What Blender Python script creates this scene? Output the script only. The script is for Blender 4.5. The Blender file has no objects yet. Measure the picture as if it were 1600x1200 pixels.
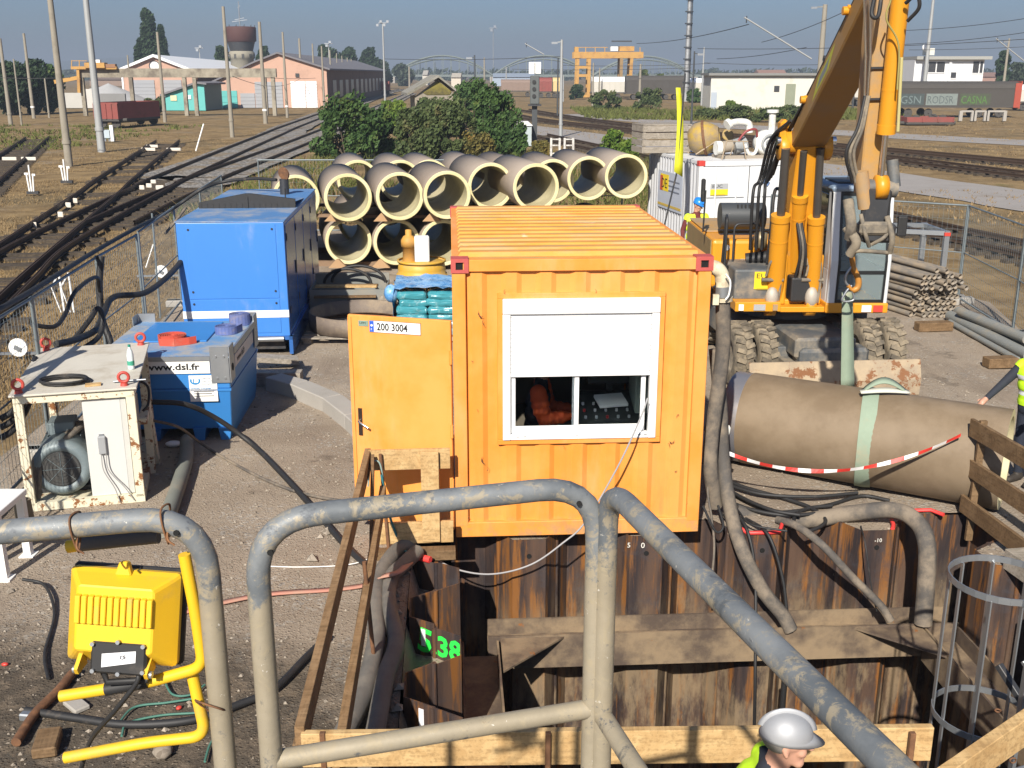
import bpy, bmesh, math, random
from mathutils import Vector as V, Matrix, noise as mnoise
from mathutils.geometry import delaunay_2d_cdt
random.seed(7)
R = math.radians
SC = bpy.context.scene
COL = SC.collection
# ------------------------------------------------------------------ camera
CAM_H, PITCH, FPX = 4.5, R(16.28), 1660.0
cd = bpy.data.cameras.new('camera'); cam = bpy.data.objects.new('camera', cd); COL.objects.link(cam)
cam.location = (0, 0, CAM_H); cam.rotation_euler = (R(90) - PITCH, 0, 0)
cd.sensor_width = 36; cd.lens = 36 * FPX / 1600; cd.clip_start = .05; cd.clip_end = 9000
SC.camera = cam
# ------------------------------------------------------------------ light
SUN_EL, SUN_AZ = 36.0, 15.0            # travels away from the camera, drifting to the right
w = bpy.data.worlds.new('World'); SC.world = w; w.use_nodes = True
nt = w.node_tree; bgn = nt.nodes['Background']
sky = nt.nodes.new('ShaderNodeTexSky'); sky.sky_type = 'NISHITA'; sky.sun_disc = False
sky.sun_elevation = R(SUN_EL); sky.sun_rotation = R(180 + SUN_AZ)
sky.air_density = .8; sky.dust_density = 1.7; sky.ozone_density = 7; sky.altitude = 100
nt.links.new(sky.outputs[0], bgn.inputs[0]); bgn.inputs[1].default_value = 0.052
sd = bpy.data.lights.new('sun', 'SUN'); sd.energy = 4.4; sd.angle = R(.6); sd.color = (1, .93, .82)
sun = bpy.data.objects.new('sun', sd); COL.objects.link(sun)
_d = V((math.sin(R(SUN_AZ)) * math.cos(R(SUN_EL)), math.cos(R(SUN_AZ)) * math.cos(R(SUN_EL)), -math.sin(R(SUN_EL))))
sun.rotation_euler = _d.to_track_quat('-Z', 'Y').to_euler(); sun.location = (-10, -20, 30)
vs = SC.view_settings; vs.view_transform = 'Standard'; vs.look = 'None'; vs.gamma = 1; vs.use_curve_mapping = False
vs.exposure = 0.85
SC.render.engine = 'CYCLES'
SC.cycles.max_bounces = 8; SC.cycles.transparent_max_bounces = 16; SC.cycles.use_denoising = True

# ------------------------------------------------------------------ survey helpers (where a sight line meets the place)
CP, SP = math.cos(PITCH), math.sin(PITCH)
def ray(px, py):
    yd = (py - 600) / FPX
    return V(((px - 800) / FPX, CP - yd * SP, -(SP + yd * CP)))
def gp(px, py, z=0.0):
    d = ray(px, py); t = (z - CAM_H) / d.z
    return V((d.x * t, d.y * t, z))
def at(px, py, Y):
    d = ray(px, py); t = Y / d.y
    return V((d.x * t, Y, CAM_H + d.z * t))

# ------------------------------------------------------------------ materials
MATS = {}
def lin(h):
    if not isinstance(h, str): return tuple(h)
    f = lambda c: c / 12.92 if c <= .04045 else ((c + .055) / 1.055) ** 2.4
    return tuple(f(int(h[i:i + 2], 16) / 255) for i in (0, 2, 4))
class NT:
    def __init__(s, name):
        s.m = bpy.data.materials.new(name); s.m.use_nodes = True; s.t = s.m.node_tree
        s.b = s.t.nodes['Principled BSDF']; s.out = s.t.nodes['Material Output']
        tc = s.t.nodes.new('ShaderNodeTexCoord'); oi = s.t.nodes.new('ShaderNodeObjectInfo')
        s.co = tc.outputs['Object']
        k = s.math('MULTIPLY', oi.outputs['Random'], 37.0); s.rnd = oi.outputs['Random']
        cx = s.t.nodes.new('ShaderNodeCombineXYZ')
        for i in range(3): s.t.links.new(k, cx.inputs[i])
        va = s.t.nodes.new('ShaderNodeVectorMath'); va.operation = 'ADD'
        s.l(tc.outputs['Object'], va.inputs[0]); s.l(cx.outputs[0], va.inputs[1]); s.cr = va.outputs[0]
        MATS[name] = s.m
    def l(s, a, b): s.t.links.new(a, b)
    def put(s, v, sock):
        if hasattr(v, 'is_linked'): s.l(v, sock)
        elif isinstance(v, (tuple, list)): sock.default_value = tuple(v) + ((1,) if len(v) == 3 and len(sock.default_value) == 4 else ())
        else: sock.default_value = v
    def math(s, op, a, b=0.0, c=0.0, clamp=False):
        n = s.t.nodes.new('ShaderNodeMath'); n.operation = op; n.use_clamp = clamp
        for v, k in ((a, 0), (b, 1), (c, 2)): s.put(v, n.inputs[k])
        return n.outputs[0]
    def scale(s, v, sx, sy, sz):
        n = s.t.nodes.new('ShaderNodeVectorMath'); n.operation = 'MULTIPLY'
        s.l(v, n.inputs[0]); n.inputs[1].default_value = (sx, sy, sz); return n.outputs[0]
    def noise(s, scale, detail=5, rough=.6, vec=None, dist=0):
        n = s.t.nodes.new('ShaderNodeTexNoise'); s.l(vec or s.cr, n.inputs['Vector'])
        n.inputs['Scale'].default_value = scale; n.inputs['Detail'].default_value = detail
        n.inputs['Roughness'].default_value = rough; n.inputs['Distortion'].default_value = dist
        return n.outputs['Fac']
    def voro(s, scale, vec=None, out='Color', feat='F1'):
        n = s.t.nodes.new('ShaderNodeTexVoronoi'); n.feature = feat; s.l(vec or s.cr, n.inputs['Vector'])
        n.inputs['Scale'].default_value = scale; return n.outputs[out]
    def ramp(s, f, a, b):
        n = s.t.nodes.new('ShaderNodeMapRange'); n.interpolation_type = 'SMOOTHSTEP'
        s.put(f, n.inputs['Value']); n.inputs['From Min'].default_value = a; n.inputs['From Max'].default_value = b
        return n.outputs['Result']
    def mix(s, f, a, b, mode='MIX'):
        n = s.t.nodes.new('ShaderNodeMix'); n.data_type = 'RGBA'; n.blend_type = mode
        s.put(f, n.inputs['Factor']); s.put(a, n.inputs['A']) if False else None
        s.put(f, n.inputs[0]); s.put(a, n.inputs[6]); s.put(b, n.inputs[7]); return n.outputs[2]
    def sep(s, v, i):
        n = s.t.nodes.new('ShaderNodeSeparateXYZ'); s.l(v, n.inputs[0]); return n.outputs[i]
    def bump(s, h, strength=.3, dist=.01, prev=None):
        n = s.t.nodes.new('ShaderNodeBump'); n.inputs['Strength'].default_value = strength; n.inputs['Distance'].default_value = dist
        s.put(h, n.inputs['Height'])
        if prev is not None: s.l(prev, n.inputs['Normal'])
        return n.outputs[0]
    def fin(s, col, rough=.6, metal=0.0, normal=None, spec=.5):
        s.put(col, s.b.inputs['Base Color']); s.put(rough, s.b.inputs['Roughness']); s.put(metal, s.b.inputs['Metallic'])
        s.b.inputs['Specular IOR Level'].default_value = spec
        if normal is not None: s.l(normal, s.b.inputs['Normal'])
        return s.m
def mul(c, k): return tuple(min(1, x * k) for x in c)
def mat(name, col, rough=.55, metal=0.0, var=.12, vs=2.5, dirt=None, damt=.0, ds=1.6, fine=0.0, fs=60, rust=None, ramt=.0, rs=5, streak=1.0, spec=.5):
    """worn surface: tone drift, dust in patches, chips of rust, fine relief"""
    if name in MATS: return MATS[name]
    n = NT(name); col = lin(col)
    vec = n.scale(n.cr, 1, 1, streak)
    c = n.mix(n.noise(vs, 6, .65, vec), mul(col, 1 - var), mul(col, 1 + var))
    rg = rough
    if dirt is not None and damt > 0:
        f = n.ramp(n.noise(ds, 9, .7, vec), .68 - damt * .6, .9 - damt * .5)
        f = n.math('MULTIPLY', f, min(1, .35 + damt)); c = n.mix(f, c, lin(dirt)); rg = n.math('MULTIPLY_ADD', f, .3, rough, True)
    if rust is not None and ramt > 0:
        f = n.ramp(n.noise(rs, 10, .75, vec), .74 - ramt * .4, .77 - ramt * .4); c = n.mix(f, c, lin(rust)); 
    nm = n.bump(n.noise(fs, 4, .6), min(1, fine), .004) if fine else None
    return n.fin(c, rg, metal, nm, spec)

# ------------------------------------------------------------------ mesh builder
def spline(pts, n=8):
    pts = [V(p) for p in pts]; P = [pts[0] * 2 - pts[1]] + pts + [pts[-1] * 2 - pts[-2]]; o = []
    for i in range(1, len(P) - 2):
        a, b, c, d = P[i - 1:i + 3]
        for k in range(n):
            t = k / n
            o.append(.5 * ((2 * b) + (c - a) * t + (2 * a - 5 * b + 4 * c - d) * t * t + (3 * b - a - 3 * c + d) * t ** 3))
    o.append(pts[-1]); return o
class MB:
    def __init__(s): s.v = []; s.f = []; s.sm = []; s.mi = []; s.cur = 0
    def add(s, vs, fs, smooth=False):
        b = len(s.v); s.v += [tuple(p) for p in vs]
        for f in fs: s.f.append(tuple(b + i for i in f)); s.sm.append(smooth); s.mi.append(s.cur)
        return s
    def box(s, c, d, rz=0, M=None):
        M = M or Matrix.Rotation(rz, 3, 'Z'); c = V(c); vs = []
        for z in (-.5, .5):
            for x, y in ((-.5, -.5), (.5, -.5), (.5, .5), (-.5, .5)): vs.append(c + M @ V((x * d[0], y * d[1], z * d[2])))
        return s.add(vs, [(3, 2, 1, 0), (4, 5, 6, 7), (0, 1, 5, 4), (1, 2, 6, 5), (2, 3, 7, 6), (3, 0, 4, 7)])
    def bx(s, x0, x1, y0, y1, z0, z1): return s.box(((x0 + x1) / 2, (y0 + y1) / 2, (z0 + z1) / 2), (abs(x1 - x0), abs(y1 - y0), abs(z1 - z0)))
    def bar(s, a, b, w_, h, up=(0, 0, 1)):
        a, b = V(a), V(b); y = (b - a); L = y.length; y.normalize(); up = V(up)
        x = y.cross(up)
        if x.length < 1e-4: x = y.cross(V((1, 0, 0)))
        x.normalize(); z = x.cross(y); M = Matrix((x, y, z)).transposed()
        return s.box((a + b) / 2, (w_, L, h), M=M)
    def tube(s, pts, r, n=8, caps=True, smooth=True):
        pts = [V(p) for p in pts]; m = len(pts); rs = r if isinstance(r, (list, tuple)) else [r] * m
        t0 = (pts[1] - pts[0]).normalized(); u = t0.orthogonal().normalized(); vs = []
        for i, p in enumerate(pts):
            t = (pts[min(i + 1, m - 1)] - pts[max(i - 1, 0)])
            t = t.normalized() if t.length > 1e-9 else t0
            u = (u - t * u.dot(t)); u = u.normalized() if u.length > 1e-6 else t.orthogonal().normalized(); q = t.cross(u)
            for k in range(n):
                a = 2 * math.pi * k / n; vs.append(p + (u * math.cos(a) + q * math.sin(a)) * rs[i])
        fs = [(i * n + k, i * n + (k + 1) % n, (i + 1) * n + (k + 1) % n, (i + 1) * n + k) for i in range(m - 1) for k in range(n)]
        s.add(vs, fs, smooth)
        if caps: s.add([vs[k] for k in range(n)][::-1], [tuple(range(n))]); s.add(vs[-n:], [tuple(range(n))])
        return s
    def cyl(s, a, b, r, r2=None, n=16, smooth=True): return s.tube([a, b], [r, r if r2 is None else r2], n, True, smooth)
    def lathe(s, prof, n=24, c=(0, 0, 0), M=None, smooth=True, a0=0, a1=2 * math.pi):
        M = M or Matrix.Identity(3); c = V(c); full = abs(a1 - a0 - 2 * math.pi) < 1e-6; k = n if full else n + 1; vs = []
        for r, z in prof:
            for i in range(k):
                a = a0 + (a1 - a0) * i / n; vs.append(c + M @ V((r * math.cos(a), r * math.sin(a), z)))
        fs = []
        for j in range(len(prof) - 1):
            for i in range(n):
                i2 = (i + 1) % k; fs.append((j * k + i, j * k + i2, (j + 1) * k + i2, (j + 1) * k + i))
        return s.add(vs, fs, smooth)
    def prism(s, poly, a, b, axis='y', M=None, c=(0, 0, 0)):
        """polygon (2D) swept between a and b along an axis"""
        n = len(poly); f = {'y': lambda p, h: V((p[0], h, p[1])), 'z': lambda p, h: V((p[0], p[1], h)), 'x': lambda p, h: V((h, p[0], p[1]))}[axis]
        vs = [f(p, a) for p in poly] + [f(p, b) for p in poly]
        if M: vs = [M @ p for p in vs]
        vs = [p + V(c) for p in vs]
        return s.add(vs, [tuple(range(n)), tuple(range(2 * n - 1, n - 1, -1))] + [(i + n, (i + 1) % n + n, (i + 1) % n, i) for i in range(n)])
    def ell(s, c, r, n=12, m=8, M=None, z0=-1, z1=1):
        r = r if isinstance(r, (tuple, list)) else (r, r, r); M = M or Matrix.Identity(3); c = V(c)
        p = []
        for j in range(m + 1):
            z = math.asin(z0) + (math.asin(z1) - math.asin(z0)) * j / m
            p.append((max(1e-4, math.cos(z)), math.sin(z)))
        vs = [c + M @ V((a * math.cos(2 * math.pi * i / n) * r[0], a * math.sin(2 * math.pi * i / n) * r[1], z * r[2])) for a, z in p for i in range(n)]
        return s.add(vs, [(j * n + i, j * n + (i + 1) % n, (j + 1) * n + (i + 1) % n, (j + 1) * n + i) for j in range(m) for i in range(n)], True)
    def build(s, name, m, parent=None, loc=(0, 0, 0), rot=(0, 0, 0), bevel=0, seg=1, fixn=True):
        me = bpy.data.meshes.new(name); me.from_pydata(s.v, [], s.f); me.update()
        for mm in (m if isinstance(m, (list, tuple)) else [m]): me.materials.append(mm)
        me.polygons.foreach_set('use_smooth', s.sm); me.polygons.foreach_set('material_index', s.mi)
        if fixn:
            bm = bmesh.new(); bm.from_mesh(me); bmesh.ops.recalc_face_normals(bm, faces=bm.faces); bm.to_mesh(me); bm.free()
        o = bpy.data.objects.new(name, me); COL.objects.link(o); o.location = loc; o.rotation_euler = rot
        if parent: o.parent = parent
        if bevel:
            b = o.modifiers.new('bevel', 'BEVEL'); b.width = bevel; b.segments = seg; b.limit_method = 'ANGLE'; b.angle_limit = R(50)
        return o
def tag(o, label=None, cat=None, group=None, kind=None):
    for k, v in (('label', label), ('category', cat), ('group', group), ('kind', kind)):
        if v: o[k] = v
    return o
def thing(name, label, cat, loc=(0, 0, 0), rz=0, group=None):
    o = bpy.data.objects.new(name, None); COL.objects.link(o); o.empty_display_size = .2
    o.location = loc; o.rotation_euler = (0, 0, rz); return tag(o, label, cat, group)
def copy_tree(o, parent=None):
    c = o.copy(); COL.objects.link(c)
    if parent is not None: c.parent = parent
    for ch in o.children: copy_tree(ch, c)
    return c
def text(s, size, m, parent, loc, rot, name='lettering', align='LEFT', ext=.0008, sx=1, bold=0):
    cu = bpy.data.curves.new(name, 'FONT'); cu.body = s; cu.size = size; cu.align_x = align; cu.extrude = ext; cu.offset = bold; cu.resolution_u = 2
    t = bpy.data.objects.new(name, cu); COL.objects.link(t)
    dg = bpy.context.evaluated_depsgraph_get(); me = bpy.data.meshes.new_from_object(t.evaluated_get(dg))
    bpy.data.objects.remove(t); bpy.data.curves.remove(cu)
    for v in me.vertices: v.co.x *= sx
    me.materials.clear(); me.materials.append(m)
    o = bpy.data.objects.new(name, me); COL.objects.link(o); o.location = loc; o.rotation_euler = rot
    if parent: o.parent = parent
    return o
def hose(name, pts, r, m, label, cat='hose', n=8, k=8, group=None, parent=None):
    o = MB().tube(spline(pts, k), r, n).build(name, m, parent, fixn=False)
    return tag(o, label, cat, group) if not parent else o
UP = R(90)
# ================================================================== palette
def mk_ground():
    n = NT('dry_ground'); P = n.co
    big = n.noise(.09, 6, .6, P); mid = n.noise(.7, 7, .65, P); fin_ = n.noise(9, 6, .7, P)
    c = n.mix(n.ramp(mid, .35, .65), (.145, .098, .048), (.27, .19, .095))
    c = n.mix(n.math('MULTIPLY', n.ramp(big, .5, .68), .75), c, (.105, .085, .05))
    c = n.mix(n.math('MULTIPLY', n.ramp(n.noise(.22, 5, .6, P), .56, .68), .6), c, (.23, .19, .145))
    c = n.mix(n.math('MULTIPLY', n.ramp(fin_, .45, .75), .5), c, (.33, .25, .15))
    c = n.mix(n.math('MULTIPLY', n.ramp(n.noise(.35, 4, .6, n.scale(P, 1, .6, 1)), .62, .72), .55), c, (.075, .085, .03))
    return n.fin(c, .95, 0, n.bump(n.noise(14, 6, .7, P), .8, .03), .1)
mk_ground()
def mk_yard():
    n = NT('yard_gravel'); P = n.co
    a = n.noise(.55, 7, .62, P); b = n.noise(3.2, 8, .7, P)
    c = n.mix(n.ramp(a, .3, .7), (.265, .213, .162), (.36, .297, .23))
    c = n.mix(n.math('MULTIPLY', n.ramp(b, .52, .72), .5), c, (.2, .155, .118))
    v = n.voro(34, P); st = n.voro(34, P, 'Distance')
    g = n.math('MULTIPLY', n.ramp(n.noise(1.3, 4, .6, P), .42, .62), n.ramp(n.sep(v, 0), .72, .78))
    c = n.mix(n.math('MULTIPLY', g, .75), c, n.mix(n.sep(v, 1), (.2, .185, .17), (.46, .42, .36)))
    c = n.mix(n.math('MULTIPLY', n.ramp(n.noise(.33, 5, .6, P), .6, .75), .55), c, (.125, .1, .078))
    rut = n.math('MULTIPLY', n.ramp(n.noise(2.2, 6, .65, n.scale(P, 1, .12, 1), .4), .5, .66), n.ramp(n.noise(.5, 4, .6, P), .42, .6))
    c = n.mix(n.math('MULTIPLY', rut, .3), c, (.18, .14, .108))
    c = n.mix(n.math('MULTIPLY', n.ramp(n.noise(.9, 7, .68, P), .58, .7), .45), c, (.4, .345, .28))
    wet = n.ramp(n.noise(.8, 6, .6, P), .6, .68)
    h = n.math('ADD', n.noise(26, 6, .75, P), n.math('MULTIPLY', n.ramp(st, .45, .0), .5))
    c = n.mix(n.math('MULTIPLY', wet, .5), c, (.11, .09, .07))
    X, Y = n.sep(P, 0), n.sep(P, 1)
    dd = n.math('ADD', n.math('MULTIPLY', n.math('POWER', n.math('ABSOLUTE', n.math('ADD', X, 3.5)), 2.0), .3), n.math('POWER', n.math('ABSOLUTE', n.math('SUBTRACT', Y, 6.2)), 2.0))
    mud = n.ramp(n.math('ADD', dd, n.math('MULTIPLY', n.noise(1.4, 8, .7, P), 5.5)), 7.2, 4.2)
    c = n.mix(n.math('MULTIPLY', mud, .8), c, n.mix(n.ramp(n.noise(6, 8, .7, P), .45, .62), (.035, .029, .022), (.13, .1, .07)))
    return n.fin(c, .93, 0, n.bump(h, .9, .022), .15)
mk_yard()
def mk_ballast():
    n = NT('ballast_stone'); P = n.co; v = n.voro(8, P); d = n.voro(8, P, 'Distance')
    c = n.mix(n.sep(v, 0), (.1, .095, .09), (.33, .315, .295)); c = n.mix(n.math('MULTIPLY', n.ramp(n.noise(.8, 6, .65, P), .46, .62), .75), c, (.2, .15, .09))
    return n.fin(c, .95, 0, n.bump(n.ramp(d, .6, 0), 1, .04), .1)
mk_ballast()
def mk_piling():
    n = NT('rusty_piling'); P = n.cr; S = n.scale(P, 1, 1, .09); z = n.sep(n.co, 2)
    c = n.mix(n.ramp(n.noise(5, 6, .6, S), .38, .62), (.026, .019, .02), (.085, .05, .034))
    c = n.mix(n.math('MULTIPLY', n.ramp(n.noise(8, 6, .65, S), .5, .62), .95), c, (.2, .08, .018))
    c = n.mix(n.math('MULTIPLY', n.ramp(n.noise(3, 7, .7, P), .52, .66), .55), c, (.045, .042, .048))
    cl = n.math('MULTIPLY', n.ramp(n.math('ADD', z, n.math('MULTIPLY', n.noise(2.6, 8, .7, S), 1.6)), .35, -.55), n.ramp(n.noise(4, 8, .7, n.scale(P, 1, 1, .3)), .4, .6))
    c = n.mix(n.math('MULTIPLY', cl, .75), c, (.235, .172, .105))
    c = n.mix(n.math('MULTIPLY', n.ramp(n.noise(7, 9, .75, P), .66, .72), .65), c, (.28, .235, .175))
    return n.fin(c, .72, .0, n.bump(n.noise(40, 6, .7, P), .4, .006), .35)
mk_piling()
def mk_wood(name, a, b, sc=1.0, grey=None):
    n = NT(name); P = n.scale(n.cr, 1, 1, 1)
    g = n.noise(4 * sc, 7, .65, n.scale(P, 1, 1, 1), 1.5); st = n.noise(46 * sc, 4, .6, n.scale(P, .07, 1, 1)); st2 = n.noise(46 * sc, 4, .6, n.scale(P, 1, .07, 1))
    c = n.mix(n.ramp(g, .3, .7), a, b); c = n.mix(n.math('MULTIPLY', n.ramp(n.math('MULTIPLY', n.math('ADD', st, st2), .5), .47, .6), .5), c, mul(a, .55))
    c = n.mix(n.math('MULTIPLY', n.ramp(n.noise(6, 8, .7), .6, .72), .6), c, grey or mul(a, .6))
    return n.fin(c, .8, 0, n.bump(n.math('ADD', st, st2), .35, .004), .25)
mk_wood('new_timber', (.42, .265, .115), (.56, .39, .19)); mk_wood('old_timber', (.135, .083, .042), (.21, .135, .072)); mk_wood('grey_timber', (.24, .21, .17), (.36, .32, .27)); mk_wood('dark_sleeper', (.05, .04, .03), (.1, .078, .055))
M_rail = mat('rail_steel', (.075, .048, .032), .6, .2, .3, 3)
M_yel = None
def mk_container():
    n = NT('container_yellow'); P = n.cr; S = n.scale(P, 1, 1, .25)
    c = n.mix(n.ramp(n.noise(1.3, 6, .6, P), .35, .65), (.71, .255, .036), (.75, .315, .075))
    c = n.mix(n.math('MULTIPLY', n.ramp(n.noise(2.2, 7, .7, S), .5, .7), .55), c, (.73, .235, .016))
    c = n.mix(n.math('MULTIPLY', n.ramp(n.noise(.9, 7, .7, S), .5, .66), .6), c, (.73, .36, .15))
    r = n.ramp(n.noise(9, 10, .74, P), .715, .735); c = n.mix(n.math('MULTIPLY', r, .85), c, (.16, .07, .03))
    c = n.mix(n.math('MULTIPLY', n.math('MULTIPLY', n.ramp(n.noise(2.6, 9, .72, n.scale(P, 1, 1, .12)), .5, .68), n.ramp(n.sep(n.co, 2), 1.6, .0)), .5), c, (.42, .2, .07))
    c = n.mix(n.math('MULTIPLY', n.math('MULTIPLY', n.ramp(n.noise(5, 8, .7, P), .45, .62), n.ramp(n.sep(n.co, 2), .34, .08)), .75), c, (.34, .22, .12))
    r2 = n.ramp(n.noise(15, 8, .7, n.scale(P, 1, 1, .35)), .74, .77); c = n.mix(n.math('MULTIPLY', r2, .7), c, (.3, .14, .05))
    return n.fin(c, .5, 0, n.bump(n.noise(3.5, 4, .5, P), .12, .02), .4)
mk_container()
M_white = mat('white_paint', (.78, .78, .76), .4, 0, .04, 2, (.5, .44, .36), .08)
M_black = mat('black_rubber', (.018, .018, .019), .6, 0, .25, 5, (.2, .16, .12), .2, 4)
M_dark = mat('dark_steel', (.045, .047, .052), .5, .3, .25, 4, (.22, .17, .12), .25, 3)
M_galv = mat('galvanised', (.36, .38, .4), .42, .75, .15, 6, (.3, .27, .23), .15, 3)
M_greyconc = mat('concrete', (.33, .31, .28), .9, 0, .15, 2, (.2, .17, .13), .2, 3, .5, 50)
M_red = mat('red_paint', (.52, .05, .035), .45, 0, .12, 4, (.25, .1, .07), .15)
M_rust = mat('rusted_steel', (.13, .062, .03), .8, 0, .35, 8, (.3, .14, .06), .4, 10)
M_hose = mat('muddy_hose', (.075, .068, .062), .85, 0, .3, 4, (.24, .195, .145), .5, 3, .3, 80)
M_glass = None
def mk_glass():
    n = NT('window_glass'); n.b.inputs['Transmission Weight'].default_value = 1; n.b.inputs['IOR'].default_value = 1.02
    return n.fin((.8, .86, .86), .02, 0, None, .9)
M_glass = mk_glass()

# ================================================================== pit outline (pit frame: origin at the container's near left corner)
PO, PA = V((-.557, 9.74, 0)), R(3.3)
PU, PV = V((math.cos(PA), math.sin(PA), 0)), V((-math.sin(PA), math.cos(PA), 0))
def pit(x, y, z=0.0): return PO + PU * x + PV * y + V((0, 0, z))
xi, xo = .02, -.41
far = []
for k in range(-1, 5):
    c = .73 + 1.19 * k
    if k >= 0: far += [(c - .165, 0), (c + .165, 0)]
    if c + .43 < 5.2: far += [(c + .43, .43), (c + .76, .43)]
far = [p for p in far if p[0] < 5.15] + [(5.14, .43), (5.5, .43)]
left = []
yy = -.33
left = [(xo, .43), (xo, -.33)]
while yy > -4.6:
    left += [(xi, yy - .28), (xi, yy - .59), (xo, yy - .87), (xo, yy - 1.2)]; yy -= 1.21
left = left[:-2]
rx0, rx1 = 5.08, 5.5
right = [(rx1, .4), (rx1, -.2)]; yy = -.2
while yy > -4.3: right += [(rx0, yy - .28), (rx0, yy - .6), (rx1, yy - .88), (rx1, yy - 1.2)]; yy -= 1.2
ye = -4.75
left = left + [(xi, ye)]; right = right + [(rx0, ye)]
loop = left[::-1] + far + right          # near-left ... far-left ... far-right ... near-right
LOOP = [pit(x, y) for x, y in loop]
YLOOP = [pit(x, y) for x, y in [(xo - .03, ye), (xo - .03, .43)] + far + right]
# ------------------------------------------------------------------ ground and yard sheets
def inside(p, poly):
    c = False; n = len(poly)
    for i in range(n):
        a, b = poly[i], poly[i - 1]
        if (a[1] > p[1]) != (b[1] > p[1]) and p[0] < (b[0] - a[0]) * (p[1] - a[1]) / (b[1] - a[1]) + a[0]: c = not c
    return c
def sheet(name, outer, hole, step, m, z=0.0, relief=0.0, rs=1.0, far_step=None, extra=None):
    pts = [V((p[0], p[1])) for p in outer] + [V((p[0], p[1])) for p in hole]
    no, nh = len(outer), len(hole)
    edges = [(i, (i + 1) % no) for i in range(no)] + [(no + i, no + (i + 1) % nh) for i in range(nh)]
    if step:
        xs = [p[0] for p in outer]; ys = [p[1] for p in outer]; y = min(ys)
        rg = random.Random(3)
        while y < max(ys):
            st = step * (1 if y < 19 else 2.2); x = min(xs)
            while x < max(xs):
                q = (x + rg.uniform(-.3, .3) * st, y + rg.uniform(-.3, .3) * st)
                if inside(q, outer) and not inside(q, hole): pts.append(V(q))
                x += st
            y += st
    vo, eo, fo, *_ = delaunay_2d_cdt(pts, edges, [], 0, 1e-4)
    fs = []
    for f in fo:
        c = sum((vo[i] for i in f), V((0, 0))) / len(f)
        if inside(c, outer) and not (nh and inside(c, hole)): fs.append(tuple(f))
    vs = []
    for p in vo:
        h = 0
        if relief: h = relief * (mnoise.noise(V((p.x * rs, p.y * rs, 1))) + .5 * mnoise.noise(V((p.x * rs * 3, p.y * rs * 3, 5))))
        vs.append((p.x, p.y, z + h))
    b = MB(); b.add(vs, fs, True); o = b.build(name, m); return tag(o, kind='structure')
hole_rect = [(-2.2, 4.0), (6.2, 4.0), (6.2, 10.9), (-2.2, 10.9)]
sheet('ground', [(-3500, -300), (3500, -300), (3500, 5200), (-3500, 5200)], hole_rect, 0, MATS['dry_ground'], -.07)
YARD = [(-6.1, -6), (7.9, -6), (8.0, 11), (8.9, 17), (9.8, 21.4), (8.6, 24), (9, 32), (-7.2, 32), (-7.2, 25), (-6.3, 16)]
sheet('yard', YARD, [(p.x, p.y) for p in YLOOP], .2, MATS['yard_gravel'], 0, .022, .9)
tag(MB().bx(-1.6, 5.8, 4.3, 11.5, -4.5, -4.3).build('pit_floor', mat('pit_mud', (.13, .1, .075), .9, 0, .3, 2), None), kind='structure')
# soil banked lower in the troughs behind the left piling
for k in range(4):
    y0 = -.33 - 1.21 * k
    b = MB(); P4 = [(xo - .03, y0 + .02), (xi - .01, y0 - .28), (xi - .01, y0 - .59), (xo - .03, y0 - .89)]; N = 6; vs = []
    for i in range(N + 1):
        t = i / N
        for j in range(N + 1):
            q = j / N; x = P4[0][0] + (P4[1][0] - P4[0][0]) * t; ya = P4[0][1] + (P4[1][1] - P4[0][1]) * t; yb = P4[3][1] + (P4[2][1] - P4[3][1]) * t
            p = pit(x, ya + (yb - ya) * q); vs.append((p.x, p.y, (-.05 if t == 0 else -.3) + (0 if t == 0 else .05 * mnoise.noise(p * 6))))
    b.add(vs, [(i * (N + 1) + j, i * (N + 1) + j + 1, (i + 1) * (N + 1) + j + 1, (i + 1) * (N + 1) + j) for i in range(N) for j in range(N)], True); tag(b.build('soil_bank', MATS['yard_gravel']), kind='structure')
# loose stones lying on the yard
def stones(name, n, area, zf, smin, smax, m, seed):
    rg = random.Random(seed); b = MB(); k = 0
    while k < n:
        x, y = area(rg)
        if inside((x, y), [(p.x, p.y) for p in YLOOP]) or not inside((x, y), YARD): k += 1; continue
        s = smin + (smax - smin) * rg.random() ** 3; vs = []
        for dx, dy, dz in ((1, 0, 0), (0, 1, 0), (-1, 0, 0), (0, -1, 0), (0, 0, .8), (0, 0, -.6)):
            q = .75 + .5 * rg.random(); vs.append((dx * s * q, dy * s * q, dz * s * q * .8))
        a = rg.random() * 6; ca, sa = math.cos(a), math.sin(a)
        h = .022 * (mnoise.noise(V((x * .9, y * .9, 1))) + .5 * mnoise.noise(V((x * 2.7, y * 2.7, 5))))
        b.add([(x + p[0] * ca - p[1] * sa, y + p[0] * sa + p[1] * ca, h + s * .2 + p[2]) for p in vs], [(0, 1, 4), (1, 2, 4), (2, 3, 4), (3, 0, 4), (1, 0, 5), (2, 1, 5), (3, 2, 5), (0, 3, 5)]); k += 1
    return tag(b.build(name, m, fixn=False), kind='stuff')
n = NT('pebbles'); v = n.voro(22, n.co)
n.fin(n.mix(n.sep(v, 0), (.14, .115, .09), (.34, .295, .24)), .9, 0, None, .2)
stones('gravel', 24000, lambda g: (g.uniform(-6, 7), 3.5 + 14 * g.random() ** 1.4), 0, .004, .026, MATS['pebbles'], 1)
stones('rubble', 260, lambda g: (g.gauss(-.75, .35) if g.random() < .5 else g.uniform(-5, 6), g.uniform(4.5, 11)), 0, .02, .075, MATS['pebbles'], 4)

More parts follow.
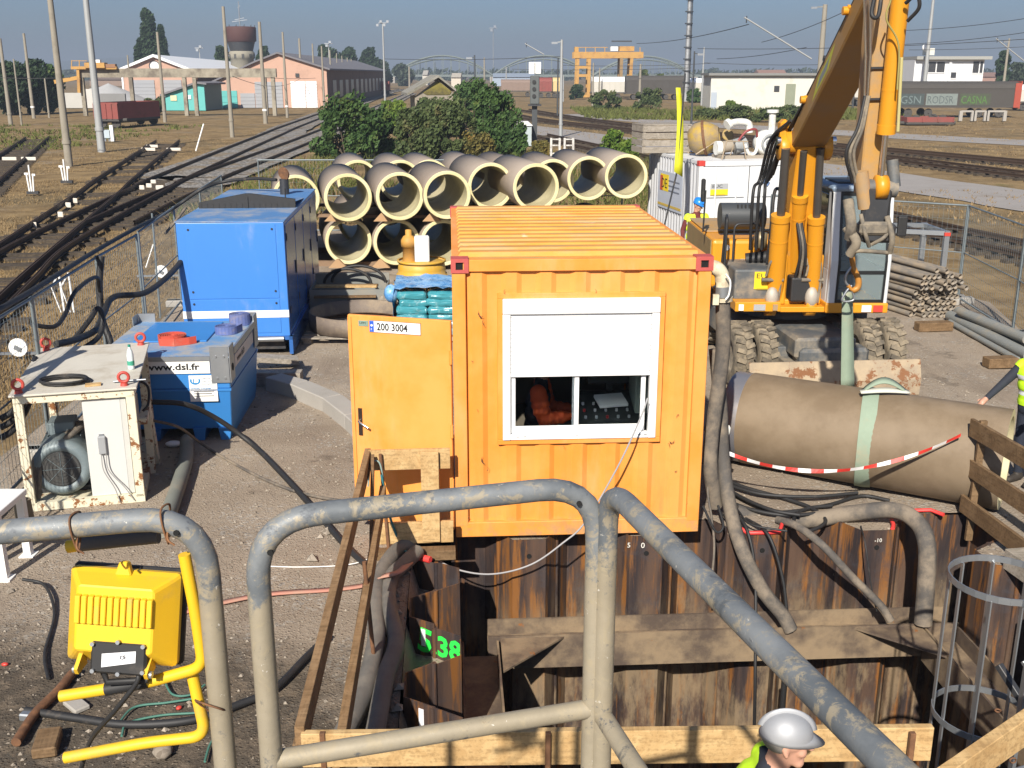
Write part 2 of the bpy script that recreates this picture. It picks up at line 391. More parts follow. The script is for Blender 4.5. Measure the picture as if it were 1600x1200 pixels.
# ------------------------------------------------------------------ sheet pile walls: one pile per pan
def pile_wall(name, label, pts, world_top=0.0, holes=False, inner=1):
    root = thing(name, label, 'sheet piling', PO, PA); rg = random.Random(len(pts))
    P = [V((p[0], p[1])) for p in pts]; i = 0
    segs = []
    n_ = len(P)
    j = 0
    while j + 1 < n_:
        a, b = P[j], P[j + 1]
        pre = (P[j - 1] + a) / 2 if j > 0 else a; post = (b + P[j + 2]) / 2 if j + 2 < n_ else b
        segs.append([pre, a, b, post]); j += 2
    for s in segs:
        s = [q for k, q in enumerate(s) if k == 0 or (q - s[k - 1]).length > .01]
        th = .013; top = world_top + rg.uniform(-.02, .035); L = []
        nrm = []
        for k in range(len(s)):
            d = (s[min(k + 1, len(s) - 1)] - s[max(k - 1, 0)]).normalized(); nrm.append(V((-d.y, d.x)))
        poly = [(q + m_ * th / 2) for q, m_ in zip(s, nrm)] + [(q - m_ * th / 2) for q, m_ in zip(s[::-1], nrm[::-1])]
        b = MB(); b.prism([tuple(q) for q in poly], -4.4, top, 'z')
        for q, dz in ((s[0], .0),): b.cyl((q.x, q.y, -4.4), (q.x, q.y, top - .004), .024, n=8)
        b.build('sheet_pile', MATS['rusty_piling'], root)
    return root, segs
fw, fsegs = pile_wall('sheet_pile_wall', 'rusty steel sheet piling along the far side of the pit under the yellow container', far)
for c in (.73, 1.92, 3.11, 4.30):
    b = MB(); b.cyl((c, -.003, -.16), (c, -.012, -.16), .026, n=12); b.build('lifting_hole', mat('hole_black', (.004, .004, .004), .9), fw)
lw, lsegs = pile_wall('sheet_pile_wall', 'rusty zigzag sheet piling on the left of the pit with green numbers', left)
rw, rsegs = pile_wall('sheet_pile_wall', 'dark sheet piling on the right of the pit behind the ladder cage', right)
M_chalk = mat('chalk', (.7, .68, .62), .9); M_green = mat('spray_green', (.03, .75, .08), .5, 0, .1)
text('0', .085, M_chalk, fw, (1.86, -.0085, -.1), (UP, 0, 0), 'chalk_mark'); text('5', .075, M_chalk, fw, (1.72, -.0085, -.09), (UP, 0, 0), 'chalk_mark')
text('-10', .06, M_chalk, fw, (4.27, -.0085, -.1), (UP, 0, 0), 'chalk_mark')
# green numbers on the web that faces the camera
wa, wb = V(left[5] if False else (xo, -1.53)), V((xi, -1.82))
ang = math.atan2(wb.y - wa.y, wb.x - wa.x); nn = V((wb.y - wa.y, -(wb.x - wa.x))).normalized()
def on_web(t, off=.012): q = wa + (wb - wa) * t + nn * off; return q.x, q.y
x, y = on_web(.15); text('5', .31, M_green, lw, (x, y, -.245), (UP, R(6), ang), 'painted_number', ext=.001, bold=.009)
x, y = on_web(.45); text('.38', .26, M_green, lw, (x, y, -.245), (UP, 0, ang), 'painted_number', ext=.001, sx=.95, bold=.008)
for t, yy_, z in ((.29, 0, -.12), ):
    x, y = on_web(t, .016); b = MB(); b.box((x, y, z), (.045, .003, .16), ang); b.build('sticker', mat('sticker_white', (.75, .75, .78), .4), lw)
x, y = xo + (xi - xo) * .3, -2.74 - .28 * .3 - .02
b = MB(); b.box((x, y, -.12), (.045, .004, .2), ang); b.build('sticker', MATS['sticker_white'], lw)
# red edge guards
def guard(pts, label, r=.022):
    o = MB().tube([pit(*p) for p in pts], r, 8, True, True).build('edge_guard', mat('guard_red', (.68, .05, .045), .5, 0, .15, 3, (.3, .2, .15), .15), fixn=False)
    tag(o, label, 'edge guard', 'red edge guards on the pit piling')
guard([(2.86, .18, .05), (2.95, -.005, .035), (3.27, -.005, .035), (3.36, .18, .05)], 'red edge guard on the pile top left of the thick bent hose')
guard([(4.55, .38, .06), (4.72, .43, .05), (5.04, .43, .05), (5.12, .3, .05)], 'red edge guard on the pile top nearest the timber barrier')
guard([(4.46, .02, .03), (4.5, .1, .04), (4.52, .2, .05)], 'short red edge guard beside the thick bent hose')
guard([(-.36, -.36, .03), (-.25, -.43, .03)], 'short red cap on the pile top by the left pit corner', .035)

# ------------------------------------------------------------------ wale beams bracing the pit
M_wale = mat('wale_steel', (.085, .062, .048), .65, .1, .3, 2.5, (.28, .205, .125), .5, 1.6, .3, 40, (.25, .1, .03), .25, 4)
def hbeam(label, a, b, h=.36, wd=.32):
    a, b = V(a), V(b); L = (b - a).length; d = (b - a).normalized(); ang = math.atan2(d.y, d.x)
    r = thing('wale_beam', label, 'steel beam', (a.x, a.y, a.z), ang, 'steel beams bracing the pit')
    MB().bx(0, L, -wd / 2 - .02, -wd / 2, -h / 2, h / 2).build('flange', M_wale, r); MB().bx(0, L, wd / 2, wd / 2 + .02, -h / 2, h / 2).build('flange', M_wale, r)
    MB().bx(0, L, -wd / 2, wd / 2, -.012, .012).build('web', M_wale, r)
    return r
hb = hbeam('muddy steel beam bracing the far wall of the pit', pit(.3, -.24, -1.0), pit(5.05, -.24, -1.0))
hbeam('steel beam bracing the left wall of the pit below the green numbers', pit(.22, -4.7, -1.02), pit(.22, -.46, -1.02))
hbeam('steel beam bracing the right wall of the pit behind the ladder cage', pit(4.86, -.46, -1.02), pit(4.86, -4.7, -1.02))
for lab, tri in (('rusty triangular gusset plate in the left corner of the pit', [(.42, -.42), (1.05, -.42), (.42, -1.02)]), ('clay covered triangular gusset plate in the right corner of the pit', [(4.66, -.42), (3.98, -.42), (4.66, -1.0)])):
    o = MB().prism(tri, -.86, -.84, 'z').build('gusset_plate', M_wale, None, PO, (0, 0, PA)); tag(o, lab, 'steel plate')

# ------------------------------------------------------------------ railway tracks
def poly_at(pts, step):
    P = spline([(x, y, 0) for x, y in pts], 12); o = []; acc = 0; last = P[0]; o.append((P[0], (P[1] - P[0]).normalized()))
    nxt = step
    for i in range(len(P) - 1):
        L = (P[i + 1] - P[i]).length
        while nxt <= acc + L: o.append((P[i].lerp(P[i + 1], (nxt - acc) / L), (P[i + 1] - P[i]).normalized())); nxt += step
        acc += L
    return o

def track(label, pts, bed=None, sl=True, near=55, zb=-.05, bw=3.2, sm='dark_sleeper', bare=1.0, rail_h=.14):
    P = poly_at(pts, .62); base = P[0][0]
    r = thing('railway_track', label, 'railway track', (base.x, base.y, zb), 0, 'railway tracks'); rg = random.Random(len(P))
    S = spline([(x, y, 0) for x, y in pts], 10)
    for sgn in (-1, 1):
        b = MB(); q = []
        for i, p in enumerate(S):
            d = (S[min(i + 1, len(S) - 1)] - S[max(0, i - 1)]).normalized(); q.append(p + V((-d.y, d.x, 0)) * sgn * .755 - base)
        for h0, h1, hw in ((.1, .1 + rail_h, .016), (.1 + rail_h - .045, .1 + rail_h, .036), (.1, .115, .07)):
            vs = []
            for i, p in enumerate(q):
                d = (q[min(i + 1, len(q) - 1)] - q[max(0, i - 1)]).normalized(); nn_ = V((-d.y, d.x, 0)) * hw
                vs += [p + nn_ + V((0, 0, h0)), p - nn_ + V((0, 0, h0)), p - nn_ + V((0, 0, h1)), p + nn_ + V((0, 0, h1))]
            fs = [(4 * i + k, 4 * i + (k + 1) % 4, 4 * i + 4 + (k + 1) % 4, 4 * i + 4 + k) for i in range(len(q) - 1) for k in range(4)]
            b.add(vs, fs)
        b.build('rail', M_rail, r)
    me = None; mb2 = MB()
    for p, d in P:
        if rg.random() > bare: continue
        a = math.atan2(d.y, d.x); z = rg.uniform(-.075, -.01)
        if p.y < near and abs(p.x) < 40:
            if me is None:
                o = MB().box((0, 0, .035), (.25, 2.55, .15)).build('sleeper', MATS[sm], r); me = o.data
            else:
                o = bpy.data.objects.new('sleeper', me); COL.objects.link(o); o.parent = r
            o.location = (p.x - base.x, p.y - base.y, z); o.rotation_euler = (0, 0, a + rg.gauss(0, .02))
        else: mb2.box((p.x - base.x, p.y - base.y, .03 + z), (.25, 2.5, .15), a)
    if mb2.v: tag(mb2.build('sleepers_beyond', MATS[sm], r, fixn=False), kind='stuff')
    if bed:
        b = MB(); vs = []
        for i, p in enumerate(S):
            d = (S[min(i + 1, len(S) - 1)] - S[max(0, i - 1)]).normalized(); nn_ = V((-d.y, d.x, 0))
            for o_, z in ((bw / 2 + .5, -.02), (bw / 2, .07), (-bw / 2, .07), (-bw / 2 - .5, -.02)): vs.append(p + nn_ * o_ + V((0, 0, zb + z)))
        b.add(vs, [(4 * i + k, 4 * i + k + 1, 4 * i + 5 + k, 4 * i + 4 + k) for i in range(len(S) - 1) for k in range(3)])
        tag(b.build('ballast', MATS[bed]), kind='structure')
    return r
track('straight ballasted track running left of the pipes towards the sheds', [(-9.3, 14), (-10.2, 18.5), (-11.3, 23), (-12.4, 27.5), (-13.4, 34.7), (-14.3, 42), (-15.2, 49.5), (-17.9, 80), (-20.4, 112), (-29.7, 252), (-33, 330)], bare=.75)
b = MB(); S = spline([(-14.6, 45, 0), (-15.2, 49.5, 0), (-17.9, 80, 0), (-20.4, 112, 0), (-29.7, 252, 0), (-33, 330, 0)], 8)
def strip(name, pts, w0, z, m, w1=None):
    S = spline([(x, y, 0) for x, y in pts], 8); b = MB(); vs = []
    for i, p in enumerate(S):
        d = (S[min(i + 1, len(S) - 1)] - S[max(0, i - 1)]).normalized(); nn_ = V((-d.y, d.x, 0)); ww = w0 + ((w1 or w0) - w0) * i / (len(S) - 1)
        ww *= (1 + .16 * mnoise.noise(p * .35)) * (min(1, .25 + i * .12) if name == 'ballast' else 1); vs += [p + nn_ * ww / 2 + V((0, 0, z)), p - nn_ * ww / 2 + V((0, 0, z))]
    b.add(vs, [(2 * i, 2 * i + 1, 2 * i + 3, 2 * i + 2) for i in range(len(S) - 1)]); return tag(b.build(name, m), kind='structure')
strip('ballast', [(-14.9, 48), (-15.3, 51), (-17.4, 80), (-20.4, 112), (-29.7, 252), (-33, 330)], 3.5, .05, MATS['ballast_stone'])
track('second track curving away beside the green bush', [(-12.3, 32.5), (-12.75, 38), (-13.1, 44), (-13.5, 48.8), (-14.5, 80), (-17, 130), (-24, 260)])
strip('ballast', [(-12.9, 43.5), (-13.4, 48.8), (-14.4, 80), (-17, 130), (-24, 260)], 2.9, .045, MATS['ballast_stone'])
track('overgrown track crossing the dry grass left of the fence', [(-10.6, 19), (-11.5, 22.5), (-12.9, 28.5), (-15.7, 40.7), (-17.0, 46), (-20.9, 63), (-23.4, 74)], rail_h=.16, bare=.6)
track('far left overgrown track with white point markers', [(-20.9, 41), (-23.4, 48), (-29.3, 64.7), (-34, 78)])
track('rusty track furthest back on the right of the yard', [(1.4, 141), (6, 116), (11.6, 94), (20, 71.5), (26.5, 55.9), (36, 32)], sm='dark_sleeper')
track('rusty track beside the grey access road', [(-3, 141), (2, 112), (7.6, 94), (16, 70.5), (20.5, 58.8), (23.3, 49.1), (30, 30)])
track('track running directly behind the right hand mesh fence', [(1.93, 82), (5.5, 66), (9.2, 48), (12.1, 33), (13.4, 27.6), (16.5, 14)])
strip('road', [(-8, 120), (0, 98), (9, 72), (14.3, 56), (17.2, 47), (20.5, 36), (26, 20)], 5.0, -.04, mat('grey_road', (.27, .25, .235), .95, 0, .2, .8, (.18, .14, .1), .3, .5, .5, 20))
strip('road', [(6, 128), (17, 104), (30, 82), (45, 62)], 6, -.045, MATS['grey_road'])
# ================================================================== yellow site container
CY = MATS['container_yellow']
ct = thing('site_container', 'yellow steel site container with white shuttered window and open side door', 'container', PO, PA)
W_, L_, Z0, Z1 = 2.44, 4.12, .06, 2.85
b = MB()
for x in (0, W_ - .125):
    for y in (0, L_ - .125): b.bx(x, x + .125, y, y + .125, Z0 + .002, Z1 - .12)
b.build('corner_post', CY, ct, bevel=.006) if False else None
for x in (0, W_ - .125):
    for y in (0, L_ - .125): MB().bx(x, x + .125, y, y + .125, Z0 + .12, Z1 - .125).build('corner_post', CY, ct, bevel=.006)
MB().bx(.1, W_ - .1, .004, .09, Z1 - .115, Z1 - .004).build('top_rail', CY, ct, bevel=.005)
MB().bx(0.0, W_, .002, .12, Z0, Z0 + .155).build('bottom_rail', CY, ct, bevel=.006)
MB().bx(.1, W_ - .1, L_ - .09, L_ - .004, Z1 - .115, Z1 - .004).build('top_rail', CY, ct)
for x in (.004, W_ - .074): MB().bx(x, x + .07, .1, L_ - .1, Z1 - .1, Z1 - .004).build('top_rail', CY, ct, bevel=.004)
for x in (.004, W_ - .104): MB().bx(x, x + .1, .12, L_ - .1, Z0 + .002, Z0 + .15).build('bottom_rail', CY, ct)
M_cast = mat('casting_red', (.42, .075, .065), .6, 0, .2, 6, (.5, .3, .2), .25, 5, .2, 60)
M_hole = MATS['hole_black']
for x in (-.01, W_ - .155):
    for y in (-.012, L_ - .155):
        b = MB(); f = y < 0
        if f:
            b.bx(x, x + .165, y, y + .02, Z1 - .125, Z1 - .095); b.bx(x, x + .165, y, y + .02, Z1 - .025, Z1 + .01)
            b.bx(x, x + .045, y, y + .02, Z1 - .095, Z1 - .025); b.bx(x + .12, x + .165, y, y + .02, Z1 - .095, Z1 - .025)
            b.bx(x, x + .165, y + .02, y + .16, Z1 - .125, Z1 + .01)
        else: b.bx(x, x + .165, y, y + .165, Z1 - .125, Z1 + .01)
        o = b.build('corner_casting', M_cast, ct, bevel=.008 if not f else 0)
        if f: MB().bx(x + .046, x + .119, -.006 + .012, .009, Z1 - .094, Z1 - .026).build('casting_hole', M_hole, o)
def corr(b, u0, u1, z0, z1, y0, depth=.03, per=.326, ph=.0, axis='x', th=.004, lo=.4, sl=.15):
    """trapezoidal corrugated sheet, ridges upright"""
    def prof(u):
        t = ((u - ph) / per) % 1.0
        if t < lo: return 1.0
        if t < lo + sl: return 1 - (t - lo) / sl
        if t < 1 - sl: return 0.0
        return 1 - (1 - t) / sl
    us = {u0, u1}; k = math.floor((u0 - ph) / per) - 1
    while ph + k * per < u1:
        for q in (0, lo, lo + sl, 1 - sl):
            u = ph + (k + q) * per
            if u0 < u < u1: us.add(u)
        k += 1
    us = sorted(us); vs = []
    for u in us:
        d = y0 + depth * prof(u)
        for z in (z0, z1): vs.append((u, d, z) if axis == 'x' else (d, u, z))
    b.add(vs, [(2 * i, 2 * i + 2, 2 * i + 3, 2 * i + 1) for i in range(len(us) - 1)])
wx0, wx1, wz0, wz1 = .47, 1.965, 1.075, 2.475
b = MB(); zt, zb_ = Z1 - .115, Z0 + .15
corr(b, .125, wx0 - .02, zb_, zt, .03, .026); corr(b, wx1 + .02, W_ - .125, zb_, zt, .03, .026)
corr(b, wx0 - .02, wx1 + .02, zb_, wz0 - .02, .03, .026); corr(b, wx0 - .02, wx1 + .02, wz1 + .02, zt, .03, .026)
b.build('front_panel', CY, ct)
for x, nm in ((.02, 'side_panel'), (W_ - .056, 'side_panel')):
    b = MB()
    if x < 1: corr(b, 1.12, L_ - .12, Z0 + .12, Z1 - .09, x, axis='y'); corr(b, .12, 1.12, 2.25, Z1 - .09, x, axis='y')
    else: corr(b, .12, L_ - .12, Z0 + .12, Z1 - .09, x, axis='y')
    b.build(nm, CY, ct)
b = MB(); corr(b, .1, W_ - .1, Z0 + .1, Z1 - .1, L_ - .07); b.build('back_panel', CY, ct)
# roof with ridges running across
vs = []; N = 14; ys = []
for k in range(N):
    y = .16 + k * (L_ - .32) / N; p = (L_ - .32) / N
    ys += [(y, 0), (y + p * .26, 0), (y + p * .38, .04), (y + p * .86, .04), (y + p * .98, 0)]
ys = [(.085, 0)] + ys + [(L_ - .085, 0)]
for y, h in ys:
    vs += [(.055, y, Z1 - .012), (.085, y, Z1 - .012 + h), (W_ - .085, y, Z1 - .012 + h), (W_ - .055, y, Z1 - .012)]
rf = MB(); rf.add(vs, [(4 * i + k, 4 * i + k + 1, 4 * i + 5 + k, 4 * i + 4 + k) for i in range(len(ys) - 1) for k in range(3)])
def mk_roof():
    n = NT('container_roof_paint'); P = n.cr
    c = n.mix(n.ramp(n.noise(1.2, 6, .6, P), .35, .65), (.58, .255, .036), (.64, .31, .07))
    c = n.mix(n.math('MULTIPLY', n.ramp(n.noise(3, 8, .7, n.scale(P, .25, 1, 1)), .44, .64), .75), c, (.42, .3, .16))
    c = n.mix(n.math('MULTIPLY', n.ramp(n.noise(6, 9, .72, n.scale(P, .4, 1, 1)), .66, .7), .9), c, (.11, .06, .03))
    c = n.mix(n.math('MULTIPLY', n.ramp(n.noise(2, 7, .7, P), .64, .72), .6), c, (.6, .52, .38))
    return n.fin(c, .62, 0, n.bump(n.noise(4, 4), .3, .02), .3)
rf.build('roof', mk_roof(), ct)
M_inner = mat('container_lining', (.23, .235, .22), .7, 0, .08)
b = MB(); b.bx(.09, .1, 1.15, L_ - .12, .2, 2.7); b.bx(W_ - .1, W_ - .09, .1, L_ - .12, .2, 2.7); b.bx(.1, W_ - .1, L_ - .12, L_ - .11, .2, 2.7); b.bx(.1, W_ - .1, .1, L_ - .12, 2.68, 2.69)
b.bx(.13, wx0 - .01, .09, .1, .2, 2.68); b.bx(wx1 + .01, W_ - .13, .09, .1, .2, 2.68); b.bx(wx0 - .01, wx1 + .01, .09, .1, .2, wz0 - .01); b.bx(wx0 - .01, wx1 + .01, .09, .1, wz1 + .01, 2.68)
b.build('inner_lining', M_inner, ct)
MB().bx(.02, W_ - .02, .02, L_ - .02, .14, .18).build('floor', mat('floor_board', (.16, .13, .1), .8), ct)
# window
b = MB(); t = .05; e = .012
b.bx(wx0 - t, wx1 + t, e, .06, wz1, wz1 + t); b.bx(wx0 - t, wx1 + t, e, .06, wz0 - t, wz0); b.bx(wx0 - t, wx0, e, .06, wz0, wz1); b.bx(wx1, wx1 + t, e, .06, wz0, wz1)
b.build('window_surround', CY, ct, bevel=.004)
M_pvc = mat('white_plastic', (.82, .82, .81), .35, 0, .03, 3, (.6, .52, .4), .06)
wf = MB(); e = -.008; s = .075
wf.bx(wx0, wx0 + s, e, .075, wz0, wz1 - .15); wf.bx(wx1 - s, wx1, e, .075, wz0, wz1 - .15); wf.bx(wx0 + s, wx1 - s, e + .006, .075, wz0, wz0 + .055)
wfo = wf.build('window', M_pvc, ct, bevel=.006)
MB().bx(wx0, wx1, e - .012, .075, wz1 - .147, wz1).build('shutter_box', M_pvc, wfo, bevel=.01, seg=2)
b = MB(); z = 1.752
while z < wz1 - .16:
    b.prism([(z, .022), (z + .004, .011), (z + .034, .011), (z + .038, .022)], wx0 + s + .004, wx1 - s - .004, 'x') if False else b.add([(x, y, zz) for x in (wx0 + s + .003, wx1 - s - .003) for y, zz in ((.0245, z), (.014, z + .006), (.0125, z + .02), (.014, z + .036), (.0245, z + .0405))], [(k, k + 1, k + 6, k + 5) for k in range(4)], False)
    z += .0415
b.build('shutter_slats', mat('shutter_white', (.78, .78, .775), .45, 0, .02, 3, (.6, .55, .45), .05), wfo)
MB().bx(wx0 + s + .002, wx1 - s - .002, .004, .026, 1.71, 1.752).build('shutter_end_bar', M_pvc, wfo, bevel=.004)
gx0, gx1 = wx0 + s, wx1 - s; gm = gx0 + .63
for (a0, a1, y) in ((gx0 + .004, gm + .035, .034), (gm - .03, gx1 - .03, .05)):
    b = MB(); f = .045
    b.bx(a0, a0 + f, y, y + .022, wz0 + .06, 2.3); b.bx(a1 - f, a1, y, y + .022, wz0 + .06, 2.3); b.bx(a0 + f, a1 - f, y, y + .022, wz0 + .06, wz0 + .06 + .07); b.bx(a0 + f, a1 - f, y, y + .022, 2.25, 2.3)
    so = b.build('sash', M_pvc, ct, bevel=.004)
    MB().bx(a0 + f, a1 - f, y + .009, y + .013, wz0 + .13, 2.25).build('pane', M_glass, so)
for x in (wx0 + .13, wx0 + .2, gm + .0, gx1 - .1, gx1 - .04): MB().bx(x, x + .03, -.003, .001, wz0 + .03, wz0 + .037).build('drain_slot', M_black, wfo)
# open door swung out to the left
dr = MB().bx(-1.05, 0, -.022, .022, 0, 2.14).build('door', CY, ct, (-.015, .03, .13), (0, 0, R(-19)), bevel=.006)
b = MB(); b.bx(-1.045, -1.01, -.034, -.022, .02, 2.12); b.build('door_edge_strip', CY, dr)
for z in (.42, .98, 1.72): MB().cyl((.0, -.03, z), (.0, -.03, z + .13), .016, n=10).build('hinge', CY, dr)
b = MB(); b.bx(-.975, -.935, -.034, -.022, .92, 1.2); ho = b.build('handle_plate', mat('bronze_plate', (.05, .035, .03), .4, .5), dr)
MB().tube([(-.955, -.03, 1.08), (-.955, -.075, 1.08), (-.945, -.085, 1.075), (-.85, -.085, 1.02)], .011, 8).build('door_handle', mat('chrome', (.7, .7, .7), .2, 1, .02), ho)
pl = MB().bx(-.82, -.30, -.028, -.022, 1.985, 2.095).build('number_plate', M_white, dr)
MB().bx(-.82, -.775, -.0295, -.0282, 1.987, 2.093).build('blue_band', mat('eu_blue', (.02, .09, .5), .5), pl)
M_ink = mat('black_ink', (.012, .012, .013), .6)
b = MB(); b.bx(-.823, -.297, -.0275, -.0225, 1.982, 1.9855); b.bx(-.823, -.297, -.0275, -.0225, 2.0945, 2.098); b.bx(-.2985, -.296, -.0275, -.0225, 1.982, 2.098); b.build('plate_border', M_ink, pl)
text('200 3004', .102, M_ink, pl, (-.745, -.0292, 2.006), (UP, 0, 0), 'plate_number', sx=.82, bold=.0022)
text('F', .03, M_white, pl, (-.807, -.0302, 2.0), (UP, 0, 0), 'country_letter')
for z_ in (2.05,): MB().cyl((-.797, -.0294, z_), (-.797, -.0302, z_), .012, n=10).build('star_ring', mat('pale_star', (.75, .75, .6), .5), pl)
ft = MB().bx(-.935, -.835, -.027, -.022, 2.035, 2.09).build('maker_plate', mat('maker_green', (.25, .36, .3), .4, .3, .2, 20), dr)
text('UFM', .034, M_ink, ft, (-.925, -.028, 2.055), (UP, 0, 0), 'maker_letters')
rgp = random.Random(9); b = MB()
for px, py, s_ in ((752, 487, 9), (757, 502, 6), (757, 716, 9), (760, 730, 5), (1052, 690, 8), (1046, 700, 5), (1058, 738, 4), (1088, 640, 3), (738, 560, 4), (742, 880, 5), (820, 829, 6), (880, 700, 4), (935, 705, 3), (1062, 655, 5), (1075, 790, 4), (745, 640, 3), (790, 455, 5), (930, 456, 4), (1093, 712, 3), (1085, 714, 3), (733, 810, 6), (1000, 822, 5), (900, 823, 4)):
    p = at(px, py, 9.8) - PO; lx = p.dot(PU); lz = p.z; ph_ = rgp.uniform(0, 6); k = s_ * .0032; n_ = 9; pts = [(k * math.cos(ph_ + t * .32), 1.5 * k * math.sin(ph_ + t * .32)) for t in range(n_)]
    vs = []
    for i, (u, v) in enumerate(pts): w0 = .0035 * math.sin(math.pi * (i + .6) / n_) * rgp.uniform(.5, 1.4) * s_ / 6; vs += [(lx + u * (1 - w0 / k), -.0032 + 0, lz + v * (1 - w0 / k)), (lx + u * (1 + w0 / k), -.0032, lz + v * (1 + w0 / k))]
    if rgp.random() < .8: b.add(vs, [(2 * i, 2 * i + 1, 2 * i + 3, 2 * i + 2) for i in range(n_ - 1)])
tag(b.build('paint_chips', mat('chip_rust', (.1, .045, .02), .8, 0, .3, 20), ct, (0, .006, 0), fixn=False), kind='stuff')
# control desk and screen seen through the window
M_desk = mat('desk_dark', (.05, .055, .05), .5, 0, .1)
cdk = thing('control_desk', 'dark control desk with rows of switches inside the container window', 'desk', pit(1.62, .55, .18), PA)
b = MB(); b.prism([(-.25, 0), (.35, 0), (.35, 1.12), (.25, 1.12), (-.25, .98)], -.38, .38, 'x'); b.build('desk_body', M_desk, cdk)
Msw = mat('switch_grey', (.55, .55, .55), .4); Mrd = mat('button_red', (.6, .03, .03), .4)
for i in range(5):
    for j in range(3):
        x, y = -.3 + i * .11, -.2 + j * .12; z = .98 + (y + .25) * .28
        MB().cyl((x, y, z - .01), (x, y, z + .025), .014, n=8).build('switch', Mrd if (i, j) in ((2, 0), (0, 1)) else Msw, cdk)
scn = thing('monitor', 'small black monitor standing on the control desk in the container', 'monitor', pit(1.62, .83, 1.3), PA)
MB().box((0, 0, .24), (.46, .04, .3)).build('screen', M_black, scn, bevel=.01); MB().box((0, 0, .05), (.06, .05, .1)).build('stand', M_black, scn)
o = MB().box((0, 0, .02), (.3, .21, .03), M=Matrix.Rotation(R(16), 3, 'X')).build('papers', M_white, None, pit(1.6, .53, 1.28), (0, 0, PA + .2)); tag(o, 'white sheets of paper lying on the control desk in the container', 'papers')
o = MB().bx(-.1, .1, -.2, .2, 0, 1.9).build('cabinet', mat('cabinet_green', (.24, .28, .24), .5), None, pit(1.93, .62, .18), (0, 0, PA), bevel=.008); tag(o, 'grey green metal cabinet just inside the right of the container window', 'cabinet')

# ================================================================== pit barriers
NT_, OT_ = MATS['new_timber'], MATS['old_timber']
def plank(label, a, b_, w_, h, m, name='plank', cat='plank', group=None, up=(0, 0, 1)):
    c = (V(a) + V(b_)) / 2; o = MB().bar(V(a) - c, V(b_) - c, w_, h, up).build(name, m, None, c, bevel=.004); return tag(o, label, cat, group)
mk_wood('rail_timber', (.2, .12, .058), (.3, .19, .1))
# left hand barrier: two long rails nailed to rusty stakes
lb = thing('guard_rail', 'old timber guard rail on rusty stakes along the left of the pit', 'barrier', (-1.3, 9.4, 0))
def bar_in(root, a, b_, w_, h, m, name, up=(0, 0, 1)):
    return MB().bar(V(a) - root.location, V(b_) - root.location, w_, h, up).build(name, m, root, bevel=.003)
bar_in(lb, (-1.37, 9.52, 1.0), (-1.18, 5.12, .94), .055, .17, MATS['rail_timber'], 'rail'); bar_in(lb, (-1.37, 9.52, .9), (-1.215, 5.12, .86), .02, .1, OT_, 'rail'); bar_in(lb, (-1.21, 9.3, .72), (-1.0, 5.16, .66), .055, .15, MATS['rail_timber'], 'rail')
bar_in(lb, (-1.31, 9.4, 1.02), (-1.17, 8.0, .5), .03, .12, OT_, 'rail')
for x, y, z in ((-1.24, 9.42, 1.06), (-1.12, 7.35, .95)): MB().tube([V((x + .06, y, -.2)) - lb.location, V((x, y, z)) - lb.location], .017, 7).build('stake', M_rust, lb)
# end barrier by the door
eb = thing('guard_rail', 'pale new timber barrier between the open yellow door and the container', 'barrier', (-1.0, 9.45, 0))
bar_in(eb, (-1.36, 9.46, .985), (-.59, 9.52, .985), .04, .2, NT_, 'rail'); bar_in(eb, (-1.3, 9.44, .24), (-.57, 9.5, .24), .04, .22, NT_, 'rail')
bar_in(eb, (-.78, 9.455, .15), (-.78, 9.455, 1.07), .17, .03, NT_, 'upright', (0, 1, 0)); bar_in(eb, (-1.33, 9.42, 0.02), (-.55, 9.48, .02), .12, .1, OT_, 'rail')
# near barrier
nb = thing('guard_rail', 'wide new timber board across the near edge of the pit', 'barrier', (.6, 5.15, 0))
bar_in(nb, (-1.17, 5.12, .885), (2.36, 5.18, .885), .045, .215, NT_, 'board'); bar_in(nb, (-1.17, 5.16, .4), (2.36, 5.2, .4), .045, .2, NT_, 'board')
for x in (-1.05, .2, 2.22): bar_in(nb, (x, 5.105, -.1), (x, 5.105, 1.0), .03, .03, M_rust, 'stake')
plank('pale timber beam lying at an angle below the ladder cage', (2.35, 5.0, .72), (3.45, 5.72, .86), .07, .2, NT_, 'timber_beam', 'beam')
# right hand barrier
rb = thing('guard_rail', 'brown three board timber barrier on the right edge of the pit', 'barrier', (4.75, 9.6, 0))
for z0, z1, y1 in ((1.0, 1.03, 8.2), (.58, .6, 8.2), (.16, .17, 8.1)): bar_in(rb, (4.74, 10.4, z0), (4.98, y1, z1), .04, .19, OT_, 'board')
for y in (10.25, 8.5): bar_in(rb, (4.79 - (y - 10.25) * .11, y, -.2), (4.79 - (y - 10.25) * .11, y, 1.12), .045, .07, OT_, 'post')
plank('long brown timber beam lying along the ground right of the pit', (4.75, 9.2, .1), (5.2, 6.6, .12), .2, .2, MATS['grey_timber'], 'timber_beam', 'beam')

